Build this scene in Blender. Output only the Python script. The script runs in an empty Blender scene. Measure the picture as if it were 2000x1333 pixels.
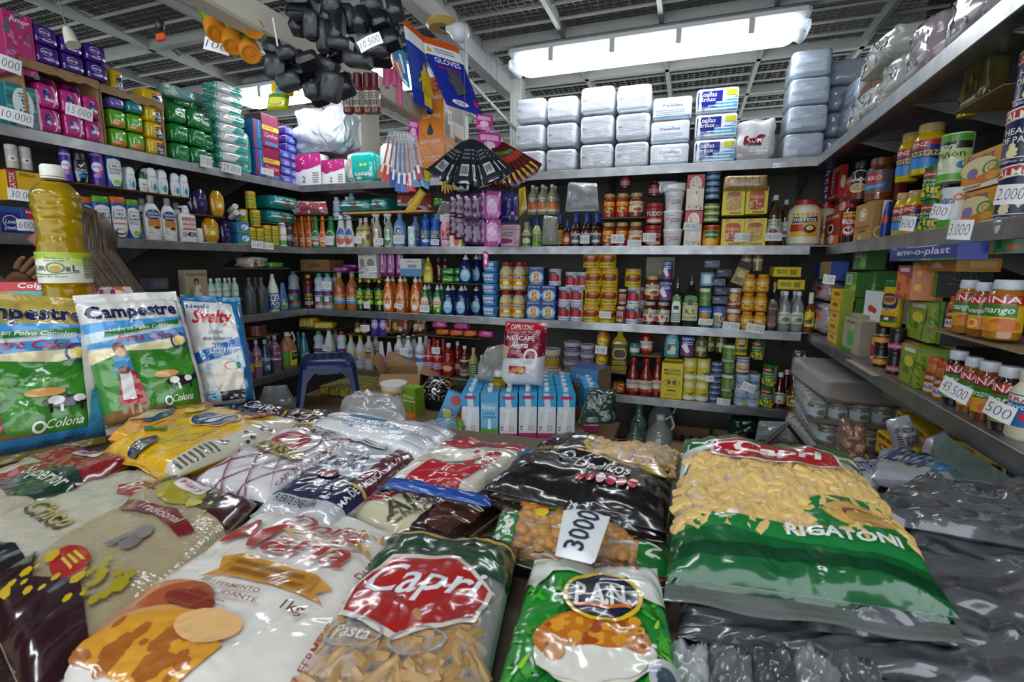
import bpy, math, random
from mathutils import Vector, Matrix, noise
from mathutils.geometry import tessellate_polygon
random.seed(7)
S = bpy.context.scene
col = S.collection
# ------------------------------------------------------------------ camera
EYE = 1.45
YAW, PITCH, ROLL, FPX = math.radians(19.704), math.radians(8.925), math.radians(-0.534), 952.15
def _axes():
    cy, sy, cp, sp = math.cos(YAW), math.sin(YAW), math.cos(PITCH), math.sin(PITCH)
    f = Vector((-sy*cp, cy*cp, -sp)); r = Vector((cy, sy, 0)); d = f.cross(r)
    cr, sr = math.cos(ROLL), math.sin(ROLL)
    return cr*r + sr*d, -sr*r + cr*d, f
CR, CD, CF = _axes()
cam = bpy.data.objects.new('camera', bpy.data.cameras.new('camera')); col.objects.link(cam)
cam.matrix_world = Matrix(((CR.x, -CD.x, -CF.x, 0), (CR.y, -CD.y, -CF.y, 0), (CR.z, -CD.z, -CF.z, EYE), (0, 0, 0, 1)))
cam.data.sensor_width = 36; cam.data.lens = 36*FPX/2000; cam.data.clip_start = .02
cam.data.dof.use_dof = True; cam.data.dof.focus_distance = 1.7; cam.data.dof.aperture_fstop = 11
S.camera = cam
S.view_settings.view_transform = 'Standard'; S.view_settings.look = 'None'
S.view_settings.gamma = 1; S.view_settings.use_curve_mapping = False
S.view_settings.exposure = 0.6
S.cycles.use_denoising = True
S.cycles.max_bounces = 8; S.cycles.transparent_max_bounces = 24; S.cycles.caustics_reflective = False; S.cycles.caustics_refractive = False
# ------------------------------------------------------------------ world (dim light of the market hall)
W = bpy.data.worlds.new('hall'); S.world = W; W.use_nodes = True
bg = W.node_tree.nodes['Background']; bg.inputs[0].default_value = (.85, .93, 1, 1); bg.inputs[1].default_value = 1.5
# tubes of the ceiling fixtures: (x, y) of the middle of each (two in view, three more over the counter and behind the camera); TUBE = emission of a tube cover
LAMPS = [(-.242, 2.42), (-1.95, 2.38), (-.45, .05), (-1.9, .0), (-.6, -1.3)]
TUBE = 9.0

# ------------------------------------------------------------------ pixel helpers (2000x1333 frame)
def ray(px, py): return CR*((px-1000)/FPX) + CD*((py-666.5)/FPX) + CF
E0 = Vector((0, 0, EYE))
def atZ(px, py, z): d = ray(px, py); return E0 + d*((z-EYE)/d.z)
def atY(px, py, y): d = ray(px, py); return E0 + d*(y/d.y)
def atX(px, py, x): d = ray(px, py); return E0 + d*(x/d.x)
def atD(px, py, t): return E0 + ray(px, py)*t
def proj(p):
    q = Vector(p)-E0; c = q.dot(CF); return 1000+FPX*q.dot(CR)/c, 666.5+FPX*q.dot(CD)/c, c
def colX(px, y, z):   # x of the point at (y,z) seen in pixel column px
    a = (px-1000)/FPX; n = CR - CF*a; return -(n.y*y + n.z*(z-EYE))/n.x
def colY(px, x, z):
    a = (px-1000)/FPX; n = CR - CF*a; return -(n.x*x + n.z*(z-EYE))/n.y

# ------------------------------------------------------------------ materials
def lin(h):
    h = h.lstrip('#')
    if len(h) == 3: h = ''.join(c*2 for c in h)
    r = [int(h[i:i+2], 16)/255 for i in (0, 2, 4)]
    return tuple((c/12.92 if c <= .04045 else ((c+.055)/1.055)**2.4) for c in r) + (1,)
_M = {}
FIN = {  # rough, spec, coat, bump kind
 'p': (.32, .5, 0, None), 'm': (.85, .3, 0, 'fine'), 'k': (.38, .5, .1, None), 'n': (.6, .4, 0, 'card'),
 'f': (.16, .6, .6, 'crumple'), 'F': (.2, .6, .8, 'film'), 't': (.3, .5, 0, None), 's': (.28, .5, 0, 'metal'),
 'l': (.06, .6, .6, None), 'w': (.5, .4, 0, None), 'r': (.22, .6, .7, 'rice'), 'B': (.2, .8, .8, 'sheet'), 'd': (.9, .2, 0, 'fine'),
 'O': (.04, .6, .3, None), 'h': (.45, .5, 0, 'hair'), 'q': (.2, .8, 0, 'sequin'), 'S': (.5, .5, 0, None)}
def mat(c, fin='p'):
    k = (c, fin)
    if k in _M: return _M[k]
    m = bpy.data.materials.new('%s_%s' % ({'p': 'plastic', 'm': 'matte', 'k': 'print', 'n': 'cardboard', 'f': 'foil', 'F': 'film', 't': 'tin', 's': 'steel', 'l': 'liquid', 'g': 'glass', 'c': 'clear_film', 'e': 'light', 'w': 'paint', 'r': 'grain', 'B': 'sheeting', 'd': 'dark', 'h': 'hair', 'q': 'sequin', 'S': 'skin', 'C': 'soft_film', 'O': 'oil', 'y': 'bottle'}[fin], c.strip('#'))); _M[k] = m
    m.use_nodes = True; nt = m.node_tree; N = nt.nodes; L = nt.links
    for n in list(N): N.remove(n)
    out = N.new('ShaderNodeOutputMaterial'); C = lin(c)
    if fin == 'e':
        e = N.new('ShaderNodeEmission'); e.inputs[0].default_value = C; e.inputs[1].default_value = TUBE; L.new(e.outputs[0], out.inputs[0]); return m
    tc = N.new('ShaderNodeTexCoord')
    if fin in ('g', 'c', 'C', 'y'):
        tr = N.new('ShaderNodeBsdfTransparent'); gl = N.new('ShaderNodeBsdfPrincipled'); mx = N.new('ShaderNodeMixShader')
        gl.inputs['Base Color'].default_value = C if fin != 'c' else lin('#e9edf0'); gl.inputs['Roughness'].default_value = .08 if fin in 'gy' else .15; gl.inputs['Specular IOR Level'].default_value = .8
        if fin == 'y': gl.inputs['Base Color'].default_value = (.02, .02, .015, 1)
        if fin in 'cC':
            gl.inputs['Coat Weight'].default_value = .6
        tr.inputs[0].default_value = tuple(.35+.65*x for x in C[:3])+(1,) if fin == 'g' else (1, 1, 1, 1)
        fr = N.new('ShaderNodeLayerWeight'); fr.inputs[0].default_value = {'g': .35, 'c': .3, 'C': .4, 'y': .3}[fin]
        mr = N.new('ShaderNodeMapRange'); mr.inputs[3].default_value = {'g': .12, 'c': .10, 'C': .42, 'y': .04}[fin]; mr.inputs[4].default_value = {'g': .8, 'c': .75, 'C': .95, 'y': .5}[fin]
        L.new(fr.outputs['Facing'], mr.inputs[0]); L.new(mr.outputs[0], mx.inputs[0]); L.new(tr.outputs[0], mx.inputs[1]); L.new(gl.outputs[0], mx.inputs[2]); L.new(mx.outputs[0], out.inputs[0])
        if fin in 'cC':
            no = N.new('ShaderNodeTexNoise'); no.noise_type = 'RIDGED_MULTIFRACTAL'; no.inputs['Scale'].default_value = 14; no.inputs['Detail'].default_value = 3; no.inputs['Distortion'].default_value = .6
            bu = N.new('ShaderNodeBump'); bu.inputs['Strength'].default_value = .7; bu.inputs['Distance'].default_value = .006
            L.new(tc.outputs['Object'], no.inputs['Vector']); L.new(no.outputs[0], bu.inputs['Height']); L.new(bu.outputs[0], gl.inputs['Normal']); L.new(bu.outputs[0], fr.inputs['Normal'])
        return m
    b = N.new('ShaderNodeBsdfPrincipled'); L.new(b.outputs[0], out.inputs[0])
    ro, sp, co, bk = FIN[fin]
    b.inputs['Roughness'].default_value = ro; b.inputs['Specular IOR Level'].default_value = sp; b.inputs['Coat Weight'].default_value = co; b.inputs['Coat Roughness'].default_value = .08
    if fin in 'ts': b.inputs['Metallic'].default_value = .9
    if fin == 'O': b.inputs['Transmission Weight'].default_value = .65; b.inputs['IOR'].default_value = 1.35
    if fin == 'S': b.inputs['Subsurface Weight'].default_value = .12; b.inputs['Subsurface Radius'].default_value = (.01, .004, .002)
    no = N.new('ShaderNodeTexNoise'); no.inputs['Scale'].default_value = {'n': 35, 's': 18, 'r': 60, 'd': 9, 'm': 12, 'h': 30}.get(fin, 6); no.inputs['Detail'].default_value = 4
    mix = N.new('ShaderNodeMix'); mix.data_type = 'RGBA'
    v = {'n': .25, 's': .5, 'r': .12, 'd': .4, 'm': .12, 'h': .6, 'w': .12, 'B': .2}.get(fin, .06)
    mix.inputs[6].default_value = tuple(x*(1-v) for x in C[:3])+(1,); mix.inputs[7].default_value = tuple(min(1, x*(1+v)+.002) for x in C[:3])+(1,)
    L.new(tc.outputs['Object'], no.inputs['Vector']); L.new(no.outputs[0], mix.inputs[0]); L.new(mix.outputs[2], b.inputs['Base Color'])
    def bump(tex, st, dist, prev=None):
        bu = N.new('ShaderNodeBump'); bu.inputs['Strength'].default_value = st; bu.inputs['Distance'].default_value = dist
        L.new(tex, bu.inputs['Height'])
        if prev: L.new(prev, bu.inputs['Normal'])
        L.new(bu.outputs[0], b.inputs['Normal'])
        if co: L.new(bu.outputs[0], b.inputs['Coat Normal'])
        return bu.outputs[0]
    def ntex(kind, scale, detail=3, dist=0, vec=None):
        n = N.new('ShaderNodeTexNoise'); n.noise_type = kind; n.inputs['Scale'].default_value = scale; n.inputs['Detail'].default_value = detail; n.inputs['Distortion'].default_value = dist
        L.new(vec or tc.outputs['Object'], n.inputs['Vector']); return n.outputs[0]
    def stretched(sx, sy, sz):
        mp = N.new('ShaderNodeMapping'); mp.inputs['Scale'].default_value = (sx, sy, sz); L.new(tc.outputs['Object'], mp.inputs[0]); return mp.outputs[0]
    if bk == 'crumple': bump(ntex('RIDGED_MULTIFRACTAL', 22, 2, .5), .55, .004)
    elif bk == 'film':
        a = bump(ntex('FBM', 14, 2, 1.2), .9, .008); bump(ntex('RIDGED_MULTIFRACTAL', 13, 1.5, .8), .8, .006, a)
    elif bk == 'rice':
        vo = N.new('ShaderNodeTexVoronoi'); vo.inputs['Scale'].default_value = 190; L.new(tc.outputs['Object'], vo.inputs['Vector'])
        a = bump(vo.outputs[0], .35, .0015); bump(ntex('RIDGED_MULTIFRACTAL', 12, 2, .8), .4, .004, a)
    elif bk == 'sheet':
        a = bump(ntex('FBM', 4, 2, 1.2, stretched(1, 2.2, 1)), 1, .06); bump(ntex('RIDGED_MULTIFRACTAL', 5, 2, .6, stretched(1, 2.5, 1)), .6, .012, a)
    elif bk == 'card': bump(ntex('FBM', 30, 3), .2, .002)
    elif bk == 'fine': bump(ntex('FBM', 60, 3), .15, .002)
    elif bk == 'metal':
        bump(ntex('FBM', 10, 4), .25, .003)
        mr = N.new('ShaderNodeMapRange'); mr.inputs[3].default_value = .15; mr.inputs[4].default_value = .6
        L.new(ntex('FBM', 12, 5), mr.inputs[0]); L.new(mr.outputs[0], b.inputs['Roughness'])
    elif bk == 'hair': bump(ntex('FBM', 1, 3, 0, stretched(160, 160, 6)), .8, .004)
    elif bk == 'sequin':
        vo = N.new('ShaderNodeTexVoronoi'); vo.inputs['Scale'].default_value = 120; L.new(tc.outputs['Object'], vo.inputs['Vector'])
        mx2 = N.new('ShaderNodeMix'); mx2.data_type = 'RGBA'; gt = N.new('ShaderNodeMath'); gt.operation = 'GREATER_THAN'; gt.inputs[1].default_value = .62
        sx = N.new('ShaderNodeSeparateColor'); L.new(vo.outputs['Color'], sx.inputs[0]); L.new(sx.outputs[0], gt.inputs[0]); L.new(gt.outputs[0], mx2.inputs[0])
        mx2.inputs[6].default_value = (.01, .01, .01, 1); mx2.inputs[7].default_value = C; L.new(mx2.outputs[2], b.inputs['Base Color']); b.inputs['Metallic'].default_value = .6
        bump(vo.outputs['Color'], 1, .01)
    return m

# ------------------------------------------------------------------ mesh collecting
class MB:
    def __init__(s): s.v = []; s.f = []; s.mi = []; s.mats = []
    def mt(s, m):
        if m not in s.mats: s.mats.append(m)
        return s.mats.index(m)
    def add(s, vs, fs, m, X=None):
        o = len(s.v); i = s.mt(m)
        for p in vs: s.v.append(tuple(X @ Vector(p)) if X else tuple(p))
        for f in fs: s.f.append(tuple(o+k for k in f)); s.mi.append(i)
    def box(s, x0, y0, z0, x1, y1, z1, m, X=None):
        s.add([(x0,y0,z0),(x1,y0,z0),(x1,y1,z0),(x0,y1,z0),(x0,y0,z1),(x1,y0,z1),(x1,y1,z1),(x0,y1,z1)],
              [(0,3,2,1),(4,5,6,7),(0,1,5,4),(1,2,6,5),(2,3,7,6),(3,0,4,7)], m, X)
    def bbox(s, x0, y0, z0, x1, y1, z1, m, c=.004, X=None):   # box with chamfered upright edges and rims
        c = min(c, (x1-x0)/3, (y1-y0)/3, (z1-z0)/3); vs = []
        def ring(z, k): return [(x0+k,y0+k+c,z),(x0+k+c,y0+k,z),(x1-k-c,y0+k,z),(x1-k,y0+k+c,z),(x1-k,y1-k-c,z),(x1-k-c,y1-k,z),(x0+k+c,y1-k,z),(x0+k,y1-k-c,z)]
        for z, k in ((z0, c), (z0+c, 0), (z1-c, 0), (z1, c)): vs += ring(z, k)
        fs = [tuple(range(7, -1, -1)), tuple(range(24, 32))]
        for r in range(3):
            for i in range(8): j = (i+1) % 8; fs.append((r*8+i, r*8+j, r*8+8+j, r*8+8+i))
        s.add(vs, fs, m, X)
    def lathe(s, prof, m, n=20, dr=1, sq=2, X=None, top=True, bot=True, cx=0, cy=0):
        vs = []
        for z, r in prof:
            for i in range(n):
                a = 2*math.pi*(i+.5)/n; c, d = math.cos(a), math.sin(a); e = 2/sq
                vs.append((cx+r*math.copysign(abs(c)**e, c), cy+r*dr*math.copysign(abs(d)**e, d), z))
        fs = []
        for k in range(len(prof)-1):
            for i in range(n): j = (i+1) % n; fs.append((k*n+i, k*n+j, k*n+n+j, k*n+n+i))
        if bot: fs.append(tuple(range(n-1, -1, -1)))
        if top: fs.append(tuple(range((len(prof)-1)*n, len(prof)*n)))
        s.add(vs, fs, m, X)
    def tube(s, pts, r, m, n=6, X=None, closed=False):
        pts = [Vector(p) for p in pts]; vs = []; fs = []; K = len(pts)
        rr = r if isinstance(r, (list, tuple)) else [r]*K
        up = Vector((0, 0, 1)); prev = None
        for k, p in enumerate(pts):
            t = (pts[min(k+1, K-1)]-pts[max(k-1, 0)]).normalized()
            if t.length < .5: t = Vector((0, 0, 1))
            if prev is None:
                a = t.cross(up) if abs(t.z) < .95 else t.cross(Vector((1, 0, 0)))
            else: a = prev - t*prev.dot(t)
            a.normalize(); prev = a; b = t.cross(a)
            for i in range(n): g = 2*math.pi*i/n; vs.append(tuple(p+(a*math.cos(g)+b*math.sin(g))*rr[k]))
        for k in range(K-1):
            for i in range(n): j = (i+1) % n; fs.append((k*n+i, k*n+j, k*n+n+j, k*n+n+i))
        fs.append(tuple(range(n-1, -1, -1))); fs.append(tuple(range((K-1)*n, K*n)))
        s.add(vs, fs, m, X)
    def sphere(s, c, rx, ry, rz, m, n=16, h=10, X=None):
        prof = []; vs = []; fs = []
        for k in range(h+1):
            t = math.pi*k/h
            for i in range(n): a = 2*math.pi*i/n; vs.append((c[0]+rx*math.sin(t)*math.cos(a), c[1]+ry*math.sin(t)*math.sin(a), c[2]-rz*math.cos(t)))
        for k in range(h):
            for i in range(n): j = (i+1) % n; fs.append((k*n+i, k*n+j, k*n+n+j, k*n+n+i))
        s.add(vs, fs, m, X)
    def grid(s, fn, nu, nv, m, flip=False, X=None):
        vs = [fn(i/nu, j/nv) for j in range(nv+1) for i in range(nu+1)]; w = nu+1
        fs = [((j*w+i, j*w+i+1, (j+1)*w+i+1, (j+1)*w+i) if not flip else (j*w+i, (j+1)*w+i, (j+1)*w+i+1, j*w+i+1)) for j in range(nv) for i in range(nu)]
        s.add(vs, fs, m, X)
    def build(s, name, parent=None, smooth=True, angle=.65):
        me = bpy.data.meshes.new(name); me.from_pydata(s.v, [], s.f)
        for m in s.mats: me.materials.append(m)
        me.polygons.foreach_set('material_index', s.mi)
        if smooth:
            me.polygons.foreach_set('use_smooth', [True]*len(s.f)); me.update()
            if angle: me.set_sharp_from_angle(angle=angle)
        me.update()
        o = bpy.data.objects.new(name, me); col.objects.link(o)
        if parent: o.parent = parent
        return o
def tag(o, label=None, cat=None, group=None, kind=None):
    if label: o['label'] = label
    if cat: o['category'] = cat
    if group: o['group'] = group
    if kind: o['kind'] = kind
    return o
LABELS = {}
def thing(name, label, cat, loc=(0, 0, 0), rz=0, group=None):
    o = bpy.data.objects.new(name, None); col.objects.link(o); o.empty_display_size = .02
    o.location = loc; o.rotation_euler = (0, 0, rz); LABELS[label] = LABELS.get(label, 0)+1
    return tag(o, label, cat, group)
def dup(root, loc, rz, label, group=None):
    r = root.copy(); col.objects.link(r); r.location = loc; r.rotation_euler = (0, 0, rz); r['label'] = label; LABELS[label] = LABELS.get(label, 0)+1
    if group: r['group'] = group
    elif 'group' in r: del r['group']
    for ch in list(root.children):
        c = ch.copy(); col.objects.link(c); c.parent = r
        for g in ch.children: d = g.copy(); col.objects.link(d); d.parent = c
    return r
def struct(mb, name, smooth=False): o = mb.build(name, smooth=smooth); o['kind'] = 'structure'; return o

# ------------------------------------------------------------------ lettering and printed art
_T = {}
def text(s):
    if s not in _T:
        cu = bpy.data.curves.new('t', 'FONT'); cu.body = s.lstrip('~*'); cu.size = 1; cu.resolution_u = 2; cu.offset = -.02 if s[0] == '~' else .035 if s[0] == '*' else .012; cu.shear = .12 if s[0] == '~' else 0
        ob = bpy.data.objects.new('t', cu); me = bpy.data.meshes.new_from_object(ob)
        vs = [(v.co.x, v.co.y) for v in me.vertices]; fs = [tuple(p.vertices) for p in me.polygons]
        x0 = min(v[0] for v in vs); x1 = max(v[0] for v in vs); y0 = min(v[1] for v in vs); y1 = max(v[1] for v in vs)
        vs = [((x-x0)/(x1-x0+1e-9), (y-y0)/(y1-y0+1e-9)) for x, y in vs]
        bpy.data.objects.remove(ob); bpy.data.curves.remove(cu); bpy.data.meshes.remove(me); _T[s] = (vs, fs)
    return _T[s]
def clip(poly, ax, a, side):
    out = []; n = len(poly)
    for i in range(n):
        p, q = poly[i], poly[(i+1) % n]; dp, dq = (p[ax]-a)*side, (q[ax]-a)*side
        if dp >= 0: out.append(p)
        if dp*dq < 0: t = dp/(dp-dq); out.append((p[0]+(q[0]-p[0])*t, p[1]+(q[1]-p[1])*t))
    return out
def cut(polys, ax, step):
    res = []
    for P in polys:
        lo = min(p[ax] for p in P); hi = max(p[ax] for p in P); k0 = math.floor(lo/step+1e-6); k1 = math.ceil(hi/step-1e-6)
        if k1-k0 <= 1: res.append(P); continue
        for k in range(k0, k1):
            Q = clip(clip(P, ax, k*step, 1), ax, (k+1)*step, -1)
            if len(Q) >= 3: res.append(Q)
    return res
def ell(cx, cy, rx, ry, n=20, a0=0): return [(cx+rx*math.cos(a0+2*math.pi*i/n), cy+ry*math.sin(a0+2*math.pi*i/n)) for i in range(n)]
def rrect(x0, y0, x1, y1, rx, ry):
    P = []
    for cx, cy, a in ((x1-rx, y1-ry, 0), (x0+rx, y1-ry, 90), (x0+rx, y0+ry, 180), (x1-rx, y0+ry, 270)):
        for k in range(4): t = math.radians(a+30*k); P.append((cx+rx*math.cos(t), cy+ry*math.sin(t)))
    return P
def art_polys(op, a, txt, rnd):
    if op == 'r': return [[(a[0], a[1]), (a[2], a[1]), (a[2], a[3]), (a[0], a[3])]]
    if op == 'b': return [rrect(a[0], a[1], a[2], a[3], abs(a[2]-a[0])*.2, abs(a[3]-a[1])*.2)]
    if op == 'e': return [ell(*a[:4])]
    if op == 'o':
        O = ell(a[0], a[1], a[2], a[3], 24); k = a[4] if len(a) > 4 else .8; I = ell(a[0], a[1], a[2]*k, a[3]*k, 24)
        return [[O[i], O[(i+1) % 24], I[(i+1) % 24], I[i]] for i in range(24)]
    if op == 'p':
        P = [(a[i], a[i+1]) for i in range(0, len(a), 2)]
        return [[P[i] for i in t] for t in tessellate_polygon([[Vector((x, y, 0)) for x, y in P]])]
    if op in 'tT':
        vs, fs = text(txt); sh = .3*(a[3]-a[1])*(100/max(ASP, 1e-3))/100 if op == 'T' else 0
        V = [(a[0]+x*(a[2]-a[0])+(y-.5)*sh, a[1]+y*(a[3]-a[1])) for x, y in vs]; return [[V[i] for i in f] for f in fs]
    if op == 'V':
        vs, fs = text(txt); V = [(a[2]-y*(a[2]-a[0]), a[1]+x*(a[3]-a[1])) for x, y in vs]; return [[V[i] for i in f] for f in fs]
    if op == 'A':   # cx cy w h angle (in label units, aspect corrected)
        vs, fs = text(txt); t = math.radians(a[4]); c, s = math.cos(t), math.sin(t); V = []
        st = abs(math.sin(t)) > .7     # steep lettering: length in % of height, letter height in % of width
        for x, y in vs:
            X, Y = ((x-.5)*a[2], (y-.5)*a[3]*ASP) if st else ((x-.5)*a[2]*ASP, (y-.5)*a[3]); V.append((a[0]+(X*c-Y*s)/ASP, a[1]+X*s+Y*c))
        return [[V[i] for i in f] for f in fs]
    if op == 'L':
        n = int(a[4]); h = (a[3]-a[1])/(2*n-1); return [[(a[0], a[1]+2*k*h), (a[2]-rnd.random()*.15*(a[2]-a[0]), a[1]+2*k*h), (a[2]-rnd.random()*.15*(a[2]-a[0]), a[1]+2*k*h+h), (a[0], a[1]+2*k*h+h)] for k in range(n)]
    if op == 'B':
        n = 13; w = (a[2]-a[0])/n; return [[(a[0]+k*w, a[1]), (a[0]+k*w+w*(.3+.5*((k*7) % 3)/2), a[1]), (a[0]+k*w+w*(.3+.5*((k*7) % 3)/2), a[3]), (a[0]+k*w, a[3])] for k in range(n)]
    if op == 'G':
        P = []
        for k in range(int(a[4])):
            x = a[0]+rnd.random()*(a[2]-a[0]); y = a[1]+rnd.random()*(a[3]-a[1]); q = a[5]*(.5+rnd.random()); P.append(ell(x, y, q*(.4+.6*rnd.random()), q*ASP*(.4+.6*rnd.random()), 6, rnd.random()*3))
        return P
    if op == 'Z':   # leaf blades: x0 y0 x1 y1 n length
        P = []
        for k in range(int(a[4])):
            x = a[0]+rnd.random()*(a[2]-a[0]); y = a[1]+rnd.random()*(a[3]-a[1]); t = math.radians(rnd.uniform(35, 145)); q = a[5]*(.5+rnd.random()); dx, dy = math.cos(t)*q, math.sin(t)*q*ASP; w = q*.13
            P.append([(x-w, y), (x+w, y), (x+dx*.6+w*.8, y+dy*.6), (x+dx, y+dy), (x+dx*.5-w, y+dy*.5)])
        return P
    raise ValueError(op)
ASP = 1.0
def decal(mb, art, surf, aspect=1., fin='k', eps=.00015, base=.0003, su=25, sv=1e9, seed=1):
    """art in 0..100 label units laid on surf(u, v, h)"""
    global ASP; ASP = aspect; rnd = random.Random(seed); h = base
    for it in art.split(';'):
        it = it.strip()
        if not it: continue
        op = it[0]; tok = it[1:].split(); c = tok[0]; nums = []; j = 1
        while j < len(tok) and len(nums) < {'t': 4, 'T': 4, 'V': 4, 'A': 5}.get(op, 999):
            nums.append(float(tok[j])); j += 1
        txt = ' '.join(tok[j:]); f2 = fin
        if ':' in c: c, f2 = c.split(':')
        P = art_polys(op, nums, txt, rnd)
        P = cut(P, 0, su)
        if sv < 1e8: P = cut(P, 1, sv)
        d = {}; vs = []; fs = []
        for poly in P:
            f = []
            for x, y in poly:
                k = (round(x, 3), round(y, 3))
                if k not in d: d[k] = len(vs); vs.append(surf(x/100, y/100, h))
                if not f or f[-1] != d[k]: f.append(d[k])
            if len(f) > 1 and f[0] == f[-1]: f.pop()
            if len(set(f)) >= 3: fs.append(tuple(f))
        mb.add(vs, fs, mat(c, f2)); h += eps
    return mb
# ------------------------------------------------------------------ the room
SZ = {1: EYE+.4705, 2: EYE+.0947, 3: EYE-.2917, 4: EYE-.6617, 5: EYE-1.04}
YB, XL, XR = 2.5, -2.287, .523       # shelf fronts
XRS = {1: .495, 2: .56, 3: .523, 4: .523, 5: .523}
YW, XWL, XWR, CEIL = 2.93, -2.72, .95, 2.5
def wallbox(name, x0, y0, z0, x1, y1, z1, c, fin='w'):
    b = MB(); b.box(x0, y0, z0, x1, y1, z1, mat(c, fin)); return struct(b, name)
wallbox('floor', -3.2, -2.2, -.05, 1.6, YW+.1, 0, '#6e6a64', 'm')
wallbox('wall_back', XWL-.1, YW, 0, XWR+.1, YW+.06, 2.12, '#5d5852')
wallbox('wall_left', XWL-.06, .0, 0, XWL, YW, 2.12, '#5a554e')
wallbox('wall_hall_back', -4.6, 4.5, 0, 2.6, 4.6, 3.1, '#2b2a29', 'd')
wallbox('wall_hall_left', -4.6, -2.6, 0, -4.5, 4.5, 3.1, '#2b2a29', 'd')
wallbox('wall_right', XWR, .5, 0, XWR+.1, YW, 3.1, '#4a443e')
wallbox('ceiling', -4.6, -2.6, 3.05, 2.6, 4.6, 3.1, '#3b3a38', 'd')
# painted steel lattice under the ceiling
def lattice():
    P = '#a9aaa5'; b = MB(); m = mat(P, 'w')
    xs = [-4.18, -3.66, -3.14, -2.62, -2.1, -1.58, -1.05, -.62, -.18, .27, .72, 1.2]
    for x in xs: w = .02 if abs(x+1.05) > .01 else .032; b.box(x-w/2, -2.4, CEIL, x+w/2, 4.4, CEIL+.05, m)
    ys = []; y = -2.3
    while y < 4.4: ys.append(y); y += .135
    for k, y in enumerate(ys):
        if k % 4 == 3: b.box(-4.4, y-.018, CEIL+.0, 1.5, y+.018, CEIL+.045, m)
        else: b.tube([(-4.4, y, CEIL+.03), (1.5, y, CEIL+.03)], .008, m, 5)
    struct(b, 'trim_1')
    b = MB(); m = mat('#8d8a83', 'w'); z = CEIL+.062
    x = -4.3
    while x < 1.5:        # crimped wires running in depth
        pts = []; y = -1.2; k = 0
        while y < 4.3: pts.append((x+(.004 if k % 2 else -.004), y)); y += .033; k += 1
        vs = []; fs = []
        for px, py in pts: vs += [(px-.0017, py, z), (px+.0017, py, z), (px, py, z+.003)]
        for i in range(len(pts)-1):
            a = i*3; fs += [(a, a+3, a+4, a+1), (a+1, a+4, a+5, a+2), (a+2, a+5, a+3, a)]
        b.add(vs, fs, m); x += .033
    y = -1.2
    while y < 4.3:
        vs = []; fs = []; n = 0; x = -4.3
        while x < 1.5: vs += [(x, y-.0017+(.004 if n % 2 else -.004), z+.002), (x, y+.0017+(.004 if n % 2 else -.004), z+.002), (x, y, z+.005)]; x += .033; n += 1
        for i in range(n-1):
            a = i*3; fs += [(a, a+1, a+4, a+3), (a+1, a+2, a+5, a+4), (a+2, a, a+3, a+5)]
        b.add(vs, fs, m); y += .033
    struct(b, 'trim_2')
lattice()
# frame line between the two halves of the stall: low beam, posts, ceiling beam
FX = -1.06
b = MB(); b.bbox(FX-.035, -1.5, 2.42, FX+.035, YW, 2.5, mat('#c2c2bd', 'w'), .006); struct(b, 'trim_3')
b = MB(); b.bbox(FX-.03, -1.5, EYE+.565, FX+.03, 2.19, EYE+.635, mat('#bdb9a8', 'w'), .006); struct(b, 'trim_4')
b = MB(); b.bbox(FX-.03, 2.18, 1.8, FX+.03, 2.24, 2.42, mat('#c5c6c2', 'w'), .006); struct(b, 'trim_5')
b = MB(); b.bbox(-1.03, 2.80, 1.9, -.96, 2.87, 2.5, mat('#c5c6c2', 'w'), .006); struct(b, 'trim_6')
b = MB(); b.bbox(-2.28, 2.72, 1.9, -2.0, YW, 2.5, mat('#b3aea2', 'w'), .006); struct(b, 'trim_7')     # concrete pillar in the back corner
b = MB(); b.tube([(-1.02, 2.2, 2.3), (-.9, 2.85, 2.12)], .008, mat('#c5c6c2', 'w')); b.tube([(-1.02, 2.2, 2.16), (-.9, 2.85, 2.0)], .006, mat('#c5c6c2', 'w')); struct(b, 'trim_9')

# shelves of folded steel sheet
def shelf(label, x0, y0, x1, y1, z, lip, rz=0):
    b = MB(); m = mat('#9b9c9e', 's'); t = .004
    b.box(x0, y0, z-t, x1, y1, z, m)
    o = b.build('shelf', None, False)
    n = MB()
    if lip == 'y': n.bbox(XL, y0-.004, z-.04, min(x1, XRS[1]), y0+.002, z+.001, m, .001)
    elif lip == '+x': n.bbox(x1-.002, y0, z-.04, x1+.004, y1, z+.001, m, .001)
    else: n.bbox(x0-.004, y0, z-.04, x0+.002, y1, z+.001, m, .001)
    e = n.build('lip', o, False); tag(o, label, 'shelf', 'steel wall shelves'); LABELS[label] = 1
    L = x1-x0 if lip == 'y' else y1-y0
    for i in range(4):   # brackets below
        q = (i+.5)/4*L; k = MB()
        if lip == 'y': k.add([(x0+q, YW, z-.005), (x0+q, y0+.08, z-.005), (x0+q, YW, z-.14), (x0+q+.004, YW, z-.005), (x0+q+.004, y0+.08, z-.005), (x0+q+.004, YW, z-.14)], [(0,1,2),(3,5,4),(0,3,4,1),(1,4,5,2),(0,2,5,3)], m)
        else:
            X = XWL if lip == '+x' else XWR; fx = x1-.08 if lip == '+x' else x0+.08
            k.add([(X, y0+q, z-.005), (fx, y0+q, z-.005), (X, y0+q, z-.14), (X, y0+q+.004, z-.005), (fx, y0+q+.004, z-.005), (X, y0+q+.004, z-.14)], [(0,1,2),(3,5,4),(0,3,4,1),(1,4,5,2),(0,2,5,3)], m)
        k.build('bracket', o, False)
    return o
NAMES = {1: 'top', 2: 'second', 3: 'third', 4: 'fourth', 5: 'fifth'}
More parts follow.
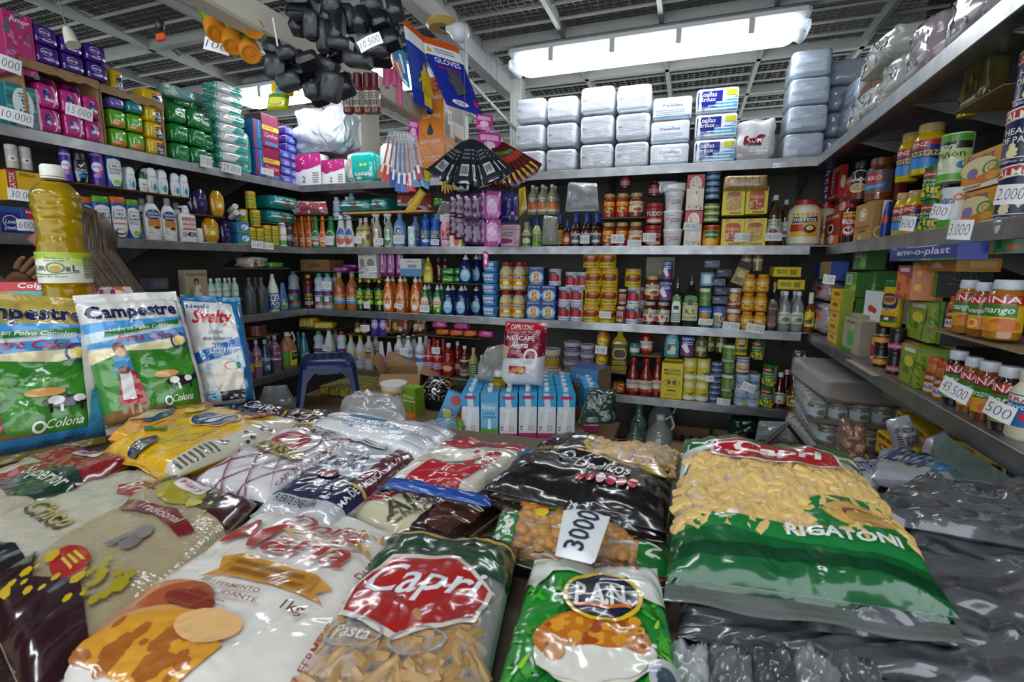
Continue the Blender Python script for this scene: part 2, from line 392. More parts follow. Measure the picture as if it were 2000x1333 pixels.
for k in (1, 2, 3, 4, 5):
    shelf('%s steel shelf along the back wall' % NAMES[k], XWL, YB, XWR if k < 4 else XRS[k], YW, SZ[k], 'y')
    shelf('%s steel shelf along the left wall' % NAMES[k], XWL, .25, XL, YB-.005, SZ[k], '+x')
    if k < 4: shelf('%s steel shelf along the right wall' % NAMES[k], XRS[k], .62, XWR, YB-.005, SZ[k], '-x')

# ceiling light fixtures
def fixture(x, y, label):
    t = thing('ceiling_light', label, 'light', (x, y, 2.39), 0); L = .635
    b = MB(); b.bbox(-L, -.08, .035, L, .08, .085, mat('#d5d8da', 'p'), .02); b.build('housing', t)
    b = MB(); b.bbox(-L+.04, -.065, -.025, L-.04, .065, .034, mat('#f4faff', 'e'), .02); b.build('tube_cover', t)
    for s in (-1, 1):
        b = MB(); b.bbox(s*(L-.02)-.02, -.07, -.018, s*(L-.02)+.02, .07, .036, mat('#dfe6ea', 'g'), .012); b.build('end_cap', t)
    for q in (-.42, -.14, .14, .42):
        for s in (-1, 1):
            b = MB(); b.bbox(q-.012, s*.075-.008, -.005, q+.012, s*.075+.008, .05, mat('#cfcfc8', 'p'), .003); b.build('clip', t)
    for q in (-.5, .5):
        b = MB(); b.tube([(q, 0, .08), (q, 0, .16)], .002, mat('#777777', 'm')); b.build('hanger', t)
LL = ['long bright tube light over the stacks of white napkins', 'tube light partly hidden behind the hanging black blocks', 'tube light over the front counter, outside the picture', 'tube light over the left end of the counter', 'tube light over the passage in front of the stall']
for (x, y), l in zip(LAMPS, LL): fixture(x, y, l)
# unlit bulb in its holder on the post
p = atD(893, 76, 1.95)
t = thing('light_bulb', 'unlit white bulb with yellowed socket under the ceiling beam', 'bulb', (-1.0, p.y, 2.40))
b = MB(); b.lathe([(-.012, .05), (0, .062), (.012, .06), (.022, .04)], mat('#b99b54', 'p'), 20); b.build('socket_plate', t)
b = MB(); X = Matrix.Rotation(math.radians(115), 4, 'Y'); b.lathe([(.0, .016), (.03, .016)], mat('#2c2a28', 'p'), 14, X=X); b.build('socket', t)
b = MB(); b.lathe([(.03, .014), (.05, .018), (.07, .032), (.09, .038), (.11, .034), (.125, .018), (.13, .003)], mat('#dfe1e8', 'k'), 20, X=X); b.build('glass', t)

# ------------------------------------------------------------------ generic goods
def sh(b, c=None): return {'body': b, 'cap': c}
SH = {
 'jar': sh([(0,.9),(.03,1),(.7,1),(.79,.9),(.83,.74),(.85,.74)], ('cyl', .84, .8)),
 'mayo': sh([(0,.86),(.04,1),(.42,.98),(.5,1),(.6,1),(.74,.84),(.82,.6),(.85,.58)], ('cyl', .84, .64)),
 'bigjar': sh([(0,.85),(.06,1),(.68,1),(.8,.92),(.88,.66),(.9,.62)], ('cyl', .89, .68)),
 'can': sh([(0,.97),(.015,1),(.03,.985),(.97,.985),(.985,1),(1,.97)], ('rim', 1, .93)),
 'bottle': sh([(0,.9),(.03,1),(.55,1),(.66,.84),(.78,.42),(.86,.33)], ('cyl', .86, .38)),
 'ribbed': sh([(0,.92),(.03,1),(.08,.96),(.12,1),(.17,.96),(.22,1),(.26,.97),(.3,1),(.58,1),(.62,.95),(.66,.98),(.74,.78),(.84,.38),(.88,.34)], ('cyl', .88, .4)),
 'waist': sh([(0,.9),(.04,1),(.5,1),(.58,.92),(.64,.8),(.7,.84),(.78,.94),(.85,.78),(.9,.46),(.92,.42)], ('cyl', .9, .48)),
 'cone': sh([(0,.92),(.04,1),(.45,1),(.68,.78),(.71,.66),(.73,.66),(.76,.58),(.92,.3)], ('cyl', .9, .32)),
 'sauce': sh([(0,.95),(.03,1),(.42,1),(.56,.82),(.72,.46),(.86,.36)], ('cyl', .86, .42)),
 'soy': sh([(0,.95),(.02,1),(.52,1),(.64,.7),(.7,.45),(.74,.42)], ('cyl', .72, .46)),
 'oil': sh([(0,.95),(.02,1),(.6,1),(.7,.74),(.77,.38),(.9,.32)], ('cyl', .9, .38)),
 'soda': sh([(0,.88),(.03,1),(.5,1),(.56,.94),(.62,.97),(.7,.75),(.8,.4),(.9,.34)], ('cyl', .9, .4)),
 'nozzle': sh([(0,.92),(.04,1),(.35,1),(.55,.95),(.72,.7),(.8,.44),(.84,.38)], ('nozzle', .84, .42)),
 'trigger': sh([(0,.95),(.03,1),(.5,1),(.66,.62),(.76,.4),(.8,.36)], ('trig', .8, .4)),
 'angled': sh([(0,.95),(.03,1),(.38,1),(.5,.86),(.62,.66),(.8,.56),(.97,.4),(1,.36)], None),
 'pump': sh([(0,.95),(.04,1),(.72,1),(.78,.8),(.8,.4)], ('pump', .8, .42)),
 'tub': sh([(0,.82),(.02,.85),(.86,.97),(.88,.97)], ('lid', .87, 1.04)),
 'roll': sh([(0,.7),(.03,.85),(.3,1),(.55,.96),(.66,.86)], ('dome', .66, .84)),
 'shampoo': sh([(0,.93),(.02,1),(.82,1),(.86,.96)], ('cyl', .85, .97)),
 'lotion': sh([(0,.8),(.03,.92),(.2,.98),(.5,1),(.66,.9),(.78,.6),(.84,.34)], ('cyl', .83, .36)),
 'aero': sh([(0,1),(.76,1),(.8,.9),(.81,.8)], ('dome', .8, .92)),
 'oval': sh([(0,.6),(.04,.72),(.2,.9),(.5,1),(.75,.93),(.92,.6),(.97,.4)], ('cyl', .97, .3)),
 'squeeze': sh([(0,.9),(.03,1),(.55,1),(.66,.9),(.8,.72),(.84,.5)], ('cyl', .84, .6)),
 'pot': sh([(0,.9),(.03,1),(.78,1),(.82,.95)], ('cyl', .8, 1.03)),
 'jug': sh([(0,.93),(.03,1),(.55,1),(.7,.82),(.84,.4),(.9,.28)], ('handle', .9, .3)),
 'cup': sh([(0,.8),(.8,1)], ('lid', .8, 1.06)),
}
PR = {}
def P(key, name, cat, desc, shape, body, art='', cap=None, d=1, lab=(.08, .62, 62), fin='p', sq=2, side='', top='', cfin='p', rub=0, k=4.5):
    PR[key] = dict(name=name, cat=cat, desc=desc, shape=shape, body=body, art=art, cap=cap, d=d, lab=lab, fin=fin, sq=sq, side=side, top=top, cfin=cfin, pr={}, rub=rub, k=k)
def interp(pr, t):
    for (a, r), (b_, q) in zip(pr, pr[1:]):
        if a <= t <= b_: return r+(q-r)*(t-a)/max(b_-a, 1e-6)
    return pr[-1][1]
def boxsurf(w, d, h, face):
    if face == 'F': return (lambda u, v, e: ((u-.5)*w, -d/2-e, v*h)), w/h
    if face == 'B': return (lambda u, v, e: ((.5-u)*w, d/2+e, v*h)), w/h
    if face == 'L': return (lambda u, v, e: (-w/2-e, (.5-u)*d, v*h)), d/h
    if face == 'R': return (lambda u, v, e: (w/2+e, (u-.5)*d, v*h)), d/h
    return (lambda u, v, e: ((u-.5)*w, (v-.5)*d, h+e)), w/d
def softpoint(x, y, z, w, d, h, k, sd, amp):
    n = (abs(x)**k+abs(y)**k+abs(z)**k)**(1/k); x, y, z = x/n, y/n, z/n
    f = 1+amp*noise.noise(Vector((x*2.1+sd, y*2.1, z*2.1+sd)))+amp*.5*noise.noise(Vector((x*5, y*5+sd, z*5)))
    return (x*w/2*f, y*d/2*f, (z*h/2)*f+h/2)
def softbox(mb, w, d, h, m, k=5, sd=0, amp=.04, n=8):
    vs = []; fs = []; idx = {}
    for ax in range(3):
        for s in (-1, 1):
            g = []
            for i in range(n+1):
                for j in range(n+1):
                    a, c = math.sin((2*i/n-1)*math.pi/2)*.5+(2*i/n-1)*.5, math.sin((2*j/n-1)*math.pi/2)*.5+(2*j/n-1)*.5
                    p = [0, 0, 0]; p[ax] = s; p[(ax+1) % 3] = a; p[(ax+2) % 3] = c
                    key = tuple(round(q, 4) for q in p)
                    if key not in idx: idx[key] = len(vs); vs.append(softpoint(*p, w, d, h, k, sd, amp))
                    g.append(idx[key])
            for i in range(n):
                for j in range(n):
                    q = [g[i*(n+1)+j], g[(i+1)*(n+1)+j], g[(i+1)*(n+1)+j+1], g[i*(n+1)+j+1]]; fs.append(tuple(q if s > 0 else q[::-1]))
    mb.add(vs, fs, m)
def softsurf(w, d, h, k, sd, amp, face='F'):
    def f(u, v, e):
        a, c = (2*u-1)*.97, (2*v-1)*.97
        p = {'F': (a, -1, c), 'R': (1, a, c), 'L': (-1, -a, c), 'T': (a, c, 1), 'B': (-a, 1, c)}[face]
        q = Vector(softpoint(*p, w, d, h, k, sd, amp)); n = Vector({'F': (0, -1, 0), 'R': (1, 0, 0), 'L': (-1, 0, 0), 'T': (0, 0, 1), 'B': (0, 1, 0)}[face]); return tuple(q+n*(e*1.3+.0004))
    return f
def caps(kind, z0, r, H, R, c, cfin, dr=1, sq=2):
    m = mat(c, cfin); b = MB(); z0 *= H; r *= R; cn = 'cap'
    if kind == 'cyl': b.lathe([(z0, r*.97), (z0+.001, r), (H-.002, r*.97), (H, r*.9)], m, 18, dr, sq); cn = 'lid' if r > R*.6 else 'cap'
    elif kind == 'rim': b.lathe([(H-.0035, r*1.0), (H-.003, r)], mat('#b9b5a8', 't'), 18); b.lathe([(H-.004, R), (H+.0008, R), (H+.0008, r*.98), (H-.002, r*.96)], mat('#b9b5a8', 't'), 20, top=False, bot=False); cn = 'lid'
    elif kind == 'lid': b.lathe([(z0, r), (H-.002, r), (H, r*.96), (H, r*.88), (H-.002, r*.86)], m, 22, dr, sq); cn = 'lid'
    elif kind == 'dome': b.lathe([(z0, r*1.0), (z0+(H-z0)*.5, r*1.02), (z0+(H-z0)*.8, r*.86), (H, r*.45)], m, 18, dr, sq)
    elif kind == 'nozzle': b.lathe([(z0, r), (z0+(H-z0)*.45, r*.95), (z0+(H-z0)*.5, r*.5), (H-.001, r*.42), (H, r*.3)], m, 14)
    elif kind == 'pump': b.lathe([(z0, r), (z0+.02, r), (z0+.021, r*.3), (H-.014, r*.3), (H-.013, r*.8), (H, r*.7)], m, 14); b.bbox(-R*.75, -.006, H-.013, 0, .006, H-.003, m, .002); cn = 'pump_head'
    elif kind == 'trig':
        b.lathe([(z0, r), (z0+.015, r), (z0+.016, r*.5), (H-.03, r*.5)], m, 12); b.bbox(-R*.95, -.009, H-.028, R*.6, .009, H, m, .004)
        b.tube([(-R*.6, 0, H-.028), (-R*.85, 0, H-.05), (-R*.7, 0, H-.075)], .004, m); cn = 'trigger'
    elif kind == 'handle':
        b.lathe([(z0, r), (H, r*.95)], m, 14); b.tube([(r*.6, 0, z0-.01), (r*2.4, 0, z0+.02), (r*3.2, 0, z0-.03), (r*2.6, 0, z0-H*.2)], .006, m)
    return b, cn
def build(key, w, h):
    p = PR[key]; t = thing(p['name'], '_', p['cat']); shp = p['shape']; m = mat(p['body'], p['fin']); b = MB()
    if shp in SH:
        s = SH[shp]; R = w/2; dr = p['d']; sq = p['sq']; pr = s['body']
        if s['cap'] is None or p['cap'] is None: pass
        b.lathe([(z*h, r*R) for z, r in pr], m, 22, dr, sq)
        if p['fin'] in 'gy':   # what is inside the clear bottle
            li = MB(); li.lathe([(z*h*.985+.002, r*R*.95) for z, r in pr if z < (.8 if shp != 'jug' else .75)], mat(p['side'] or p['body'], 'l' if p['fin'] == 'y' else 'g'), 18, dr, sq)
        b.build('body', t)
        if p['fin'] == 'y': li.build('contents', t)
        if s['cap'] and p['cap'] is not None:
            c, cn = caps(s['cap'][0], s['cap'][1], s['cap'][2], h, R, p['cap'], p['cfin'], dr if s['cap'][0] in ('lid', 'cyl') and s['cap'][2] > .9 else 1, sq if s['cap'][2] > .9 else 2); c.build(cn, t)
        z0, z1, A = p['lab']
        def surf(u, v, e):
            a = math.radians(A)*(2*u-1); z = (z0+(z1-z0)*v); r = interp(pr, z)*R+e+.0004; k = 2/sq; sx, cy = math.sin(a), math.cos(a)
            if sq == 2: return (r*sx, -r*cy*dr if dr != 1 else -r*cy, z*h)
            rr = r; return (rr*math.copysign(abs(sx)**k, sx), -(interp(pr, z)*R)*dr*abs(cy)**k-e-.0004, z*h)
        aspect = 2*R*min(math.radians(A), 1.57)/((z1-z0)*h)
        if p['art']:
            L = MB(); decal(L, p['art'], surf, aspect, su=12.5, sv=25 if shp in ('waist', 'cone', 'mayo', 'nozzle', 'oval', 'lotion', 'angled', 'roll', 'sauce', 'squeeze') else 1e9); L.build('label', t)
    elif shp == 'box':
        d = p['d']; b.bbox(-w/2, -d/2, 0, w/2, d/2, h, m, .0015); b.build('carton', t, angle=.3)
        for face, a in (('F', p['art']), ('L', p['side']), ('R', p['side']), ('T', p['top'])):
            if a: L = MB(); sf, asp = boxsurf(w, d, h, face); decal(L, a, sf, asp, su=1e9); L.build('print' if face == 'F' else 'side_print' if face in 'LR' else 'top_print', t, False)
        if p['cap']: c = MB(); c.lathe([(h, .011), (h+.002, .012), (h+.016, .012), (h+.018, .009)], mat(p['cap'], 'p'), 14); c.build('cap', t)
    elif shp == 'soft':
        d = p['d']; k = p['k']; sd = len(key)*1.7; amp = .05 if p['rub'] == 0 else p['rub']; softbox(b, w, d, h, m, k, sd, amp); b.build('pack', t, angle=0)
        for face, a in (('F', p['art']), ('L', p['side']), ('R', p['side'])):
            if a: L = MB(); decal(L, a, softsurf(w, d, h, k, sd, amp, face), (w if face == 'F' else d)/h, fin='f', su=16, sv=16); L.build('print' if face == 'F' else 'side_print', t, angle=0)
    elif shp == 'paper':   # toilet rolls wrapped in printed film
        n = max(1, round(w/.1)); R = w/n/2
        for i in range(n):
            for j in range(max(1, round(h/.1))):
                hh = h/max(1, round(h/.1)); q = MB(); q.lathe([(0, R*.9), (.008, R), (hh-.008, R), (hh, R*.88), (hh, R*.35), (hh-.02, R*.33)], m, 20, cx=(i-(n-1)/2)*2*R); o = q.build('roll', t); o.location = (0, 0, j*hh)
        f = MB(); f.bbox(-w/2-.002, -R-.002, 0, w/2+.002, R+.002, h+.003, mat('#ffffff', 'c'), .03); f.build('wrapper', t)
        L = MB(); sf, asp = boxsurf(w, 2*R+.006, h, 'F'); decal(L, p['art'], sf, asp, su=1e9); L.build('print', t, False)
    return t
def facing(x, y, rz, turn):   # turn the front part of the way towards the customer side
    a = math.atan2(-x, y) ; a0 = rz; d = (a-a0+math.pi) % (2*math.pi)-math.pi; return rz+d*turn
NUMW = ['leftmost', 'second', 'third', 'fourth', 'fifth', 'sixth', 'seventh', 'eighth', 'ninth', 'tenth']
CNT = ['', 'one', 'two', 'three', 'four', 'five', 'six', 'seven', 'eight', 'nine', 'ten']
TIER = {1: [''], 2: ['lower tier', 'upper tier'], 3: ['bottom tier', 'middle tier', 'top tier'], 4: ['bottom tier', 'second tier', 'third tier', 'top tier']}
def put(key, w, h, x, y, z, rz, label, group=None):
    pr = PR[key]['pr']; k = (round(w, 4), round(h, 4))
    if k not in pr: pr[k] = t = build(key, w, h); LABELS['_'] -= 1; t.location = (x, y, z); t.rotation_euler = (0, 0, rz); t['label'] = label; LABELS[label] = LABELS.get(label, 0)+1; (group and t.__setitem__('group', group)); return t
    return dup(pr[k], (x, y, z), rz, label, group)
RZ = {'B': 0, 'L': math.pi/2, 'R': -math.pi/2}
WN = {'B': 'back', 'L': 'left', 'R': 'right'}
PLACED = []
def settle(x, y, z, h, hw, hd, wall, k):
    """shift a good a little along or into the shelf so that it does not cut into its neighbours"""
    near = [q for q in PLACED if abs(q[0]-x) < .35 and abs(q[1]-y) < .35 and min(z+h, q[3])-max(z, q[2]) > .004]
    def pen(a, b): return sum(max(0, min(a+hw, q[0]+q[4])-max(a-hw, q[0]-q[4]))*max(0, min(b+hd, q[1]+q[5])-max(b-hd, q[1]-q[5])) for q in near)
    best = None
    for dep in (0, .004, .009, .015, .023, .032)+((.045, .06, .08, .1, .12) if k else ()):
        for lat in (0, .003, -.003, .006, -.006, .01, -.01, .014, -.014)+((.02, -.02, .03, -.03) if k else ()):
            a, b = (x+lat, y+dep) if wall == 'B' else (x-dep, y+lat) if wall == 'L' else (x+dep, y+lat)
            lim = (b+hd > YW-.005) if wall == 'B' else (a-hw < XWL+.005) if wall == 'L' else (a+hw > XWR-.005)
            s = pen(a, b)*1e4+abs(lat)*2+dep*1.2+(5 if lim and dep else 0)
            if best is None or s < best[0]: best = (s, a, b)
    PLACED.append((best[1], best[2], z, z+h, hw, hd)); return best[1], best[2]
def R(wall, sf, key, size, pxs, tiers=1, gap=.003, back=0, dz=0, inset=.015, turn=None, where=None, ex='', bdy=None, pile=False, rot=0, jit=.004):
    """one run of a kind of goods on a shelf; pxs = pixel columns of the front ones"""
    p = PR[key]; rd = p['shape'] in SH; z = SZ[sf]+dz; d = None
    if turn is None: turn = .75 if (rd and p['d'] == 1) else (.35 if rd else 0)
    out = []; n = len(pxs); key0 = None
    X0 = {'L': XL, 'R': XRS[sf]}.get(wall)
    def pos(px, dd, zz):
        if wall == 'B': y = YB+inset+dd/2; return colX(px, y, zz), y
        x = X0-inset-dd/2 if wall == 'L' else X0+inset+dd/2; return x, colY(px, x, zz)
    x, y = pos(pxs[0], .08, z+.08)
    a = proj((x, y, z)); c = proj((x, y, z+.1)); sc_h = .1/abs(a[1]-c[1])
    if rd: t = Vector((y, -x, 0)).normalized() if turn > .3 else (Vector((1, 0, 0)) if wall == 'B' else Vector((0, 1, 0)))
    else: t = Vector((1, 0, 0)) if wall == 'B' else Vector((0, 1, 0))
    e = proj(Vector((x, y, z))+t*.05); f = proj(Vector((x, y, z))-t*.05); sc_w = .1/abs(e[0]-f[0])
    w, h = size[0]*sc_w, size[1]*sc_h
    dd = w*p['d'] if rd else (p['d'] if p['shape'] != 'paper' else .1)
    gname = p['desc']+' run on %s %s shelf' % (WN[wall], NAMES[sf])
    for i, px in enumerate(pxs):
        for T in range(tiers):
            for k in range(back+1):
                zz = z+T*(h+gap); x, y = pos(px, dd, z+h/2)
                if k: 
                    if wall == 'B': y += k*dd*1.06; x += .0
                    elif wall == 'L': x -= k*dd*1.06
                    else: x += k*dd*1.06
                x += random.uniform(-1, 1)*jit*.5; y += random.uniform(-1, 1)*jit*.5
                hw, hd = (w/2, dd/2) if wall == 'B' else (dd/2, w/2)
                x, y = settle(x, y, zz, h, hw*.96, hd*.96, wall, k)
                rz = facing(x, y, RZ[wall], turn)+math.radians(rot)+random.uniform(-1, 1)*(.03 if not rd else .12)
                w_ = []; o_ = ''
                if tiers > 1: w_.append(TIER[tiers][T] if tiers <= 4 else ('bottom of stack' if T == 0 else 'top of stack' if T == tiers-1 else 'number %s up' % CNT[T+1]))
                if n > 1: o_ = 'rightmost' if i == n-1 else NUMW[i]+' from left' if i else 'leftmost'; w_.append(o_)
                if k: w_.append('behind the front one')
                wh = where or 'on %s %s shelf' % (WN[wall], NAMES[sf])
                if ex: w_.append(ex)
                base = ' '.join((p['desc']+' '+wh).split())
                lab = ', '.join([base]+w_)
                if len(lab.split()) > 16 and k: w_[w_.index('behind the front one')] = 'second row'; lab = ', '.join([base]+w_)
                if len(lab.split()) > 16 and not ex and not where: base = p['desc']+', %s wall' % WN[wall]; lab = ', '.join([base]+w_)
                if len(lab.split()) > 16: lab = ', '.join([base.replace('with ', '', 1)]+[q.replace(' from left', '').replace('behind the front one', 'behind') for q in w_])
                if len(lab.split()) > 16: print('LONG', lab)
                grp = gname if n*tiers*(back+1) > 1 else None
                out.append(put(key, w, h, x, y, zz, rz, lab, grp))
    return out
def cards(wall, sf, px0, px1, z, label, d=.16, c='#a08a68', inset=.01, name='cardboard_sheet', t=.0025, cat='cardboard', fin='n'):
    """loose cardboard sheet bridging the tops of a run of goods; z above the shelf"""
    Z = SZ[sf]+z; b = MB()
    if wall == 'B':
        y = YB+inset; x0, x1 = colX(px0, y, Z), colX(px1, y, Z); cx, cy = (x0+x1)/2, y+d/2; w = x1-x0; rz = 0
    elif wall == 'L':
        x = XL-inset; y0, y1 = colY(px0, x, Z), colY(px1, x, Z); cx, cy = x-d/2, (y0+y1)/2; w = abs(y1-y0); rz = math.pi/2
    else:
        x = XRS[sf]+inset; y0, y1 = colY(px0, x, Z), colY(px1, x, Z); cx, cy = x+d/2, (y0+y1)/2; w = abs(y1-y0); rz = -math.pi/2
    n = 10
    b.grid(lambda u, v: ((u-.5)*w, (v-.5)*d, .004*noise.noise(Vector((u*3, v*2, px0)))+t), n, 3, mat(c, fin)); b.grid(lambda u, v: ((u-.5)*w, (v-.5)*d, .004*noise.noise(Vector((u*3, v*2, px0)))), n, 3, mat(c, fin), flip=True)
    b.bbox(-w/2, -d/2, 0, w/2, d/2, t, mat(c, fin), .0005)
    o = b.build(name, None, False); o.location = (cx, cy, Z); o.rotation_euler = (0, 0, rz); LABELS[label] = 1; return tag(o, label, cat)
def price(txt, px, py, wpx, hpx, plane, label, ang=0, c='#e9eaec', flat=None):
    """handwritten price card; plane = ('Y', y) / ('X', x)"""
    p = atY(px, py, plane[1]) if plane[0] == 'Y' else atX(px, py, plane[1]); s = proj(p)[2]/FPX; w, h = wpx*s, hpx*s
    if plane[0] == 'X': w *= 1.12
    rz = facing(p.x, p.y, 0 if plane[0] == 'Y' else (RZ['L'] if plane[1] < 0 else RZ['R']), .45); b = MB()
    def sf(u, v, e): return ((u-.5)*w, -.004*math.sin(u*3.1)-e, (v-.5)*h)
    b.grid(lambda u, v: sf(u, v, 0), 6, 1, mat(c, 'm')); b.grid(lambda u, v: sf(u, v, -.0006), 6, 1, mat(c, 'm'), flip=True)
    decal(b, 't#24262e 8 22 92 80 ~'+txt, sf, w/h, fin='m', su=16, base=.0004)
    o = b.build('price_card', None, angle=0); o.location = p; o.rotation_euler = (0, math.radians(ang), rz); LABELS[label] = LABELS.get(label, 0)+1
    return tag(o, label, 'price card')
# ------------------------------------------------------------------ back wall, left half
P('spray_o', 'cleaner_bottle', 'bottle', 'orange cleaner bottle without trigger', 'angled', '#e8780f', 'e#f4f1ea 50 50 44 48;e#e8641c 50 50 39 43;T#ffffff 15 40 88 58 LIMPIA;p#ffffff 20 30 80 22 80 34 25 38', d=.62, lab=(.06, .52, 55), sq=2.4)
P('spray_g', 'cleaner_bottle', 'bottle', 'green cleaner bottle without trigger', 'angled', '#12803a', 'e#f4f1ea 50 50 45 49;e#2c7c3c 50 50 40 44;p#e05a1c 8 38 92 50 92 30 12 20;T#ffffff 12 38 90 62 BRILLO;r#ffffff 30 12 70 22', d=.62, lab=(.06, .55, 55), sq=2.4)
P('spray_w', 'cleaner_bottle', 'bottle', 'white cleaner bottle with blue oval label', 'angled', '#eef0f2', 'e#d8482a 50 50 45 49;e#3a64a8 50 56 40 42;p#e05a1c 8 30 92 46 92 26 14 16;T#ffffff 12 36 90 60 VENTANAS', d=.62, lab=(.08, .62, 55), sq=2.4)
R('B', 2, 'spray_o', (14, 60), [577, 591, 604], back=1)
R('B', 2, 'spray_g', (20, 60), [616], ex='beside the three orange ones')
R('B', 2, 'spray_o', (15, 60), [631], ex='between two green ones')
R('B', 2, 'spray_g', (23, 60), [648], ex='with a price card')
R('B', 2, 'spray_w', (22, 62), [667], back=1)
R('B', 2, 'spray_w', (20, 60), [682], ex='turned sideways behind')
P('lem', 'cleaner_bottle', 'bottle', 'clear yellowish cleaner bottle with yellow label', 'bottle', '#cfc88a', 'r#e9d64a 0 0 100 100;r#f5f0c8 5 20 45 62;t#6b5a1e 10 74 90 90 LIMON;r#7c5a36 55 15 80 50;L#8a7430 8 4 90 14 3', cap='#f0f0ee', lab=(.2, .66, 75), fin='l')
R('B', 2, 'lem', (21, 57), [695, 715], back=1)
P('trigr', 'spray_bottle', 'bottle', 'clear spray bottle with red label', 'trigger', '#c9cdb5', 'e#b3202c 45 50 36 50;r#f0ece6 20 30 74 42;t#ffffff 24 44 70 56 SPRAY', cap='#dfe4e6', lab=(.06, .55, 60), fin='l', d=.75)
P('trigg', 'spray_bottle', 'bottle', 'clear spray bottle with green label', 'trigger', '#aeb8a5', 'e#1d7a42 45 50 36 50;r#e9efe6 20 30 74 42;t#ffffff 24 44 70 56 SPRAY', cap='#dfe4e6', lab=(.06, .55, 60), fin='l', d=.75)
R('B', 2, 'trigr', (19, 68), [737]); R('B', 2, 'trigg', (20, 68), [760])
P('revel', 'softener_bottle', 'bottle', 'pale blue softener bottle with penguin label', 'ribbed', '#7ba8dd', 'r#eef4fa 0 0 100 100;e#20242c 45 72 12 20;e#f4f4f4 48 68 6 13;t#2b4ca0 20 22 85 48 Revel;p#5aa0dc 0 0 100 0 100 14 0 8', cap='#6f9fd8', lab=(.2, .6, 75))
R('B', 2, 'revel', (24, 66), [782])
P('gelb', 'gel_bottle', 'bottle', 'small clear blue gel bottle', 'shampoo', '#a8d4dc', 'e#e3f2f2 50 50 36 44;t#4aa39a 28 45 72 60 Gel', cap='#eef3f4', d=.5, lab=(.08, .72, 55), fin='l')
R('B', 2, 'gelb', (16, 40), [804]); R('B', 2, 'revel', (22, 60), [812], inset=.1, where='on back second shelf, in the second row')
P('multi', 'cleaner_bottle', 'bottle', 'bright blue cleaner bottle with yellow lettering', 'waist', '#1c63c0', 'r#1a5cb8 0 0 100 100;t#e8d84a 12 62 90 86 CLORO;t#e8d84a 12 36 90 58 MULTI;e#dfe6ee 50 16 32 12', cap='#1c63c0', lab=(.12, .55, 70))
R('B', 2, 'multi', (20, 64), [832, 851], back=1)
P('vel', 'detergent_bottle', 'bottle', 'pink liquid soap bottle with red lettering', 'ribbed', '#eaa9bd', 'r#f1c3cf 0 0 100 100;T#c3162c 12 36 90 78 Vel;r#8c3a56 20 22 80 30;e#d8604a 60 84 12 8', cap='#f0c6d2', lab=(.1, .62, 75))
R('B', 2, 'vel', (25, 65), [870])
P('bxo', 'carton', 'box', 'white and orange carton with yellow edge', 'box', '#f0e6d8', 'r#f2f0ea 0 0 100 100;e#e0702c 60 24 30 22;r#e8c232 0 70 40 100;t#b03a20 10 44 90 62 CREMA', d=.05, side='r#e8d24a 0 0 100 100')
R('B', 2, 'bxo', (22, 70), [893])
# planks above
cards('B', 2, 668, 842, .195, 'pale wooden plank over the bottles on back second shelf', .2, '#c9935a', .0, 'wooden_plank', .012, 'plank')
cards('B', 2, 572, 692, .165, 'grey cardboard sheet over the orange bottles on back second shelf', .2, '#8a8274')
P('diap', 'diaper_pack', 'diapers', 'teal diaper pack with white stripe', 'soft', '#128a86', 'r#e9eeee 4 44 100 56;t#d8f0ee 40 66 90 78 38x;e#d9c24a 66 72 6 7;p#7a5a4a 38 10 60 10 58 66 42 70;t#eaf7f6 6 64 34 84 Suave', d=.2, fin='f')
R('B', 2, 'diap', (64, 26), [709], dz=.21, where='on the wooden plank, left one', rot=4); R('B', 2, 'diap', (36, 28), [756], dz=.21, where='on the wooden plank, right one')
P('blw', 'softener_bottle', 'bottle', 'blue and white softener bottle', 'waist', '#c5d5e6', 'r#2a6fb8 0 0 100 55;e#e9f2f8 50 30 34 20', cap='#d8dde2', lab=(.08, .6, 70), d=.7)
R('B', 2, 'blw', (18, 44), [655, 668], dz=.17, where='standing above the white cleaner bottles')
R('B', 2, 'blw', (16, 40), [690], dz=.21, inset=.12, where='behind the teal diaper packs')
# shelf 3
P('lav', 'bleach_bottle', 'bottle', 'dark red cleaner bottle with yellow lettering', 'waist', '#6a1a24', 'r#2a1214 6 0 94 100;t#e8d24a 16 66 84 88 CERA;t#e8d24a 16 42 84 60 PARA;r#e8e0d4 16 10 84 34;L#333 20 12 78 30 4', cap='#d9b11f', lab=(.06, .5, 62))
R('B', 3, 'lav', (22, 64), [603])
P('cic', 'bleach_bottle', 'bottle', 'pale blue bleach bottle', 'waist', '#c3d3e4', 'r#22409a 0 22 100 100;T#d42436 12 70 96 94 Ciclon;T#ffffff 14 66 80 70 -;e#4aa05a 66 44 18 22;r#eef2f4 20 30 52 62;r#c42a20 0 8 100 20;r#e28a2c 40 10 100 18', cap='#3fa07a', lab=(.08, .5, 78))
R('B', 3, 'cic', (24, 70), [575], ex='near the corner'); R('B', 3, 'cic', (22, 68), [625, 641], ex='middle pair', back=1)
P('bri', 'cleaner_bottle', 'bottle', 'amber cleaner bottle with red lettering', 'bottle', '#b4722c', 'r#28429a 0 0 100 100;T#c22434 4 60 98 96 BRISOL;p#e2a83c 20 46 96 58 96 48 22 36;r#4f8fd0 0 0 100 18;L#d8dff0 6 18 92 34 2', cap='#b9b5a8', lab=(.16, .6, 80), fin='l')
R('B', 3, 'bri', (25, 74), [664, 688])
P('lim', 'cleaner_bottle', 'bottle', 'dark cleaner bottle with lime green label', 'ribbed', '#16281c', 'r#5cae22 0 0 100 100;t#e8e432 16 66 84 88 CERA;t#e8e432 16 44 84 62 LIMON;e#cfe04a 60 18 22 14', cap='#e2c51e', lab=(.2, .64, 80), fin='l')
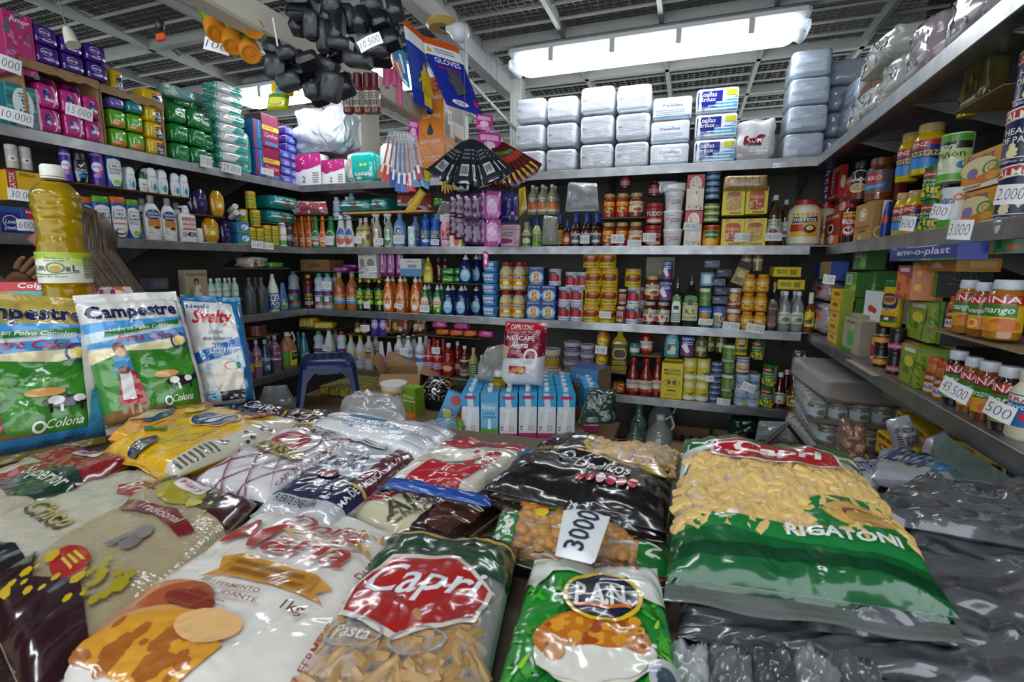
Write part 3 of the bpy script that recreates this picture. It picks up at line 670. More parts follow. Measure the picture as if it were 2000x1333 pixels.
R('B', 3, 'lim', (19, 62), [702, 722, 742], back=1)
P('axi', 'dish_soap_bottle', 'bottle', 'orange dish soap bottle with teardrop label', 'nozzle', '#d4660f', 'p#f4ecd8 50 98 72 70 88 40 84 18 66 3 34 3 16 18 12 40 28 70;p#f2a03c 52 86 68 60 78 36 74 16 62 8 38 8 26 18 24 38;t#2a2a5a 22 48 78 66 alic;e#ffffff 50 22 22 12', cap='#eeeeec', d=.66, lab=(.06, .6, 58), fin='l')
R('B', 3, 'axi', (23, 70), [759, 783, 812], back=1)
P('lgr', 'dish_soap_bottle', 'bottle', 'green dish soap bottle with red lettering', 'nozzle', '#1f7a3a', 'e#f3e0d0 50 60 44 34;T#d42a3c 10 46 92 78 Loza;p#58b032 8 10 92 20 92 40 10 30;e#e8dc4a 66 14 16 10', cap='#eeeeec', d=.66, lab=(.06, .62, 60), fin='l')
R('B', 3, 'lgr', (20, 56), [830, 855], back=1)
P('lla', 'dish_soap_bottle', 'bottle', 'dark blue dish soap bottle with pale oval label', 'nozzle', '#0e2a62', 'e#7cc4e6 50 45 40 44;T#ffffff 20 42 80 58 Llaves;e#cfe8f4 50 66 22 12', cap='#e4e8ec', d=.66, lab=(.06, .56, 58), fin='l')
R('B', 3, 'lla', (24, 56), [876, 901], back=1); R('B', 3, 'lla', (24, 54), [927], inset=.08, where='on back third shelf by the blue tubs')
cards('B', 3, 568, 706, .235, 'warped cardboard sheet over the blue bleach bottles', .2, '#82725a'); cards('B', 3, 745, 826, .215, 'cardboard sheet over the orange soap bottles', .2, '#82725a'); cards('B', 3, 818, 938, .18, 'cardboard sheet over the green and blue soap bottles', .22, '#82725a'); cards('B', 3, 694, 748, .195, 'cardboard sheet over the lime labelled bottles', .2, '#6a5c48')
P('pollo', 'carton', 'box', 'low brown carton', 'box', '#8a6a44', 't#241a12 32 22 66 74 pollo;t#57412c 70 10 92 22 sabor', d=.14, fin='n')
R('B', 3, 'pollo', (56, 22), [629], dz=.24, where='marked pollo on the cardboard sheet')
P('pur', 'soap_pack', 'pack', 'purple soap pack', 'soft', '#b23aa0', 'r#d88ad0 0 10 100 50;L#7c2a78 5 18 90 42 3', d=.12, fin='f')
R('B', 3, 'pur', (30, 9), [673], dz=.24, where='on the cardboard sheet beside the brown carton'); R('B', 3, 'pur', (28, 14), [688], dz=.24, inset=.09, where='behind the flat one on the cardboard sheet', rot=8)
P('polvo', 'powder_box', 'box', 'tall white powder box with green top', 'box', '#d9d9d0', 'r#c8cda0 0 84 100 100;t#3a3a30 16 87 86 97 POLVO;e#8c8c90 50 60 30 16;A#8a4a9a 50 42 80 8 30 Blanco;r#ffffff 18 8 82 30;L#9aa 20 10 80 28 3', d=.05)
R('B', 3, 'polvo', (22, 50), [729], dz=.2, where='with a price card, in front'); R('B', 3, 'polvo', (14, 50), [711], dz=.2, where='left of the one with the price card', inset=.03)
P('pks', 'refill_pouch', 'pouch', 'tall pink refill pouch', 'soft', '#a0448c', 'p#e7b9dc 20 10 80 10 60 90 40 90;L#7a2a6a 26 20 74 44 4', d=.03, fin='f', rub=.08)
R('B', 3, 'pks', (14, 46), [749, 764, 782], dz=.22, inset=.04, where='above the orange soap bottles')
P('wbx', 'carton', 'box', 'white and blue carton leaning back', 'box', '#c9ccd0', 'r#5f97c8 0 0 100 42;r#e4e6e8 0 42 100 100;t#3d4650 24 78 90 90 CAJA x12;B#33383e 36 46 80 66', d=.07)
R('B', 3, 'wbx', (40, 33), [806], dz=.22, where='above the orange soap bottles')
P('ajx', 'dish_soap_bottle', 'bottle', 'yellow green dish soap bottle', 'nozzle', '#a8a62a', 'r#d8c93a 0 0 100 100;T#c82a2a 10 56 92 84 AJAX;e#e8dc4a 50 26 30 20', cap='#c9b93a', d=.66, lab=(.06, .6, 60), fin='l')
R('B', 3, 'ajx', (20, 50), [836], dz=.18, where='above the green soap bottles')
P('brk', 'soap_bottle', 'bottle', 'dim reddish brown soap bottle', 'nozzle', '#4a1f18', '', cap='#55504a', d=.66, fin='l')
R('B', 3, 'brk', (16, 48), [856, 870], dz=.185, inset=.08, where='in the shade above the soap bottles')
P('grs', 'soap_pack', 'pack', 'crumpled green wrapped soap pack', 'soft', '#2f8a32', 'r#8fd05a 10 30 90 60;L#dff0c8 20 36 80 54 2', d=.05, fin='f', rub=.2)
R('B', 3, 'grs', (22, 14), [877, 888], tiers=2, dz=.185, where='above the blue soap bottles')
R('B', 3, 'lla', (27, 54), [905], dz=.185, where='on the upper row'); R('B', 3, 'lla', (24, 54), [930], dz=.185, inset=.1, where='on the upper row, set back', back=1)
# shelf 4
R('B', 4, 'cic', (22, 64), [624], ex='left of the cone')
P('nev', 'bleach_bottle', 'bottle', 'white cone shaped bleach bottle', 'cone', '#eceae4', 'r#f0efe9 0 0 100 100;T#1c1c24 6 56 96 84 NEVEX;p#e07a2c 0 6 60 6 36 44 0 36;e#9a5a2c 78 34 14 12', cap='#f4f4f2', lab=(.06, .48, 75))
R('B', 4, 'nev', (24, 70), [644])
P('clo', 'bleach_bottle', 'bottle', 'white bleach bottle with red lid', 'waist', '#dfe8ec', 'r#1f3f94 0 0 100 100;p#c2202c 20 50 44 88 82 88 98 50 82 12 44 12;p#1f3f94 32 50 50 78 78 78 88 50 78 22 50 22;t#ffffff 14 42 88 60 Clorox', cap='#b3202c', lab=(.12, .52, 75))
R('B', 4, 'clo', (20, 68), [668], ex='with hexagon label'); R('B', 4, 'cic', (18, 62), [656], inset=.1, ex='in the second row')
P('lvy', 'bleach_bottle', 'bottle', 'milky bleach bottle with yellow cap', 'bottle', '#d3d8ca', 'r#dfe3dc 0 0 100 100;T#d8b21c 10 56 94 84 LAVA;T#3a6cb0 10 30 94 52 MULTI;L#7f9ab8 14 6 84 22 3', cap='#d8b41e', lab=(.08, .58, 75))
R('B', 4, 'lvy', (20, 65), [687, 705])
P('mwt', 'cleaner_bottle', 'bottle', 'cream cleaner bottle with grey label', 'ribbed', '#d9d6cc', 'r#c8c8c2 8 0 92 100;r#3a3c42 18 42 66 92;e#d87a3a 40 24 26 16;T#f0f0ea 20 62 64 76 Mas', cap='#d9d6cc', lab=(.3, .72, 70))
R('B', 4, 'mwt', (21, 64), [722], back=1)
P('san', 'cleaner_bottle', 'bottle', 'white and pink slanted cleaner bottle', 'angled', '#e8e4e6', 'p#c2488a 0 0 100 0 100 80 40 96 0 40;T#ffffff 20 44 94 62 Sanit;e#f2c8dc 60 20 20 12', d=.6, lab=(.05, .62, 60), sq=2.4)
R('B', 4, 'san', (17, 56), [745, 761])
P('mis', 'bleach_bottle', 'bottle', 'white ribbed bottle with blue label', 'ribbed', '#e6e9ea', 'r#6fb8e0 0 0 100 100;T#1f4f9a 12 54 94 84 mis;p#2f7fc0 0 0 100 0 100 22 0 40', cap='#eef0f0', lab=(.34, .68, 80))
R('B', 4, 'mis', (21, 70), [777, 797, 821], back=1)
P('red', 'softener_bottle', 'bottle', 'red softener bottle with white label', 'soda', '#b8281f', 'r#dfe0ea 0 0 100 100;T#a02a3a 12 58 90 80 Suave;e#c9a0c8 50 30 36 20;L#55607a 12 6 86 16 2', cap='#c8443a', lab=(.2, .56, 78), fin='l')
R('B', 4, 'red', (19, 68), [838, 856], back=1)
P('rdt', 'sauce_bottle', 'bottle', 'tall dark red bottle with orange label', 'ribbed', '#9a1420', 'r#c83a24 0 0 100 100;e#f0d8b8 42 50 30 24;T#ffffff 12 40 80 62 Ropa', cap='#d8d8d8', lab=(.08, .45, 80), fin='l')
R('B', 4, 'rdt', (24, 64), [875]); R('B', 4, 'rdt', (18, 64), [892], inset=.07, ex='set back')
P('brw', 'cleaner_bottle', 'bottle', 'brown cleaner bottle with white label', 'soda', '#6a2f1c', 'r#e4e2dc 0 0 100 100;r#8c8c8c 14 10 86 34;L#444 16 50 84 88 5', cap='#efefed', lab=(.1, .58, 80), fin='l')
R('B', 4, 'brw', (20, 62), [908])
P('ygr', 'cleaner_bottle', 'bottle', 'yellow green bottle with green label', 'bottle', '#b3b568', 'r#3f7a3a 20 0 80 100;L#d8e0c0 26 10 74 88 5', cap='#c8c86a', lab=(.1, .5, 70))
R('B', 4, 'ygr', (19, 60), [923])
P('clr', 'small_bottle', 'bottle', 'small clear bottle with white cap', 'bottle', '#b8b7a8', 'r#d8d6c8 10 10 90 90', cap='#e8e8e6', fin='l')
R('B', 4, 'clr', (15, 48), [941], back=1)
cards('B', 4, 584, 650, .235, 'cardboard sheet over the pale blue bleach bottle', .2, '#7a6a50'); cards('B', 4, 672, 806, .215, 'cardboard sheet over the milky bleach bottles', .2, '#7a6a50'); cards('B', 4, 808, 940, .24, 'cardboard sheet over the red bottles', .2, '#7a6a50')
P('yel', 'sponge_pack', 'pack', 'yellow sponge pack in clear film', 'soft', '#c9b012', 'L#f2ea9a 10 20 90 70 3', d=.08, fin='f', rub=.1)
R('B', 4, 'yel', (14, 20), [598, 612], dz=.24, where='on the cardboard above the bleach bottles'); R('B', 4, 'yel', (34, 14), [634], dz=.24, where='lying flat above the bleach bottles', rot=10)
P('blk', 'polish_bottle', 'bottle', 'black bottle with yellow label', 'bottle', '#18150f', 'r#c8a23a 0 0 100 100;G#2a1c10 5 5 95 95 16 9;r#e8dca0 10 10 90 40', cap='#16130e', lab=(.06, .58, 80))
R('B', 4, 'blk', (15, 34), [699, 714], dz=.225, where='on the cardboard above the milky bottles')
P('prp', 'softener_bottle', 'bottle', 'violet bottle in clear wrap', 'waist', '#5a3a9a', 'e#a89ad0 50 60 40 36;r#dcd4ea 26 50 74 66', cap='#8a7ab8', lab=(.2, .8, 70), fin='l')
R('B', 4, 'prp', (18, 40), [733, 749], dz=.22, where='on the cardboard above the pink bottles')
P('bsc', 'snack_pack', 'pack', 'clear wrapped pack of brown goods', 'soft', '#6a4a34', 'e#c89a5a 30 40 18 24;e#8a3a24 64 60 16 20;e#d8c8a8 60 28 14 12;e#4a8a3a 24 76 10 10', d=.08, fin='f', rub=.16)
R('B', 4, 'bsc', (32, 36), [786], dz=.24, where='above the white ribbed bottles'); R('B', 4, 'bsc', (26, 30), [812], dz=.24, inset=.05, where='above the first red bottle', rot=15); R('B', 4, 'bsc', (12, 38), [764], dz=.23, where='standing beside the violet bottles')
P('net', 'scrub_pad_pack', 'pack', 'orange scrub pad bundle', 'soft', '#b8521c', 'p#d87a3a 0 50 40 100 60 100 100 50 60 0 40 0', d=.07, fin='f', rub=.15)
P('netp', 'scrub_pad_pack', 'pack', 'magenta scrub pad bundle', 'soft', '#a8307a', 'p#d05aa0 0 50 40 100 60 100 100 50 60 0 40 0', d=.07, fin='f', rub=.15)
R('B', 4, 'net', (26, 12), [868, 895], dz=.25, where='above the dark red bottles'); R('B', 4, 'netp', (28, 14), [862], dz=.29, inset=.02, where='on top of the orange bundle, left', rot=5); R('B', 4, 'netp', (30, 14), [952], dz=.25, where='at the right end of the cardboard'); R('B', 4, 'net', (26, 13), [922], dz=.25, where='beside the magenta bundle at the right end'); R('B', 4, 'netp', (30, 14), [905], dz=.29, where='on top of the orange bundles, right', rot=-5)
# ------------------------------------------------------------------ back wall, right half
# shelf 2
P('cli', 'detergent_jug', 'jug', 'pink detergent jug with handle', 'pot', '#e3b6c6', 'r#f0dbe2 0 0 62 100;T#1f2a6a 4 60 56 84 CLIC;e#c2407a 30 28 26 20;r#c88aa4 70 10 100 30', cap='#e9c3d0', d=.5, lab=(.06, .78, 62), sq=4)
R('B', 2, 'cli', (38, 42), [999], rot=-6)
P('bei', 'sauce_bottle', 'bottle', 'beige sauce bottle with green and red label', 'soy', '#b9b68c', 'r#3a7a3a 0 0 100 66;r#a02a24 0 66 100 100;e#e8e4c8 50 30 30 22', cap='#c9c6a0', lab=(.08, .6, 80), fin='l')
R('B', 2, 'bei', (20, 48), [1029])
P('grn', 'lime_sauce_bottle', 'bottle', 'lime green labelled sauce bottle with blue cap seal', 'soy', '#b4bf8a', 'r#6fbf2c 0 0 100 100;L#3f8a1a 14 20 80 70 6;t#2a5a14 60 6 90 18 G', cap='#2a4aa8', lab=(.06, .56, 80), fin='l')
R('B', 2, 'grn', (18, 58), [1049]); R('B', 2, 'grn', (16, 56), [1036], inset=.08, ex='in the second row')
P('soy', 'soy_sauce_bottle', 'bottle', 'dark soy sauce bottle with blue checked cap seal', 'soy', '#140d0a', 'r#55585c 0 0 100 62;r#8c1f22 0 74 100 100;T#f2f2f2 8 44 94 72 Soya;e#c8c8c8 50 16 30 9', cap='#2d4a9c', lab=(.08, .58, 80), fin='l')
P('soyo', 'soy_sauce_bottle', 'bottle', 'dark sauce bottle with orange label', 'soy', '#1c0f0a', 'r#c2542a 0 0 100 80;r#7c1a1c 0 80 100 100;e#e8c8a0 50 40 30 20', cap='#2d4a9c', lab=(.08, .52, 80), fin='l')
P('soyy', 'soy_sauce_bottle', 'bottle', 'dark sauce bottle with mustard label', 'soy', '#1c0f0a', 'r#c29a3a 0 0 100 100;L#6a4a1a 14 10 86 88 7', cap='#2d4a9c', lab=(.08, .52, 80), fin='l')
R('B', 2, 'soyy', (14, 62), [1093]); R('B', 2, 'soyo', (15, 52), [1106]); R('B', 2, 'soy', (20, 64), [1123, 1145, 1164], back=1)
P('clb', 'drink_bottle', 'bottle', 'clear bottle with orange and white label', 'soda', '#a8a58e', 'r#e8e0cc 0 0 100 100;e#e07a3a 50 40 34 26;T#c22a24 20 60 80 80 Frut', cap='#d9d6ca', lab=(.1, .55, 80), fin='l')
R('B', 2, 'clb', (19, 58), [1041, 1060, 1078], dz=.165, back=1, where='in film above the sauce bottles')
P('jsp', 'pasta_sauce_jar', 'jar', 'tomato sauce jar with red and yellow label', 'jar', '#8a3418', 'r#b3201c 0 0 100 100;r#e8c22c 20 62 80 92;T#b3201c 24 66 76 84 SALSA;e#e2b43a 50 32 26 22;e#5a8a2a 38 36 8 12;e#7a2a14 60 26 10 10', cap='#c9a86a', lab=(.14, .68, 80), fin='l')
P('jcm', 'pasta_sauce_jar', 'jar', 'tomato sauce jar with cream label', 'jar', '#7a3418', 'r#e8d9a8 0 12 100 90;r#7c2018 0 60 100 74;t#4a2a14 30 76 70 86 RICA;T#ffffff 8 58 94 76 Completa;e#a8481c 56 32 22 14', cap='#c9a86a', lab=(.14, .7, 80), fin='l')
for T, z in ((0, 0), (1, .142)):
    R('B', 2, 'jsp', (26, 46), [1185, 1211], dz=z, where='on back second shelf, '+('lower row' if T == 0 else 'upper row'), back=1); R('B', 2, 'jcm', (28, 47), [1241], dz=z, where='on back second shelf, '+('lower row' if T == 0 else 'upper row'))
cards('B', 2, 1172, 1262, .137, 'cardboard sheet between the two rows of sauce jars', .16, '#8a7a5e')
P('mar', 'coffee_jar', 'jar', 'dark red jar with dark lid', 'jar', '#4a1014', 'r#7a1a20 0 0 100 100;L#c8a8a0 14 20 84 60 3', cap='#3a1014', lab=(.1, .66, 80), fin='l')
R('B', 2, 'mar', (22, 34), [1221], dz=.285, inset=.05, where='above the tomato sauce jars'); R('B', 2, 'mar', (26, 32), [1278], dz=.24, where='above the red lidded cocoa jars', inset=.03)
P('tod', 'cocoa_jar', 'jar', 'cocoa powder jar with red lid', 'pot', '#5a1c18', 'r#a8201f 0 20 100 100;e#6a1414 50 60 46 26;t#f4efe6 8 48 92 78 TODDY;e#d8a890 50 16 40 14;L#e8d0c0 20 8 80 18 2', cap='#a81c20', lab=(.06, .76, 80))
R('B', 2, 'tod', (32, 41), [1275], tiers=2)
P('cop', 'cream_tub', 'tub', 'white cream tub with red and blue lettering', 'tub', '#e9eaea', 'T#c8343a 14 42 90 70 Coposa;p#2f6fb8 30 30 92 38 92 44 40 38;A#7ab0d8 60 26 60 5 8 Crema;L#9aa8b8 20 80 60 86 1', cap='#f0f1f1', lab=(.1, .82, 62))
R('B', 2, 'cop', (38, 34), [1313], tiers=3)
P('wpk', 'napkin_pack', 'pack', 'white soft pack', 'soft', '#dadfe4', 'L#b4bcc6 20 20 70 34 2', d=.12, fin='f', rub=.07)
R('B', 2, 'wpk', (48, 26), [1304], dz=.252, where='tilted on top of the pack on the cream tubs', rot=12, inset=.01); R('B', 2, 'wpk', (50, 20), [1310], dz=.233-.03+.05, where='lying on the cream tubs')
P('chi', 'milk_powder_box', 'box', 'tall red and cream carton with rooster', 'box', '#e0cdb8', 'r#c23a34 0 62 100 100;e#efe4d4 50 74 34 22;G#c8322c 26 62 74 90 40 3.2;e#e9e6e0 50 34 16 18;e#dcd8d2 42 22 20 12;e#b3342c 56 50 4 4;G#5a4034 10 2 90 16 26 4;r#e9dccb 0 0 3 62', d=.06, side='r#d4bca4 0 0 100 62;r#b8342e 0 62 100 100')
R('B', 2, 'chi', (33, 67), [1353], tiers=2)
P('tunb', 'tuna_can', 'can', 'flat blue tuna can', 'can', '#3a6a90', 'r#3f7298 0 10 100 90;L#bcd0de 10 30 90 70 2', lab=(.05, .95, 85))
P('tung', 'tuna_can', 'can', 'flat green and white tuna can', 'can', '#8aa05a', 'r#e2e6da 0 20 100 60;r#4f8a4a 0 60 100 90;e#d8c23a 40 44 12 20', lab=(.05, .95, 85))
P('frc', 'fruit_can', 'can', 'orange fruit can with red band', 'can', '#d88a1c', 'r#a82a1c 0 80 100 100;e#2c7a3a 55 56 38 20;T#ffffff 26 50 84 62 del Monte;e#f2b83a 40 18 36 18;r#e0961f 0 30 30 60', lab=(.04, .96, 85))
R('B', 2, 'frc', (35, 40), [1389]); R('B', 2, 'tung', (31, 11), [1388], tiers=3, dz=.112, where='on the orange fruit can'); R('B', 2, 'tunb', (29, 11), [1391], tiers=5, dz=.215, where='above the green ones on back second shelf')
P('mag', 'soup_box', 'box', 'yellow soup display box with window', 'box', '#e3d20e', 'b#c8962c 16 16 84 84;G#e8cf7a 18 18 80 62 34 6;e#b3302a 50 76 30 8;e#c22a20 24 93 16 4;t#ffffff 12 91 36 95 MAGGI;t#8a6a10 30 66 70 78 Pollo;t#3f9a3a 70 88 92 96 Sopa;r#8a3a1c 34 5 86 10', d=.1, side='r#d8c70c 0 0 100 100;L#8a3a1c 16 8 84 12 1')
P('mag2', 'soup_box', 'box', 'yellow noodle display box with window', 'box', '#e3d20e', 'b#c22a24 16 16 84 84;G#e8d79a 18 18 80 50 30 6;T#f2e03a 20 56 80 72 Fideos;e#c22a20 24 93 16 4;t#ffffff 12 91 36 95 MAGGI;t#3f9a3a 70 88 92 96 Sopa;r#8a3a1c 34 5 86 10', d=.1, side='r#d8c70c 0 0 100 100')
R('B', 2, 'mag2', (43, 52), [1429], ex='lower left'); R('B', 2, 'mag', (43, 53), [1473], ex='lower right'); R('B', 2, 'mag', (43, 54), [1431], dz=.139, ex='upper left'); R('B', 2, 'mag2', (43, 53), [1475], dz=.142, ex='upper right')
P('vin', 'vinegar_bottle', 'bottle', 'brown vinegar bottle with white label', 'soda', '#4a3520', 'r#d8dcd6 0 0 100 100;o#5a6a4a 50 66 36 24 .9;T#3a4a30 26 60 74 72 TIPO;e#7a3a34 50 28 22 12', cap='#c5ccd2', lab=(.2, .52, 80), fin='l')
R('B', 2, 'vin', (28, 98), [1512], back=1); R('B', 2, 'vin', (22, 90), [1532], inset=.08, ex='with blank side showing')
P('mvg', 'mayonnaise_jar', 'jar', 'very large mayonnaise jar with red lid', 'bigjar', '#e6dfc4', 'r#e2b814 0 0 100 100;r#b8281c 0 22 46 52;p#1f2f86 6 58 10 84 50 78 92 86 94 64 50 60;t#f4f6fa 12 64 88 78 mavesa;e#5a2418 68 32 22 18;e#e8dcb8 68 36 13 10;t#8a6a10 20 90 60 95 Mayonesa', cap='#b21e26', lab=(.2, .7, 50))
R('B', 2, 'mvg', (68, 90), [1564]); R('B', 2, 'mvg', (60, 84), [1606], inset=.1, where='partly hidden behind the front one')
# shelf 3
P('llt', 'soap_tub', 'tub', 'blue soap tub', 'tub', '#3f86c8', 'r#d8e6f2 0 0 100 100;r#3f7fc4 60 0 100 100;T#1f3f94 4 40 74 76 Llaves;p#4a9ad0 0 0 100 0 60 24 0 30', cap='#2f96d0', lab=(.1, .82, 80), d=1, sq=3)
R('B', 3, 'llt', (32, 20.5), [959], tiers=5)
P('mvj', 'mayonnaise_jar', 'jar', 'mayonnaise jar with yellow label and red lid', 'mayo', '#dcd2a8', 'r#e6b81e 0 0 100 100;r#d87a1c 0 14 100 34;p#1f2f86 4 58 8 84 50 76 94 84 96 64 50 58;t#f4f6fa 10 62 90 76 mavesa;e#f4efe0 52 22 18 12', cap='#b82a30', lab=(.14, .62, 80))
R('B', 3, 'mvj', (26, 52), [988, 1014], tiers=2, gap=.006, back=1); cards('B', 3, 972, 1030, .152, 'cardboard sheet between the two rows of mayonnaise jars', .16, '#8a7a5e')
P('dia', 'meat_can', 'can', 'square blue canned meat', 'box', '#27408c', 'p#8cc4e8 0 42 14 66 50 76 86 66 100 42 86 16 50 8 14 16;e#f0e6d0 50 42 33 28;e#d8a03a 50 24 24 10;G#c2301f 36 36 66 56 10 7;e#d8b04a 50 60 20 7;t#e9eef6 12 86 88 94 DIABLITO;t#e9eef6 14 2 86 8 jamon', d=.075, side='r#c9c5b8 0 96 100 100;r#27408c 0 0 100 96', fin='k')
R('B', 3, 'dia', (28, 34), [1045, 1074], ex='bottom'); R('B', 3, 'dia', (27, 33), [1047, 1075], dz=.092, ex='middle'); R('B', 3, 'dia', (28, 36), [1051], dz=.184, ex='top')
P('tom', 'tomato_can', 'can', 'peeled tomato can', 'can', '#cfd2da', 'r#24398c 0 24 62 84;r#dfe2ea 0 84 100 100;r#eceef2 0 0 100 24;e#c2281f 20 48 11 24;e#cf3426 42 50 11 26;e#b8221a 66 46 12 24;e#4a8a34 30 76 9 5;e#d88a5a 84 34 10 8;t#8a2a24 16 87 84 97 STIANESE;t#24398c 14 6 86 16 POMODORI', lab=(.03, .97, 85))
R('B', 3, 'tom', (24, 32), [1102, 1127], tiers=2, gap=.001); R('B', 3, 'tom', (24, 34), [1108, 1131], dz=.163, ex='third layer'); R('B', 3, 'tom', (24, 32), [1085], dz=.184, ex='on the blue square cans')
P('sti', 'bean_can', 'can', 'yellow bean can with red band', 'can', '#dcc514', 'r#b23a1c 0 86 100 100;t#f2e6b0 14 88 86 97 STIANESE;e#7a2c14 50 50 36 22;e#c25a24 50 58 26 12;e#8a3418 50 38 30 12;e#8a3a1c 18 36 8 8;t#f0d87a 34 56 66 64 POROTO;L#6a5a14 20 8 80 18 2', lab=(.03, .97, 85))
R('B', 3, 'sti', (32, 34), [1152, 1184], tiers=4, gap=.001, back=0); R('B', 3, 'sti', (32, 35), [1236], dz=.186, ex='on two tomato cans'); R('B', 3, 'tom', (25, 35), [1236], tiers=2, gap=.0, ex='under a yellow can')
R('B', 3, 'tom', (22, 33), [1250], tiers=2, inset=.09, where='in the second row behind the single column')
P('srj', 'tomato_paste_jar', 'jar', 'small tomato paste jar with white lid', 'jar', '#7c2f1a', 'r#c2b8a4 20 0 70 100;r#a83226 24 20 66 60;L#6a4a3a 26 64 66 92 3', cap='#cfc9bc', lab=(.12, .7, 70), fin='l')
R('B', 3, 'srj', (21, 32), [1212], tiers=2, gap=.002)
P('drj', 'pasta_sauce_jar', 'jar', 'dark red sauce jar with green and white label', 'jar', '#561a10', 'r#dcd8c8 0 0 100 100;r#7aa33a 0 60 40 100;G#b82e22 10 4 90 46 14 9;t#5a3a2a 44 64 92 78 Salsa', cap='#b9b09a', lab=(.14, .66, 80), fin='l')
R('B', 3, 'drj', (26, 44), [1269, 1294]); R('B', 3, 'jcm', (28, 47), [1274], dz=.122, where='on back third shelf above the dark red jars')
P('goy', 'milk_can', 'can', 'blue and purple can with white lettering', 'can', '#2f4a90', 'r#2c3f88 0 78 100 100;t#f2f4f8 10 82 90 97 GOYA;r#8c4a7a 0 0 100 46;p#eef0f6 10 50 40 70 60 20 44 14 20 40;L#dfe4f0 20 60 80 74 2', lab=(.04, .96, 85))
R('B', 3, 'goy', (26, 38), [1299], dz=.122); R('B', 3, 'goy', (19, 36), [1304], dz=.225, ex='small one on top')
P('sac', 'seasoning_sachet', 'sachet', 'olive green seasoning sachet', 'box', '#6a6434', 'r#5e5a2c 0 0 100 100;o#a8a070 70 30 24 10 .86;t#c9bf8a 52 27 88 33 OREGANO;L#8a8450 8 84 40 94 3', d=.01)
R('B', 3, 'sac', (54, 42), [1290], dz=.225, inset=.14, where='at the back above the jars')
P('oil1', 'olive_oil_bottle', 'bottle', 'dark olive oil bottle with white and green label', 'oil', '#17200f', 'r#c8d0c0 10 0 90 100;r#4f8a3a 10 70 90 100;e#e8ece0 50 60 30 22;e#24301c 50 56 14 8;L#6a7a5a 20 6 80 34 4', cap='#2f3a24', lab=(.08, .62, 62), fin='l', sq=4)
R('B', 3, 'oil1', (20, 92), [1322])
P('oil2', 'olive_oil_bottle', 'bottle', 'large dark olive oil bottle with cream tree label', 'oil', '#141c10', 'r#c9c58e 0 0 100 72;e#2f7a34 36 84 22 14;e#3f8f40 62 84 22 14;e#2f7a34 50 92 20 9;p#4a2f18 45 62 55 62 53 84 47 84;t#3a3418 14 62 86 67 EXTRA;t#1a1a14 36 26 64 46 RS;L#5a5430 20 8 80 16 2', cap='#2f3a24', lab=(.12, .62, 62), fin='l', sq=4)
R('B', 3, 'oil2', (31, 96), [1349])
P('gbc', 'vegetable_can', 'can', 'green bean can', 'can', '#6a8a4a', 'r#dfe2c8 0 80 70 100;Z#5f9a34 2 8 90 60 26 18;Z#8fbf4a 2 8 90 60 16 18;r#6a3f7a 78 0 100 100', lab=(.04, .96, 85))
P('lbc', 'milk_can', 'can', 'pale blue can', 'can', '#7aa8c8', 'r#a8cce0 10 10 90 90;r#e9eef2 30 20 62 80;B#333 70 30 88 70', lab=(.04, .96, 85))
P('blc', 'drink_can', 'can', 'blue mango drink can', 'can', '#2f8ac0', 'e#d88a2c 44 56 30 20;T#ffffff 14 78 86 92 Luisol;p#3f9a4a 0 0 100 0 100 26 0 14', lab=(.04, .96, 85))
P('crn', 'corn_can', 'can', 'blue and gold corn can', 'can', '#3a78c0', 'r#3a78c0 0 55 100 100;G#e2b43a 2 2 98 52 70 7;t#e2484a 16 74 90 88 Maiz;e#dfe9f4 40 64 26 8', lab=(.04, .96, 85))
R('B', 3, 'blc', (26, 38), [1377]); R('B', 3, 'gbc', (26, 36), [1378], dz=.101); R('B', 3, 'lbc', (28, 26), [1376], dz=.199); R('B', 3, 'crn', (26, 42), [1405])
P('dbx', 'tea_box', 'box', 'small dark blue carton', 'box', '#1c2238', 'L#6a7090 20 20 80 50 2;r#9aa0b0 10 60 50 74', d=.08)
for q, (x, z, r_) in enumerate([(1404, .115, 0), (1404, .158, 8), (1400, .2, -10), (1408, .243, 6), (1390, .285, 0)]): R('B', 3, 'dbx', (30, 15), [x], dz=z, rot=r_, inset=.02 if z > .28 else .0, where='heaped on the corn can, '+['lowest', 'second up', 'third up', 'fourth up', 'topmost'][q])
P('dal', 'malt_jar', 'jar', 'tan malt drink jar with white lid', 'pot', '#a8663a', 'e#d8b070 46 66 30 26;A#f2ece4 50 26 88 22 6 Dalvita;r#8a3a24 0 0 100 14;e#c28a4a 70 60 14 14', cap='#e9e6e0', lab=(.05, .8, 80))
R('B', 3, 'dal', (27, 38), [1431], tiers=2)
P('cho', 'chocolate_packet', 'packet', 'gold and brown sachet leaning', 'box', '#a89a6a', 'r#3a2418 0 70 100 100;e#d8c88a 50 44 30 16;L#5a4a2a 20 10 80 30 4', d=.012)
t_ = R('B', 3, 'cho', (26, 46), [1436], dz=.21, where='on the malt drink jars')[0]; t_.rotation_euler = (math.radians(-12), math.radians(20), 0)
P('rik', 'cheese_spread_jar', 'jar', 'yellow cheese spread jar', 'jar', '#dd9c12', 'r#e8a414 0 0 100 100;A#f2f0e2 50 72 90 26 8 Rikesa;b#e8d24a 20 10 80 52;e#c27a14 50 28 22 14;r#3a3a6a 12 44 30 50', cap='#d99a14', lab=(.1, .72, 75))
R('B', 3, 'rik', (25, 34), [1456, 1483], tiers=3, gap=.0035); cards('B', 3, 1440, 1498, .088, 'lower cardboard sheet among the yellow cheese jars', .14, '#a08a62'); cards('B', 3, 1440, 1498, .18, 'upper cardboard sheet among the yellow cheese jars', .14, '#a08a62')
P('org', 'syrup_bottle', 'bottle', 'brown topped bottle with white label', 'soda', '#a8865a', 'r#dcdcd6 0 0 100 100;T#8a8a84 20 50 80 70 Organic', cap='#d2cfc6', lab=(.0, .5, 80), fin='l')
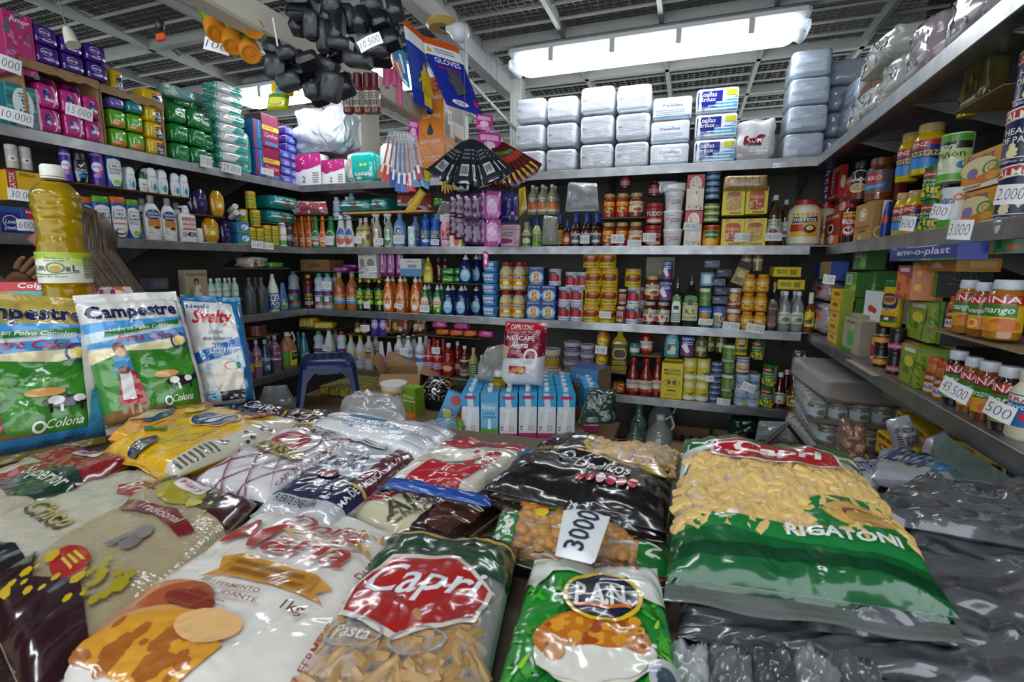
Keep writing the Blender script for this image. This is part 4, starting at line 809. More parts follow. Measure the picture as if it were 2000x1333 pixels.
R('B', 3, 'org', (20, 46), [1458, 1480], dz=.273, inset=.08, where='above the yellow cheese jars')
P('blb', 'liqueur_bottle', 'bottle', 'black bottle with dark red label and gold cap', 'oil', '#0f0b0a', 'r#3a1416 14 0 86 100;o#b8926a 50 52 34 46 .93;t#c89a7a 24 70 76 78 VINO;e#7a2a24 50 34 20 12;L#a87a5a 24 8 76 20 3', cap='#a8883a', lab=(.06, .6, 62), fin='l', sq=4)
R('B', 3, 'blb', (22, 92), [1509])
P('vgr', 'vinegar_bottle', 'bottle', 'clear vinegar bottle with white cap', 'soda', '#8e9896', 'r#e2e4dc 0 0 100 76;p#e2e4dc 0 76 30 96 70 96 100 76;t#3a3a3a 24 60 76 74 HEINZ;e#6a8a4a 60 32 22 20;L#8a8a84 12 6 60 20 3', cap='#eef0f0', lab=(.2, .5, 85), fin='l')
R('B', 3, 'vgr', (25, 76), [1530, 1554], back=1)
P('mzb', 'starch_box', 'box', 'flat yellow starch carton', 'box', '#e0c80c', 't#3a2f10 12 52 50 74 MAIZINA;t#3a2f10 12 30 50 48 AMERICANA;B#22200e 60 24 84 76;r#d0b80a 0 0 100 6', d=.1)
R('B', 3, 'mzb', (53, 19), [1538], dz=.19, where='on the vinegar bottles, lower one'); R('B', 3, 'mzb', (53, 19), [1532], dz=.248, where='on the vinegar bottles, upper one', rot=3)
P('mus', 'mustard_bottle', 'bottle', 'amber sauce bottle with yellow label', 'soy', '#7a3f10', 'r#e2cf28 12 10 88 100;A#2a2410 50 46 70 24 30 57;e#3a3014 50 40 20 14', cap='#e9e6da', lab=(.1, .52, 70), fin='l')
R('B', 3, 'mus', (22, 76), [1576])
# shelf 4
P('mvt', 'mayonnaise_tub', 'tub', 'yellow mayonnaise tub with white lid', 'tub', '#e9e6da', 'r#e2b81e 0 0 100 84;p#1f2f86 6 46 10 72 50 66 92 72 94 52 50 48;t#f4f6fa 12 50 88 64 mavesa', cap='#eceae4', lab=(.08, .84, 80))
R('B', 4, 'mvt', (36, 35), [1077], tiers=2); R('B', 4, 'mvt', (32, 30), [1106], ex='single one')
P('fcn', 'tuna_tub', 'tub', 'flat purple and white tub', 'tub', '#c8c4cc', 'r#4a3f6a 0 10 100 60;T#e9e6ec 10 26 90 46 Pasta', cap='#bdb8c0', lab=(.05, .85, 85))
R('B', 4, 'fcn', (34, 17), [1117], tiers=3, dz=.1, inset=.03, where='stacked beside the mayonnaise tubs'); R('B', 4, 'fcn', (30, 16), [1143], tiers=3, dz=.1, inset=.03, where='stacked beside the yellow cheese jars')
P('chz', 'cheese_spread_jar', 'jar', 'yellow cheese jar with brown lid', 'jar', '#d88f14', 'e#f0d850 50 60 46 30;A#8a4a14 50 58 70 24 -8 Cheez;e#f2ecd8 50 20 20 10', cap='#8a6a3a', lab=(.1, .72, 75))
R('B', 4, 'chz', (22, 36), [1175], tiers=2, dz=.12, back=1, where='left of the tall oil bottle')
cards('B', 4, 1150, 1222, .11, 'thick wooden board under the cheese jars and the oil bottle', .2, '#8a6a48', .0, 'wooden_board', .014, 'plank')
P('oil3', 'oil_bottle', 'bottle', 'tall square bottle of golden oil', 'oil', '#a8981c', 'r#4a4420 0 0 100 100;e#c8a83a 50 56 30 26;e#2a2614 50 56 20 18;L#c8b45a 20 8 80 22 2', cap='#6a6a5a', lab=(.1, .6, 60), fin='l', sq=5, d=.9)
R('B', 4, 'oil3', (32, 84), [1211], dz=.125)
P('gor', 'snack_bag', 'bag', 'small clear bag of red and yellow sweets', 'soft', '#c8702c', 'G#d8301f 4 4 96 96 16 9;G#e8d04a 4 4 96 96 12 9', d=.06, fin='f', rub=.15)
R('B', 4, 'gor', (24, 22), [1209], where='on back fourth shelf under the wooden board')
P('ket', 'ketchup_bottle', 'bottle', 'tomato sauce bottle with white label', 'sauce', '#8a1f12', 'r#e6dfd4 0 20 100 76;t#7a2a24 6 50 94 62 STIANESE;r#b8342a 0 6 100 24;e#e2a03a 78 14 14 9;e#c8b8a0 50 68 14 6', cap='#b2281e', lab=(.08, .52, 80), fin='l')
R('B', 4, 'ket', (25, 70), [1233, 1256, 1277]); R('B', 4, 'ket', (25, 62), [1268], dz=.212, ex='above the other three')
cards('B', 4, 1232, 1290, .208, 'curved cardboard sheet on the tomato sauce bottles', .14, '#b0946a')
P('teal', 'small_jar', 'jar', 'small teal jar', 'pot', '#3f8a78', 'r#d8e2d8 10 20 90 70', cap='#2f6a5c', lab=(.08, .75, 80))
R('B', 4, 'teal', (20, 22), [1245], dz=.214)
P('mzn', 'starch_box', 'box', 'yellow starch box with black lettering', 'box', '#e3c90f', 't#2a220c 12 76 88 84 MAIZINA;t#2a220c 8 67 92 74 AMERICANA;o#2a220c 50 45 38 13 .94;e#6a5a14 36 46 10 7;e#6a5a14 62 46 10 7;r#2a220c 30 22 70 25;t#2a220c 20 10 80 13 fecula de maiz', d=.06, side='r#d8bd0c 0 0 100 100;L#3a2f10 20 20 80 60 9')
R('B', 4, 'mzn', (41, 68), [1307]); R('B', 4, 'mzn', (36, 62), [1312], dz=.02, inset=.09, where='on back fourth shelf, second row')
P('puh', 'fruit_puree_pouch', 'pouch', 'teal fruit puree pouch with white cap', 'squeeze', '#4f9aa8', 'T#e9f4f4 20 74 80 84 fruta;e#8a2a34 36 44 14 12;e#e8dca0 62 34 18 14;e#cfe2c8 50 16 30 10;L#dfeef0 24 60 76 68 2', cap='#eeeeea', lab=(.06, .8, 62), d=.4)
R('B', 4, 'puh', (28, 52), [1313], dz=.212)
P('cnc', 'corn_can', 'can', 'pale yellow corn can', 'can', '#d2cc5c', 'e#e6dc8a 40 70 34 22;t#f2f0e0 14 70 60 86 rei;p#e2c22c 10 50 30 30 80 46 84 58 60 62 20 60;p#4f8a34 20 36 60 24 86 40 50 36;r#e9ead8 0 0 100 18', lab=(.04, .96, 85))
R('B', 4, 'cnc', (26, 40), [1340, 1366], tiers=2, gap=.0)
R('B', 4, 'goy', (27, 38), [1343], dz=.222, where='on the pale yellow corn cans')
P('olv', 'olive_jar', 'jar', 'green olive jar', 'jar', '#5a5c24', 'r#c8c8a0 20 30 80 60;G#8a8c3a 5 5 95 95 30 8', cap='#3a3a2a', lab=(.06, .74, 80), fin='l')
R('B', 4, 'olv', (24, 42), [1370], dz=.222, ex='above the corn cans'); R('B', 4, 'olv', (22, 40), [1386, 1404], dz=.24, inset=.08, where='in the shade above the cans')
P('tu7', 'tuna_can', 'can', 'small blue and silver tuna can', 'can', '#5a6a8a', 'r#2f3f74 0 10 100 52;T#e9ecf2 14 54 86 86 ATUN', lab=(.05, .95, 85))
R('B', 4, 'tu7', (22, 11), [1390], tiers=7, gap=.0)
R('B', 4, 'gbc', (29, 28), [1414], tiers=4, gap=.0, where='in the tall stack on back fourth shelf')
P('wtc', 'condensed_milk_can', 'can', 'white milk can with blue print', 'can', '#d0d4da', 'e#9ab4d0 40 50 36 40;T#3a4a8a 14 40 80 60 leche;e#d8d26a 70 20 14 10', lab=(.04, .96, 85))
R('B', 4, 'wtc', (26, 29), [1442, 1465], tiers=2, gap=.0, back=1)
P('mgn', 'milk_can', 'can', 'white can with custard picture', 'can', '#dcdcd8', 't#2f3f8a 6 62 94 80 MAGNOLIA;e#c88a3a 52 28 32 20;e#e8c86a 52 34 22 12;r#3a5a9a 0 88 100 96', lab=(.04, .96, 85))
R('B', 4, 'mgn', (26, 29), [1444], dz=.162)
P('msq', 'mustard_bottle', 'bottle', 'yellow mustard squeeze bottle upside down', 'shampoo', '#dcb418', 'e#2a2410 50 64 34 28;e#c89a6a 50 66 26 16;t#f2ecd8 26 48 74 56 MOSTAZA;r#2f6a3a 0 6 100 24', cap='#e2c63a', d=.6, lab=(.08, .82, 62), sq=2.6)
R('B', 4, 'msq', (24, 46), [1443], dz=.245)
P('mqf', 'mustard_bottle', 'bottle', 'yellow mustard bottle lying on its side', 'shampoo', '#d8b01a', 'r#2f6a2a 0 0 40 100', cap='#2f6a2a', d=.7, lab=(.1, .7, 60))
P('dlm', 'corn_can', 'can', 'green and yellow whole corn can', 'can', '#246a2c', 'e#b8281f 36 78 26 10;t#ffffff 16 75 56 81 Del Monte;t#e9f0d8 12 54 74 64 Whole;t#e9f0d8 12 42 74 51 Corn;G#e2cc2a 2 2 74 34 50 6;r#cfd4cc 76 8 100 96;L#7a8078 80 14 98 90 9', lab=(.04, .96, 85))
R('B', 4, 'dlm', (28, 41), [1493], tiers=2, gap=.0); R('B', 4, 'dlm', (26, 40), [1480], dz=.22, inset=.06, where='set back above the white cans')
P('hkz', 'ketchup_bottle', 'bottle', 'glass ketchup bottle with shield label', 'sauce', '#5a130c', 'p#e6e4de 8 8 92 8 92 66 76 92 24 92 8 66;t#2a2a2a 22 70 78 82 HEINZ;o#2a2a2a 50 48 30 34 .93;e#a82a20 50 30 7 7', cap='#f0f0ee', lab=(.08, .46, 80), fin='l')
P('hkm', 'mustard_bottle', 'bottle', 'glass brown sauce bottle with gold label', 'sauce', '#6a350f', 'r#d8b03a 8 8 92 86;e#3a2a10 50 50 26 24;e#e8dca8 50 50 16 14', cap='#f0f0ee', lab=(.08, .46, 80), fin='l')
R('B', 4, 'hkz', (26, 66), [1519]); R('B', 4, 'hkm', (26, 66), [1545]); R('B', 4, 'hkz', (24, 66), [1534], inset=.1, ex='in the second row')
# ---- shelf 1 back: packs of napkins, towels, toilet paper
P('tp2', 'toilet_paper_pack', 'toilet paper', 'pink and white pack of toilet rolls', 'paper', '#eceaea', 'r#d8d6d8 0 0 100 100;r#c22a7c 0 52 100 100;p#f0eef0 0 40 100 62 100 0 0 0;e#b8246e 22 66 18 22;G#f2d0e4 30 60 98 96 16 3;t#4a4a50 34 10 46 30 2;L#8a8a90 70 8 92 40 5')
R('B', 1, 'tp2', (56, 60), [612]); R('B', 1, 'tp2', (44, 48), [657], ex='right of the taller one')
P('pamp', 'diaper_pack', 'diapers', 'turquoise diaper pack standing upside down', 'soft', '#17b0a8', 'p#e9e2d8 0 0 30 0 20 100 0 100;e#c8927a 12 60 11 22;A#ffffff 66 26 60 20 180 Pampers;A#e8dc4a 66 56 24 10 180 M;e#d9e8c0 50 12 10 6', d=.12, fin='f')
R('B', 1, 'pamp', (57, 62), [713])
P('dpk', 'diaper_pack', 'diapers', 'white diaper pack beside the turquoise one', 'soft', '#dfe2e6', 'r#4a8ac8 0 10 100 30', d=.1, fin='f')
R('B', 1, 'dpk', (24, 80), [751], inset=.05)
P('gbag', 'plastic_sack', 'sack', 'large pale grey plastic sack full of goods', 'soft', '#aeb6be', '', d=.25, fin='B', rub=.22)
R('B', 1, 'gbag', (92, 88), [640], dz=.205, inset=.0, where='on the toilet rolls, top of the corner'); R('B', 1, 'tp2', (22, 60), [573], inset=.12, ex='behind in the corner')
R('B', 1, 'tp2', (26, 70), [700], inset=.14, ex='behind the turquoise diapers')
P('nap', 'napkin_pack', 'napkins', 'white napkin pack', 'soft', '#dde2e9', 'r#c4ccd6 49 0 51 100;L#8f98a6 8 44 22 52 1;L#c9d0da 4 10 96 92 14', d=.22, fin='f', rub=.03, k=8)
P('napb', 'napkin_pack', 'napkins', 'bluish grey napkin pack', 'soft', '#b9c3d0', 'L#a4afbf 2 6 98 94 18', d=.22, fin='f', rub=.03, k=8)
rows_ = [(1045, 54), (1103, 58)]
for q, (x, w_) in enumerate([(1045, 56), (1104, 58)]): R('B', 1, 'nap', (w_, 45 if q else 45), [x], tiers=3, gap=.012, ex='first bundle, '+('left column' if q == 0 else 'right column'))
for q, (x, w_) in enumerate([(1170, 64), (1237, 66)]): R('B', 1, 'nap', (w_, 51), [x], tiers=3, gap=.008, ex='tall second bundle, '+('left column' if q == 0 else 'right column'))
P('brb', 'paper_towel_pack', 'paper towels', 'white paper towel pack seen from the back', 'soft', '#e4e7ee', 'T#5a6aa8 22 56 78 68 Toallas;r#3f9ad0 0 4 100 12;L#c8cfdc 6 20 90 44 3', d=.2, fin='f', rub=.015, k=14)
R('B', 1, 'brb', (74, 42), [1308], tiers=3, gap=.006)
P('brf', 'paper_towel_pack', 'paper towels', 'blue and white printed paper towel pack', 'soft', '#e6edf4', 'r#1c2f94 0 0 62 88;p#5fb4e0 10 0 30 24 60 40 100 62 100 0;r#e9f0f6 20 8 100 14;r#e9f0f6 28 22 100 28;r#e9f0f6 46 36 100 41;r#e9f0f6 70 48 100 53;t#ffffff 4 64 48 84 Toallas;t#ffffff 8 44 46 62 Brilux;r#e8dc2a 72 66 98 88', d=.2, fin='k', rub=.015, k=14)
R('B', 1, 'brf', (80, 46), [1392], tiers=3, gap=.006)
P('nomi', 'plastic_bag', 'bag', 'clear plastic bag of white goods with maroon oval', 'soft', '#cfcfd2', 'b#7a2038 20 34 76 60;t#f0eaea 28 40 68 54 NOMI;L#e9e9ec 10 10 90 30 3', d=.16, fin='f', rub=.14)
R('B', 1, 'nomi', (78, 84), [1472])
cx0 = 0
for q, (x, w_) in enumerate([(1562, 78)]): R('B', 1, 'napb', (w_, 50), [x], tiers=4, gap=.004, ex='near the right corner')
# ------------------------------------------------------------------ left wall
def open_carton(wall, sf, px0, px1, h, label, d=.3, flap=True):
    Z = SZ[sf]; x = XL-.008; y0, y1 = sorted((colY(px0, x, Z+h/2), colY(px1, x, Z+h/2))); w = y1-y0; t = .006; m = mat('#94734f', 'n')
    e = thing('cardboard_box', label, 'cardboard box', (x-d/2, (y0+y1)/2, Z), math.pi/2)
    for nm, q in (('bottom', (-w/2, -d/2, 0, w/2, d/2, t)), ('back_panel', (-w/2, d/2-t, t, w/2, d/2, h)), ('side_panel', (-w/2, -d/2, t, -w/2+t, d/2-t, h)), ('side_panel', (w/2-t, -d/2, t, w/2, d/2-t, h)), ('top_panel', (-w/2, -d/2, h, w/2, d/2, h+t))):
        b = MB(); b.bbox(*q, m, .001); b.build(nm, e)
    b = MB(); b.grid(lambda u, v: ((u-.5)*w, -d/2-.003-.004*math.sin(u*9), h-.028*v-.012*noise.noise(Vector((u*8, v, 3)))), 14, 2, m); b.grid(lambda u, v: ((u-.5)*w, -d/2-.006-.004*math.sin(u*9), h-.028*v-.012*noise.noise(Vector((u*8, v, 3)))), 14, 2, m, flip=True); b.build('torn_edge', e)
    return w
P('hrt', 'carton', 'box', 'tall pink and red carton with heart pattern', 'box', '#b3306a', 'G#1f7a80 5 2 95 98 16 12;G#d86aa8 5 2 95 98 22 11;G#b81e58 5 2 95 98 26 9;t#f0e6ec 20 84 90 92 Amor', d=.12, fin='k')
P('tls', 'carton', 'box', 'teal striped carton with white oval', 'box', '#157078', 'r#2f9aa0 0 82 100 90;r#0f4f5a 0 64 100 70;r#4ab0b0 0 44 100 50;r#0f4f5a 0 22 100 30;e#dfe8e6 50 58 32 36;V#157078 36 34 66 82 Sutil;r#e0a0b8 92 0 100 100', d=.14, fin='k')
R('L', 1, 'tls', (66, 86), [24], where='on left top shelf at the picture edge'); R('L', 1, 'hrt', (58, 120), [20], dz=.19, where='on the teal striped carton')
open_carton('L', 1, 48, 198, .243, 'open brown carton holding the pink soap packs')
open_carton('L', 1, 200, 322, .235, 'open brown carton of green and yellow packs with ripped top edge')
P('aliv', 'pad_pack', 'sanitary pads', 'purple sanitary pad pack with oval logo', 'soft', '#43207c', 'o#c9c2e6 42 62 26 20 .86;T#e9e4f6 22 54 64 70 Alive;p#6a4aa8 0 16 60 30 100 22 100 28 60 38 0 22;e#a8c0e8 86 22 10 10', d=.1, fin='f', rub=.03, k=7)
R('L', 1, 'aliv', (47, 37), [79, 128, 176], dz=.254, tiers=2, gap=.002, where='on the brown carton of pink packs', back=0)
P('alip', 'pad_pack', 'sanitary pads', 'pink pad pack with blue oval', 'soft', '#c22f86', 'e#1f2a78 40 50 16 26;A#e9e4f6 40 50 30 14 80 Alive;p#f2c8e2 66 0 72 0 84 50 72 100 66 100 78 50;e#e8a0cc 84 26 8 8', d=.1, fin='f', rub=.03, k=7)
R('L', 1, 'alip', (44, 47), [82, 131, 174], dz=.008, tiers=2, gap=.002, where='in the brown carton on left top shelf')
R('L', 1, 'alip', (42, 32), [80, 131], dz=.175, inset=.12, where='lying at the back of the brown carton')
P('gnp', 'soap_pack', 'pack', 'lime green and orange soap pack', 'soft', '#5fae1a', 'p#d8782a 0 0 100 0 100 26 50 34 0 18;e#e0a060 30 22 20 10;t#cfe8a0 34 56 66 66 YO', d=.1, fin='f', rub=.04, k=6)
R('L', 1, 'gnp', (33, 36), [220, 254], dz=.008, tiers=2, where='in the carton with ripped edge')
P('lil', 'soap_pack', 'pack', 'lilac soap pack', 'soft', '#7a62b8', '', d=.1, fin='f', rub=.05); P('tea', 'soap_pack', 'pack', 'blue teal soap pack', 'soft', '#2a8a8c', '', d=.1, fin='f', rub=.05)
R('L', 1, 'lil', (30, 22), [217], dz=.165, where='on the lime green packs'); R('L', 1, 'tea', (33, 24), [250], dz=.165, where='on the lime green packs')
P('ylp', 'pad_pack', 'sanitary pads', 'yellow and navy sanitary pad pack', 'soft', '#d8b60e', 'p#1a2a58 44 0 100 0 100 70 44 60;T#e9ecf2 46 26 98 50 Sabas;p#c83a28 44 64 100 74 100 82 44 76;e#a8c8e0 74 14 22 8', d=.1, fin='f', rub=.03, k=8)
R('L', 1, 'ylp', (37, 31), [295], dz=.008, tiers=4, gap=.0015, where='in the carton with ripped edge')
R('L', 1, 'ylp', (26, 42), [214], dz=.245, where='standing on the carton with ripped edge', inset=.05)
P('gpk', 'wipes_pack', 'pack', 'shiny green soap pack with round emblem', 'soft', '#0e7a36', 'o#4fb070 54 48 26 34 .88;T#8fd0a0 36 38 74 58 Sofy', d=.11, fin='f', rub=.07, k=5)
R('L', 1, 'gpk', (37, 37), [340, 372, 398], tiers=3, gap=.001); R('L', 1, 'gpk', (30, 24), [346, 366], dz=.275, inset=.08, where='on the green stacks, set back')
P('wip', 'wipes_pack', 'wet wipes', 'white and teal wet wipes pack', 'soft', '#d8dedd', 'p#2fa294 40 0 100 0 100 100 70 100;A#b3404a 30 66 34 12 -4 Toallas;r#cfe2de 4 4 30 20', d=.12, fin='f', rub=.06, k=5, side='r#2fa294 0 0 100 100')
R('L', 1, 'wip', (56, 19), [444], tiers=9, gap=-.001, where='stacked on left top shelf', jit=.02); R('L', 1, 'wip', (48, 20), [424, 428], dz=.335, inset=.12, where='tossed behind the wipes stack', rot=20)
R('L', 1, 'wip', (20, 88), [472], inset=.0, where='standing upright beside the wipes stack'); P('wip2', 'wipes_pack', 'wet wipes', 'pale teal crumpled wipes pack', 'soft', '#7ab0a8', 'p#d8e2e0 0 0 50 0 30 100 0 100', d=.1, fin='f', rub=.12)
R('L', 1, 'wip2', (54, 24), [348], dz=.3, inset=.05, where='on top of the green stacks', rot=-15); R('L', 1, 'wip2', (48, 24), [392], dz=.33, inset=.1, where='between the green and white stacks', rot=-15)
P('crf', 'pad_box', 'sanitary pads', 'maroon liner box with yellow stripe', 'box', '#8c1444', 'r#e0c22a 0 52 100 66;t#8c1444 10 56 70 63 SUPER;T#e8a8c8 14 30 90 44 Carefree;r#3a86b8 14 6 90 16', d=.12, fin='k', side='r#6a0f34 0 0 100 100')
R('L', 1, 'crf', (33, 62), [516], tiers=2); R('L', 1, 'crf', (30, 60), [524], inset=.14, tiers=2, where='in the second row of left top shelf')
P('blx', 'pad_box', 'sanitary pads', 'narrow blue liner box', 'box', '#1f5f9a', 'r#8c2a5a 0 0 28 100;A#dfe6f2 64 70 60 8 90 Diario', d=.12, fin='k'); R('L', 1, 'blx', (16, 56), [490], tiers=2)
P('nos', 'tissue_pack', 'tissues', 'violet and blue tissue packet', 'soft', '#3f348c', 'e#3a6ac8 50 40 36 40;e#8a7ad0 40 70 30 14;L#c9d0f0 30 30 70 50 2', d=.1, fin='f', rub=.03, k=8)
R('L', 1, 'nos', (24, 16), [549], tiers=4, gap=0); R('L', 1, 'nos', (24, 16), [574], tiers=7, gap=0, ex='taller stack')
R('L', 1, 'nos', (22, 16), [560], tiers=6, gap=0, inset=.13, where='in the second row of left top shelf')
# ---- left shelf 2
P('bbx', 'insecticide_box', 'box', 'dark blue carton with white oval', 'box', '#232a7a', 'o#e9ecf4 50 44 36 24 .9;T#e9ecf4 26 36 74 52 Lavel;r#1f4f9a 0 80 100 100;t#dfe4f2 20 10 80 22 power', d=.1, fin='k')
P('byg', 'insecticide_box', 'box', 'blue carton with red triangle', 'box', '#1c4a9c', 'p#b8202c 8 92 92 92 50 40;t#f2ecec 24 76 78 88 Baygon;r#d8dce2 40 10 84 46;t#333 46 18 80 38 600', d=.1, fin='k')
P('plg', 'insecticide_box', 'box', 'red and yellow mosquito coil box', 'box', '#dcae12', 'r#b3281c 0 0 24 100;V#f4efe6 5 8 20 92 PLAGATOX;T#5a4a10 32 82 74 94 ESPIRALES;o#6a5a2a 78 40 14 22 .8;e#2a4a2a 60 10 34 12', d=.06, fin='k')
R('L', 2, 'bbx', (44, 52), [5]); R('L', 2, 'byg', (42, 52), [42]); R('L', 2, 'plg', (76, 58), [44], dz=.118, where='on the blue cartons of left second shelf')
P('wjr', 'jar', 'jar', 'white plastic jar in the shade', 'pot', '#b8b4aa', 'e#d8d6d0 50 50 30 20;e#3a4a8a 50 50 12 8', cap='#c8c5bc', lab=(.1, .7, 70))
R('L', 2, 'wjr', (26, 46), [22, 50], dz=.235, inset=.04, where='above the mosquito coil box'); R('L', 2, 'wjr', (26, 36), [72, 92], dz=.118, inset=.01, where='right of the mosquito coil box')
P('sga', 'shampoo_bottle', 'shampoo', 'blue shampoo bottle with green cap', 'shampoo', '#14509a', 'p#e6e9ea 50 100 86 92 96 62 84 22 60 0 40 0 10 30 4 66 14 94;p#58b02a 88 92 99 62 86 22 62 0 68 0 92 22 104 62 92 94;t#223 22 82 72 87 aquavita;t#223a50 16 68 80 79 2 in 1;t#223a50 16 56 84 66 Dandruff;L#6a7a80 20 44 78 52 2;e#9ac84a 56 14 16 10', cap='#56a51e', d=.45, lab=(.04, .8, 64), sq=2.6)
P('sgo', 'shampoo_bottle', 'shampoo', 'blue shampoo bottle with orange cap', 'shampoo', '#14509a', 'p#e6e9ea 50 100 86 92 96 62 84 22 60 0 40 0 10 30 4 66 14 94;p#e8722a 88 92 99 62 86 22 62 0 68 0 92 22 104 62 92 94;t#223 22 82 72 87 aquavita;t#223a50 16 68 80 79 2 in 1;t#223a50 16 56 84 66 Dandruff;r#e88a5a 16 40 80 45;e#6a4a34 46 16 24 10;e#f2f0ea 50 18 16 6', cap='#d8641a', d=.45, lab=(.04, .8, 64), sq=2.6)
R('L', 2, 'sga', (37, 80), [199], ex='left one'); R('L', 2, 'sgo', (35, 80), [232]); R('L', 2, 'sga', (28, 76), [259], ex='right of the orange capped one'); R('L', 2, 'sgo', (30, 78), [174], ex='half hidden by the oil bottle', inset=.03)
P('lot', 'lotion_bottle', 'lotion', 'white lotion bottle with navy oval label', 'lotion', '#e6e8ea', 'e#1f3870 50 76 46 17;t#e9ecf2 14 76 86 85 Vitamin E;t#e9ecf2 18 66 84 74 Oatmeal;r#c8803a 18 36 82 60;G#d8c07a 14 6 86 40 50 5;e#5a3a20 62 34 16 5', cap='#8c8f98', d=.5, lab=(.06, .74, 58), sq=2.4)
R('L', 2, 'lot', (39, 86), [296]); R('L', 2, 'lot', (34, 82), [329], ex='right one'); R('L', 2, 'lot', (34, 80), [281, 346], inset=.07, where='on left second shelf, in the second row')
P('pmp', 'lotion_bottle', 'lotion', 'white pump lotion bottle with red collar', 'pump', '#e8e8e6', 'r#c22a20 24 78 84 90;t#fff 30 81 80 87 LOCION;r#e4c8c0 24 46 84 78;T#8a2a24 26 58 86 70 Lubricate;r#c8564a 24 40 84 46;t#2a2a34 18 12 90 32 25000', cap='#e2e2de', d=.5, lab=(.06, .74, 58), sq=4)
R('L', 2, 'pmp', (37, 70), [364])
P('wsb', 'small_bottle', 'bottle', 'small round white bottle', 'roll', '#dcdcda', '', cap='#e4e4e2'); R('L', 2, 'wsb', (17, 28), [390])
P('ovy', 'liquid_soap_bottle', 'liquid soap', 'amber yellow oval soap bottle', 'oval', '#c88f10', 'b#e2b624 26 26 80 70;t#7a6a1a 32 62 76 68 MARVELA;e#f0f0e0 54 40 14 10', d=.5, cap=None, lab=(.06, .9, 60), fin='l')
P('ovp', 'liquid_soap_bottle', 'liquid soap', 'dark purple oval soap bottle', 'oval', '#231a4c', 'b#2a2058 26 26 80 70;t#8a90c0 32 62 76 68 MARVELA;e#6a4a9a 54 40 14 10', d=.5, cap=None, lab=(.06, .9, 60), fin='l')
R('L', 2, 'ovy', (37, 50), [411], ex='on the shelf itself'); R('L', 2, 'ovp', (26, 46), [441], ex='on the shelf itself')
R('L', 2, 'ovy', (33, 50), [424], dz=.14, ex='on the raised cardboard'); R('L', 2, 'ovp', (34, 50), [390], dz=.14, back=1, ex='on the raised cardboard')
cards('L', 2, 372, 440, .133, 'cardboard strip under the upper oval soap bottles', .16, '#8a7a5e')
P('rol', 'paper_tube', 'roll', 'thin white paper roll', 'can', '#c9cacc', '', lab=(.1, .9, 60))
for q, (x, z) in enumerate([(450, .12), (462, .12), (456, .155)]):
    o = R('L', 2, 'rol', (12, 36), [x], dz=z+.02, where='stacked lying end on, '+['lower left', 'lower right', 'upper'][q])[0]; o.rotation_euler = (math.radians(78), 0, math.radians(66))
P('bgb', 'medicine_box', 'box', 'small blue and green medicine box', 'box', '#2a7fb4', 'r#5f9a3a 0 0 100 24;e#e9eef2 60 56 30 26;A#1f5f9a 60 56 40 20 30 F', d=.08, fin='k')
R('L', 2, 'bgb', (24, 21), [467], tiers=2)
P('vtm', 'vitamin_jar', 'jar', 'amber vitamin jar with yellow lid', 'pot', '#a8641a', 'r#c8c22a 0 0 100 96;t#3a3010 8 80 92 92 Cerebrit;t#4a3a1a 10 56 92 76 ofitre;L#7a6a1a 12 10 88 46 5', cap='#dcb816', lab=(.06, .78, 80))
R('L', 2, 'vtm', (21, 34), [487, 505], ex='lower row'); R('L', 2, 'vtm', (21, 34), [478, 495], dz=.1, ex='upper row'); R('L', 2, 'vtm', (20, 34), [489], dz=.2, inset=.03, ex='topmost'); R('L', 2, 'vtm', (19, 40), [520, 535], where='in a blister holder, by the corner')
P('ajr', 'scouring_powder', 'cleaning powder', 'white and green scouring powder can', 'aero', '#dfe2de', 'r#58a83a 0 0 100 26;e#f0e8c8 50 58 46 20;T#c22a24 14 52 88 66 AJAX', cap='#e6e6e2', lab=(.08, .76, 80))
R('L', 2, 'ajr', (18, 46), [551]); P('blkc', 'spray_can', 'can', 'dark blue spray can', 'aero', '#1e2430', 'T#c8ccd4 14 30 88 70 MAS', cap='#7a7c80', lab=(.08, .76, 80)); R('L', 2, 'blkc', (13, 42), [565])
R('L', 2, 'diap', (58, 28), [538], dz=.135, tiers=2, gap=.0, where='stacked near the corner of left second shelf', inset=.01)
cards('L', 2, 508, 570, .128, 'cardboard under the teal diaper packs', .16, '#8a7a5e')
# raised cardboard with deodorants
cards('L', 2, 150, 262, .208, 'long cardboard sheet over the shampoo bottles', .16, '#8a6f52'); cards('L', 2, 258, 374, .208, 'cardboard sheet over the lotion bottles', .14, '#8a6f52')
P('aer', 'deodorant_spray', 'deodorant', 'purple aerosol with round white emblem', 'aero', '#4a2390', 'r#b0a8d8 0 92 100 100;e#e6e2f2 50 54 32 17;T#8a2a7c 28 48 72 60 lady;p#d06a9a 20 22 60 40 80 70 70 30;L#c9b8e8 30 20 70 28 2', cap='#3f2488', lab=(.05, .8, 70))
P('deg', 'deodorant_roll', 'deodorant', 'black deodorant with white tick', 'roll', '#17181c', 'p#e9ecee 30 84 44 68 84 98 46 80;t#e9ecee 16 52 84 64 Degree;p#9fb4c8 10 0 30 0 46 44 90 44 70 0 90 0 94 50 6 50;r#2f7ac0 28 20 74 36', cap='#202226', d=.6, lab=(.04, .64, 60))
R('L', 2, 'aer', (24, 68), [127], dz=.212, ex='left one'); R('L', 2, 'deg', (33, 66), [156], dz=.212); R('L', 2, 'aer', (29, 76), [188], dz=.212, ex='right one'); R('L', 2, 'sga', (33, 70), [221], dz=.212, ex='upper row')
P('rlw', 'deodorant_roll', 'deodorant', 'white roll-on deodorant with teal drop', 'roll', '#e2e5e8', 'e#2fa0a8 62 30 20 24;A#3a4a8a 30 46 60 10 86 dioxan;p#2fa0a8 54 44 70 44 63 66', cap='#e6e9ec', d=.62, lab=(.05, .62, 58))
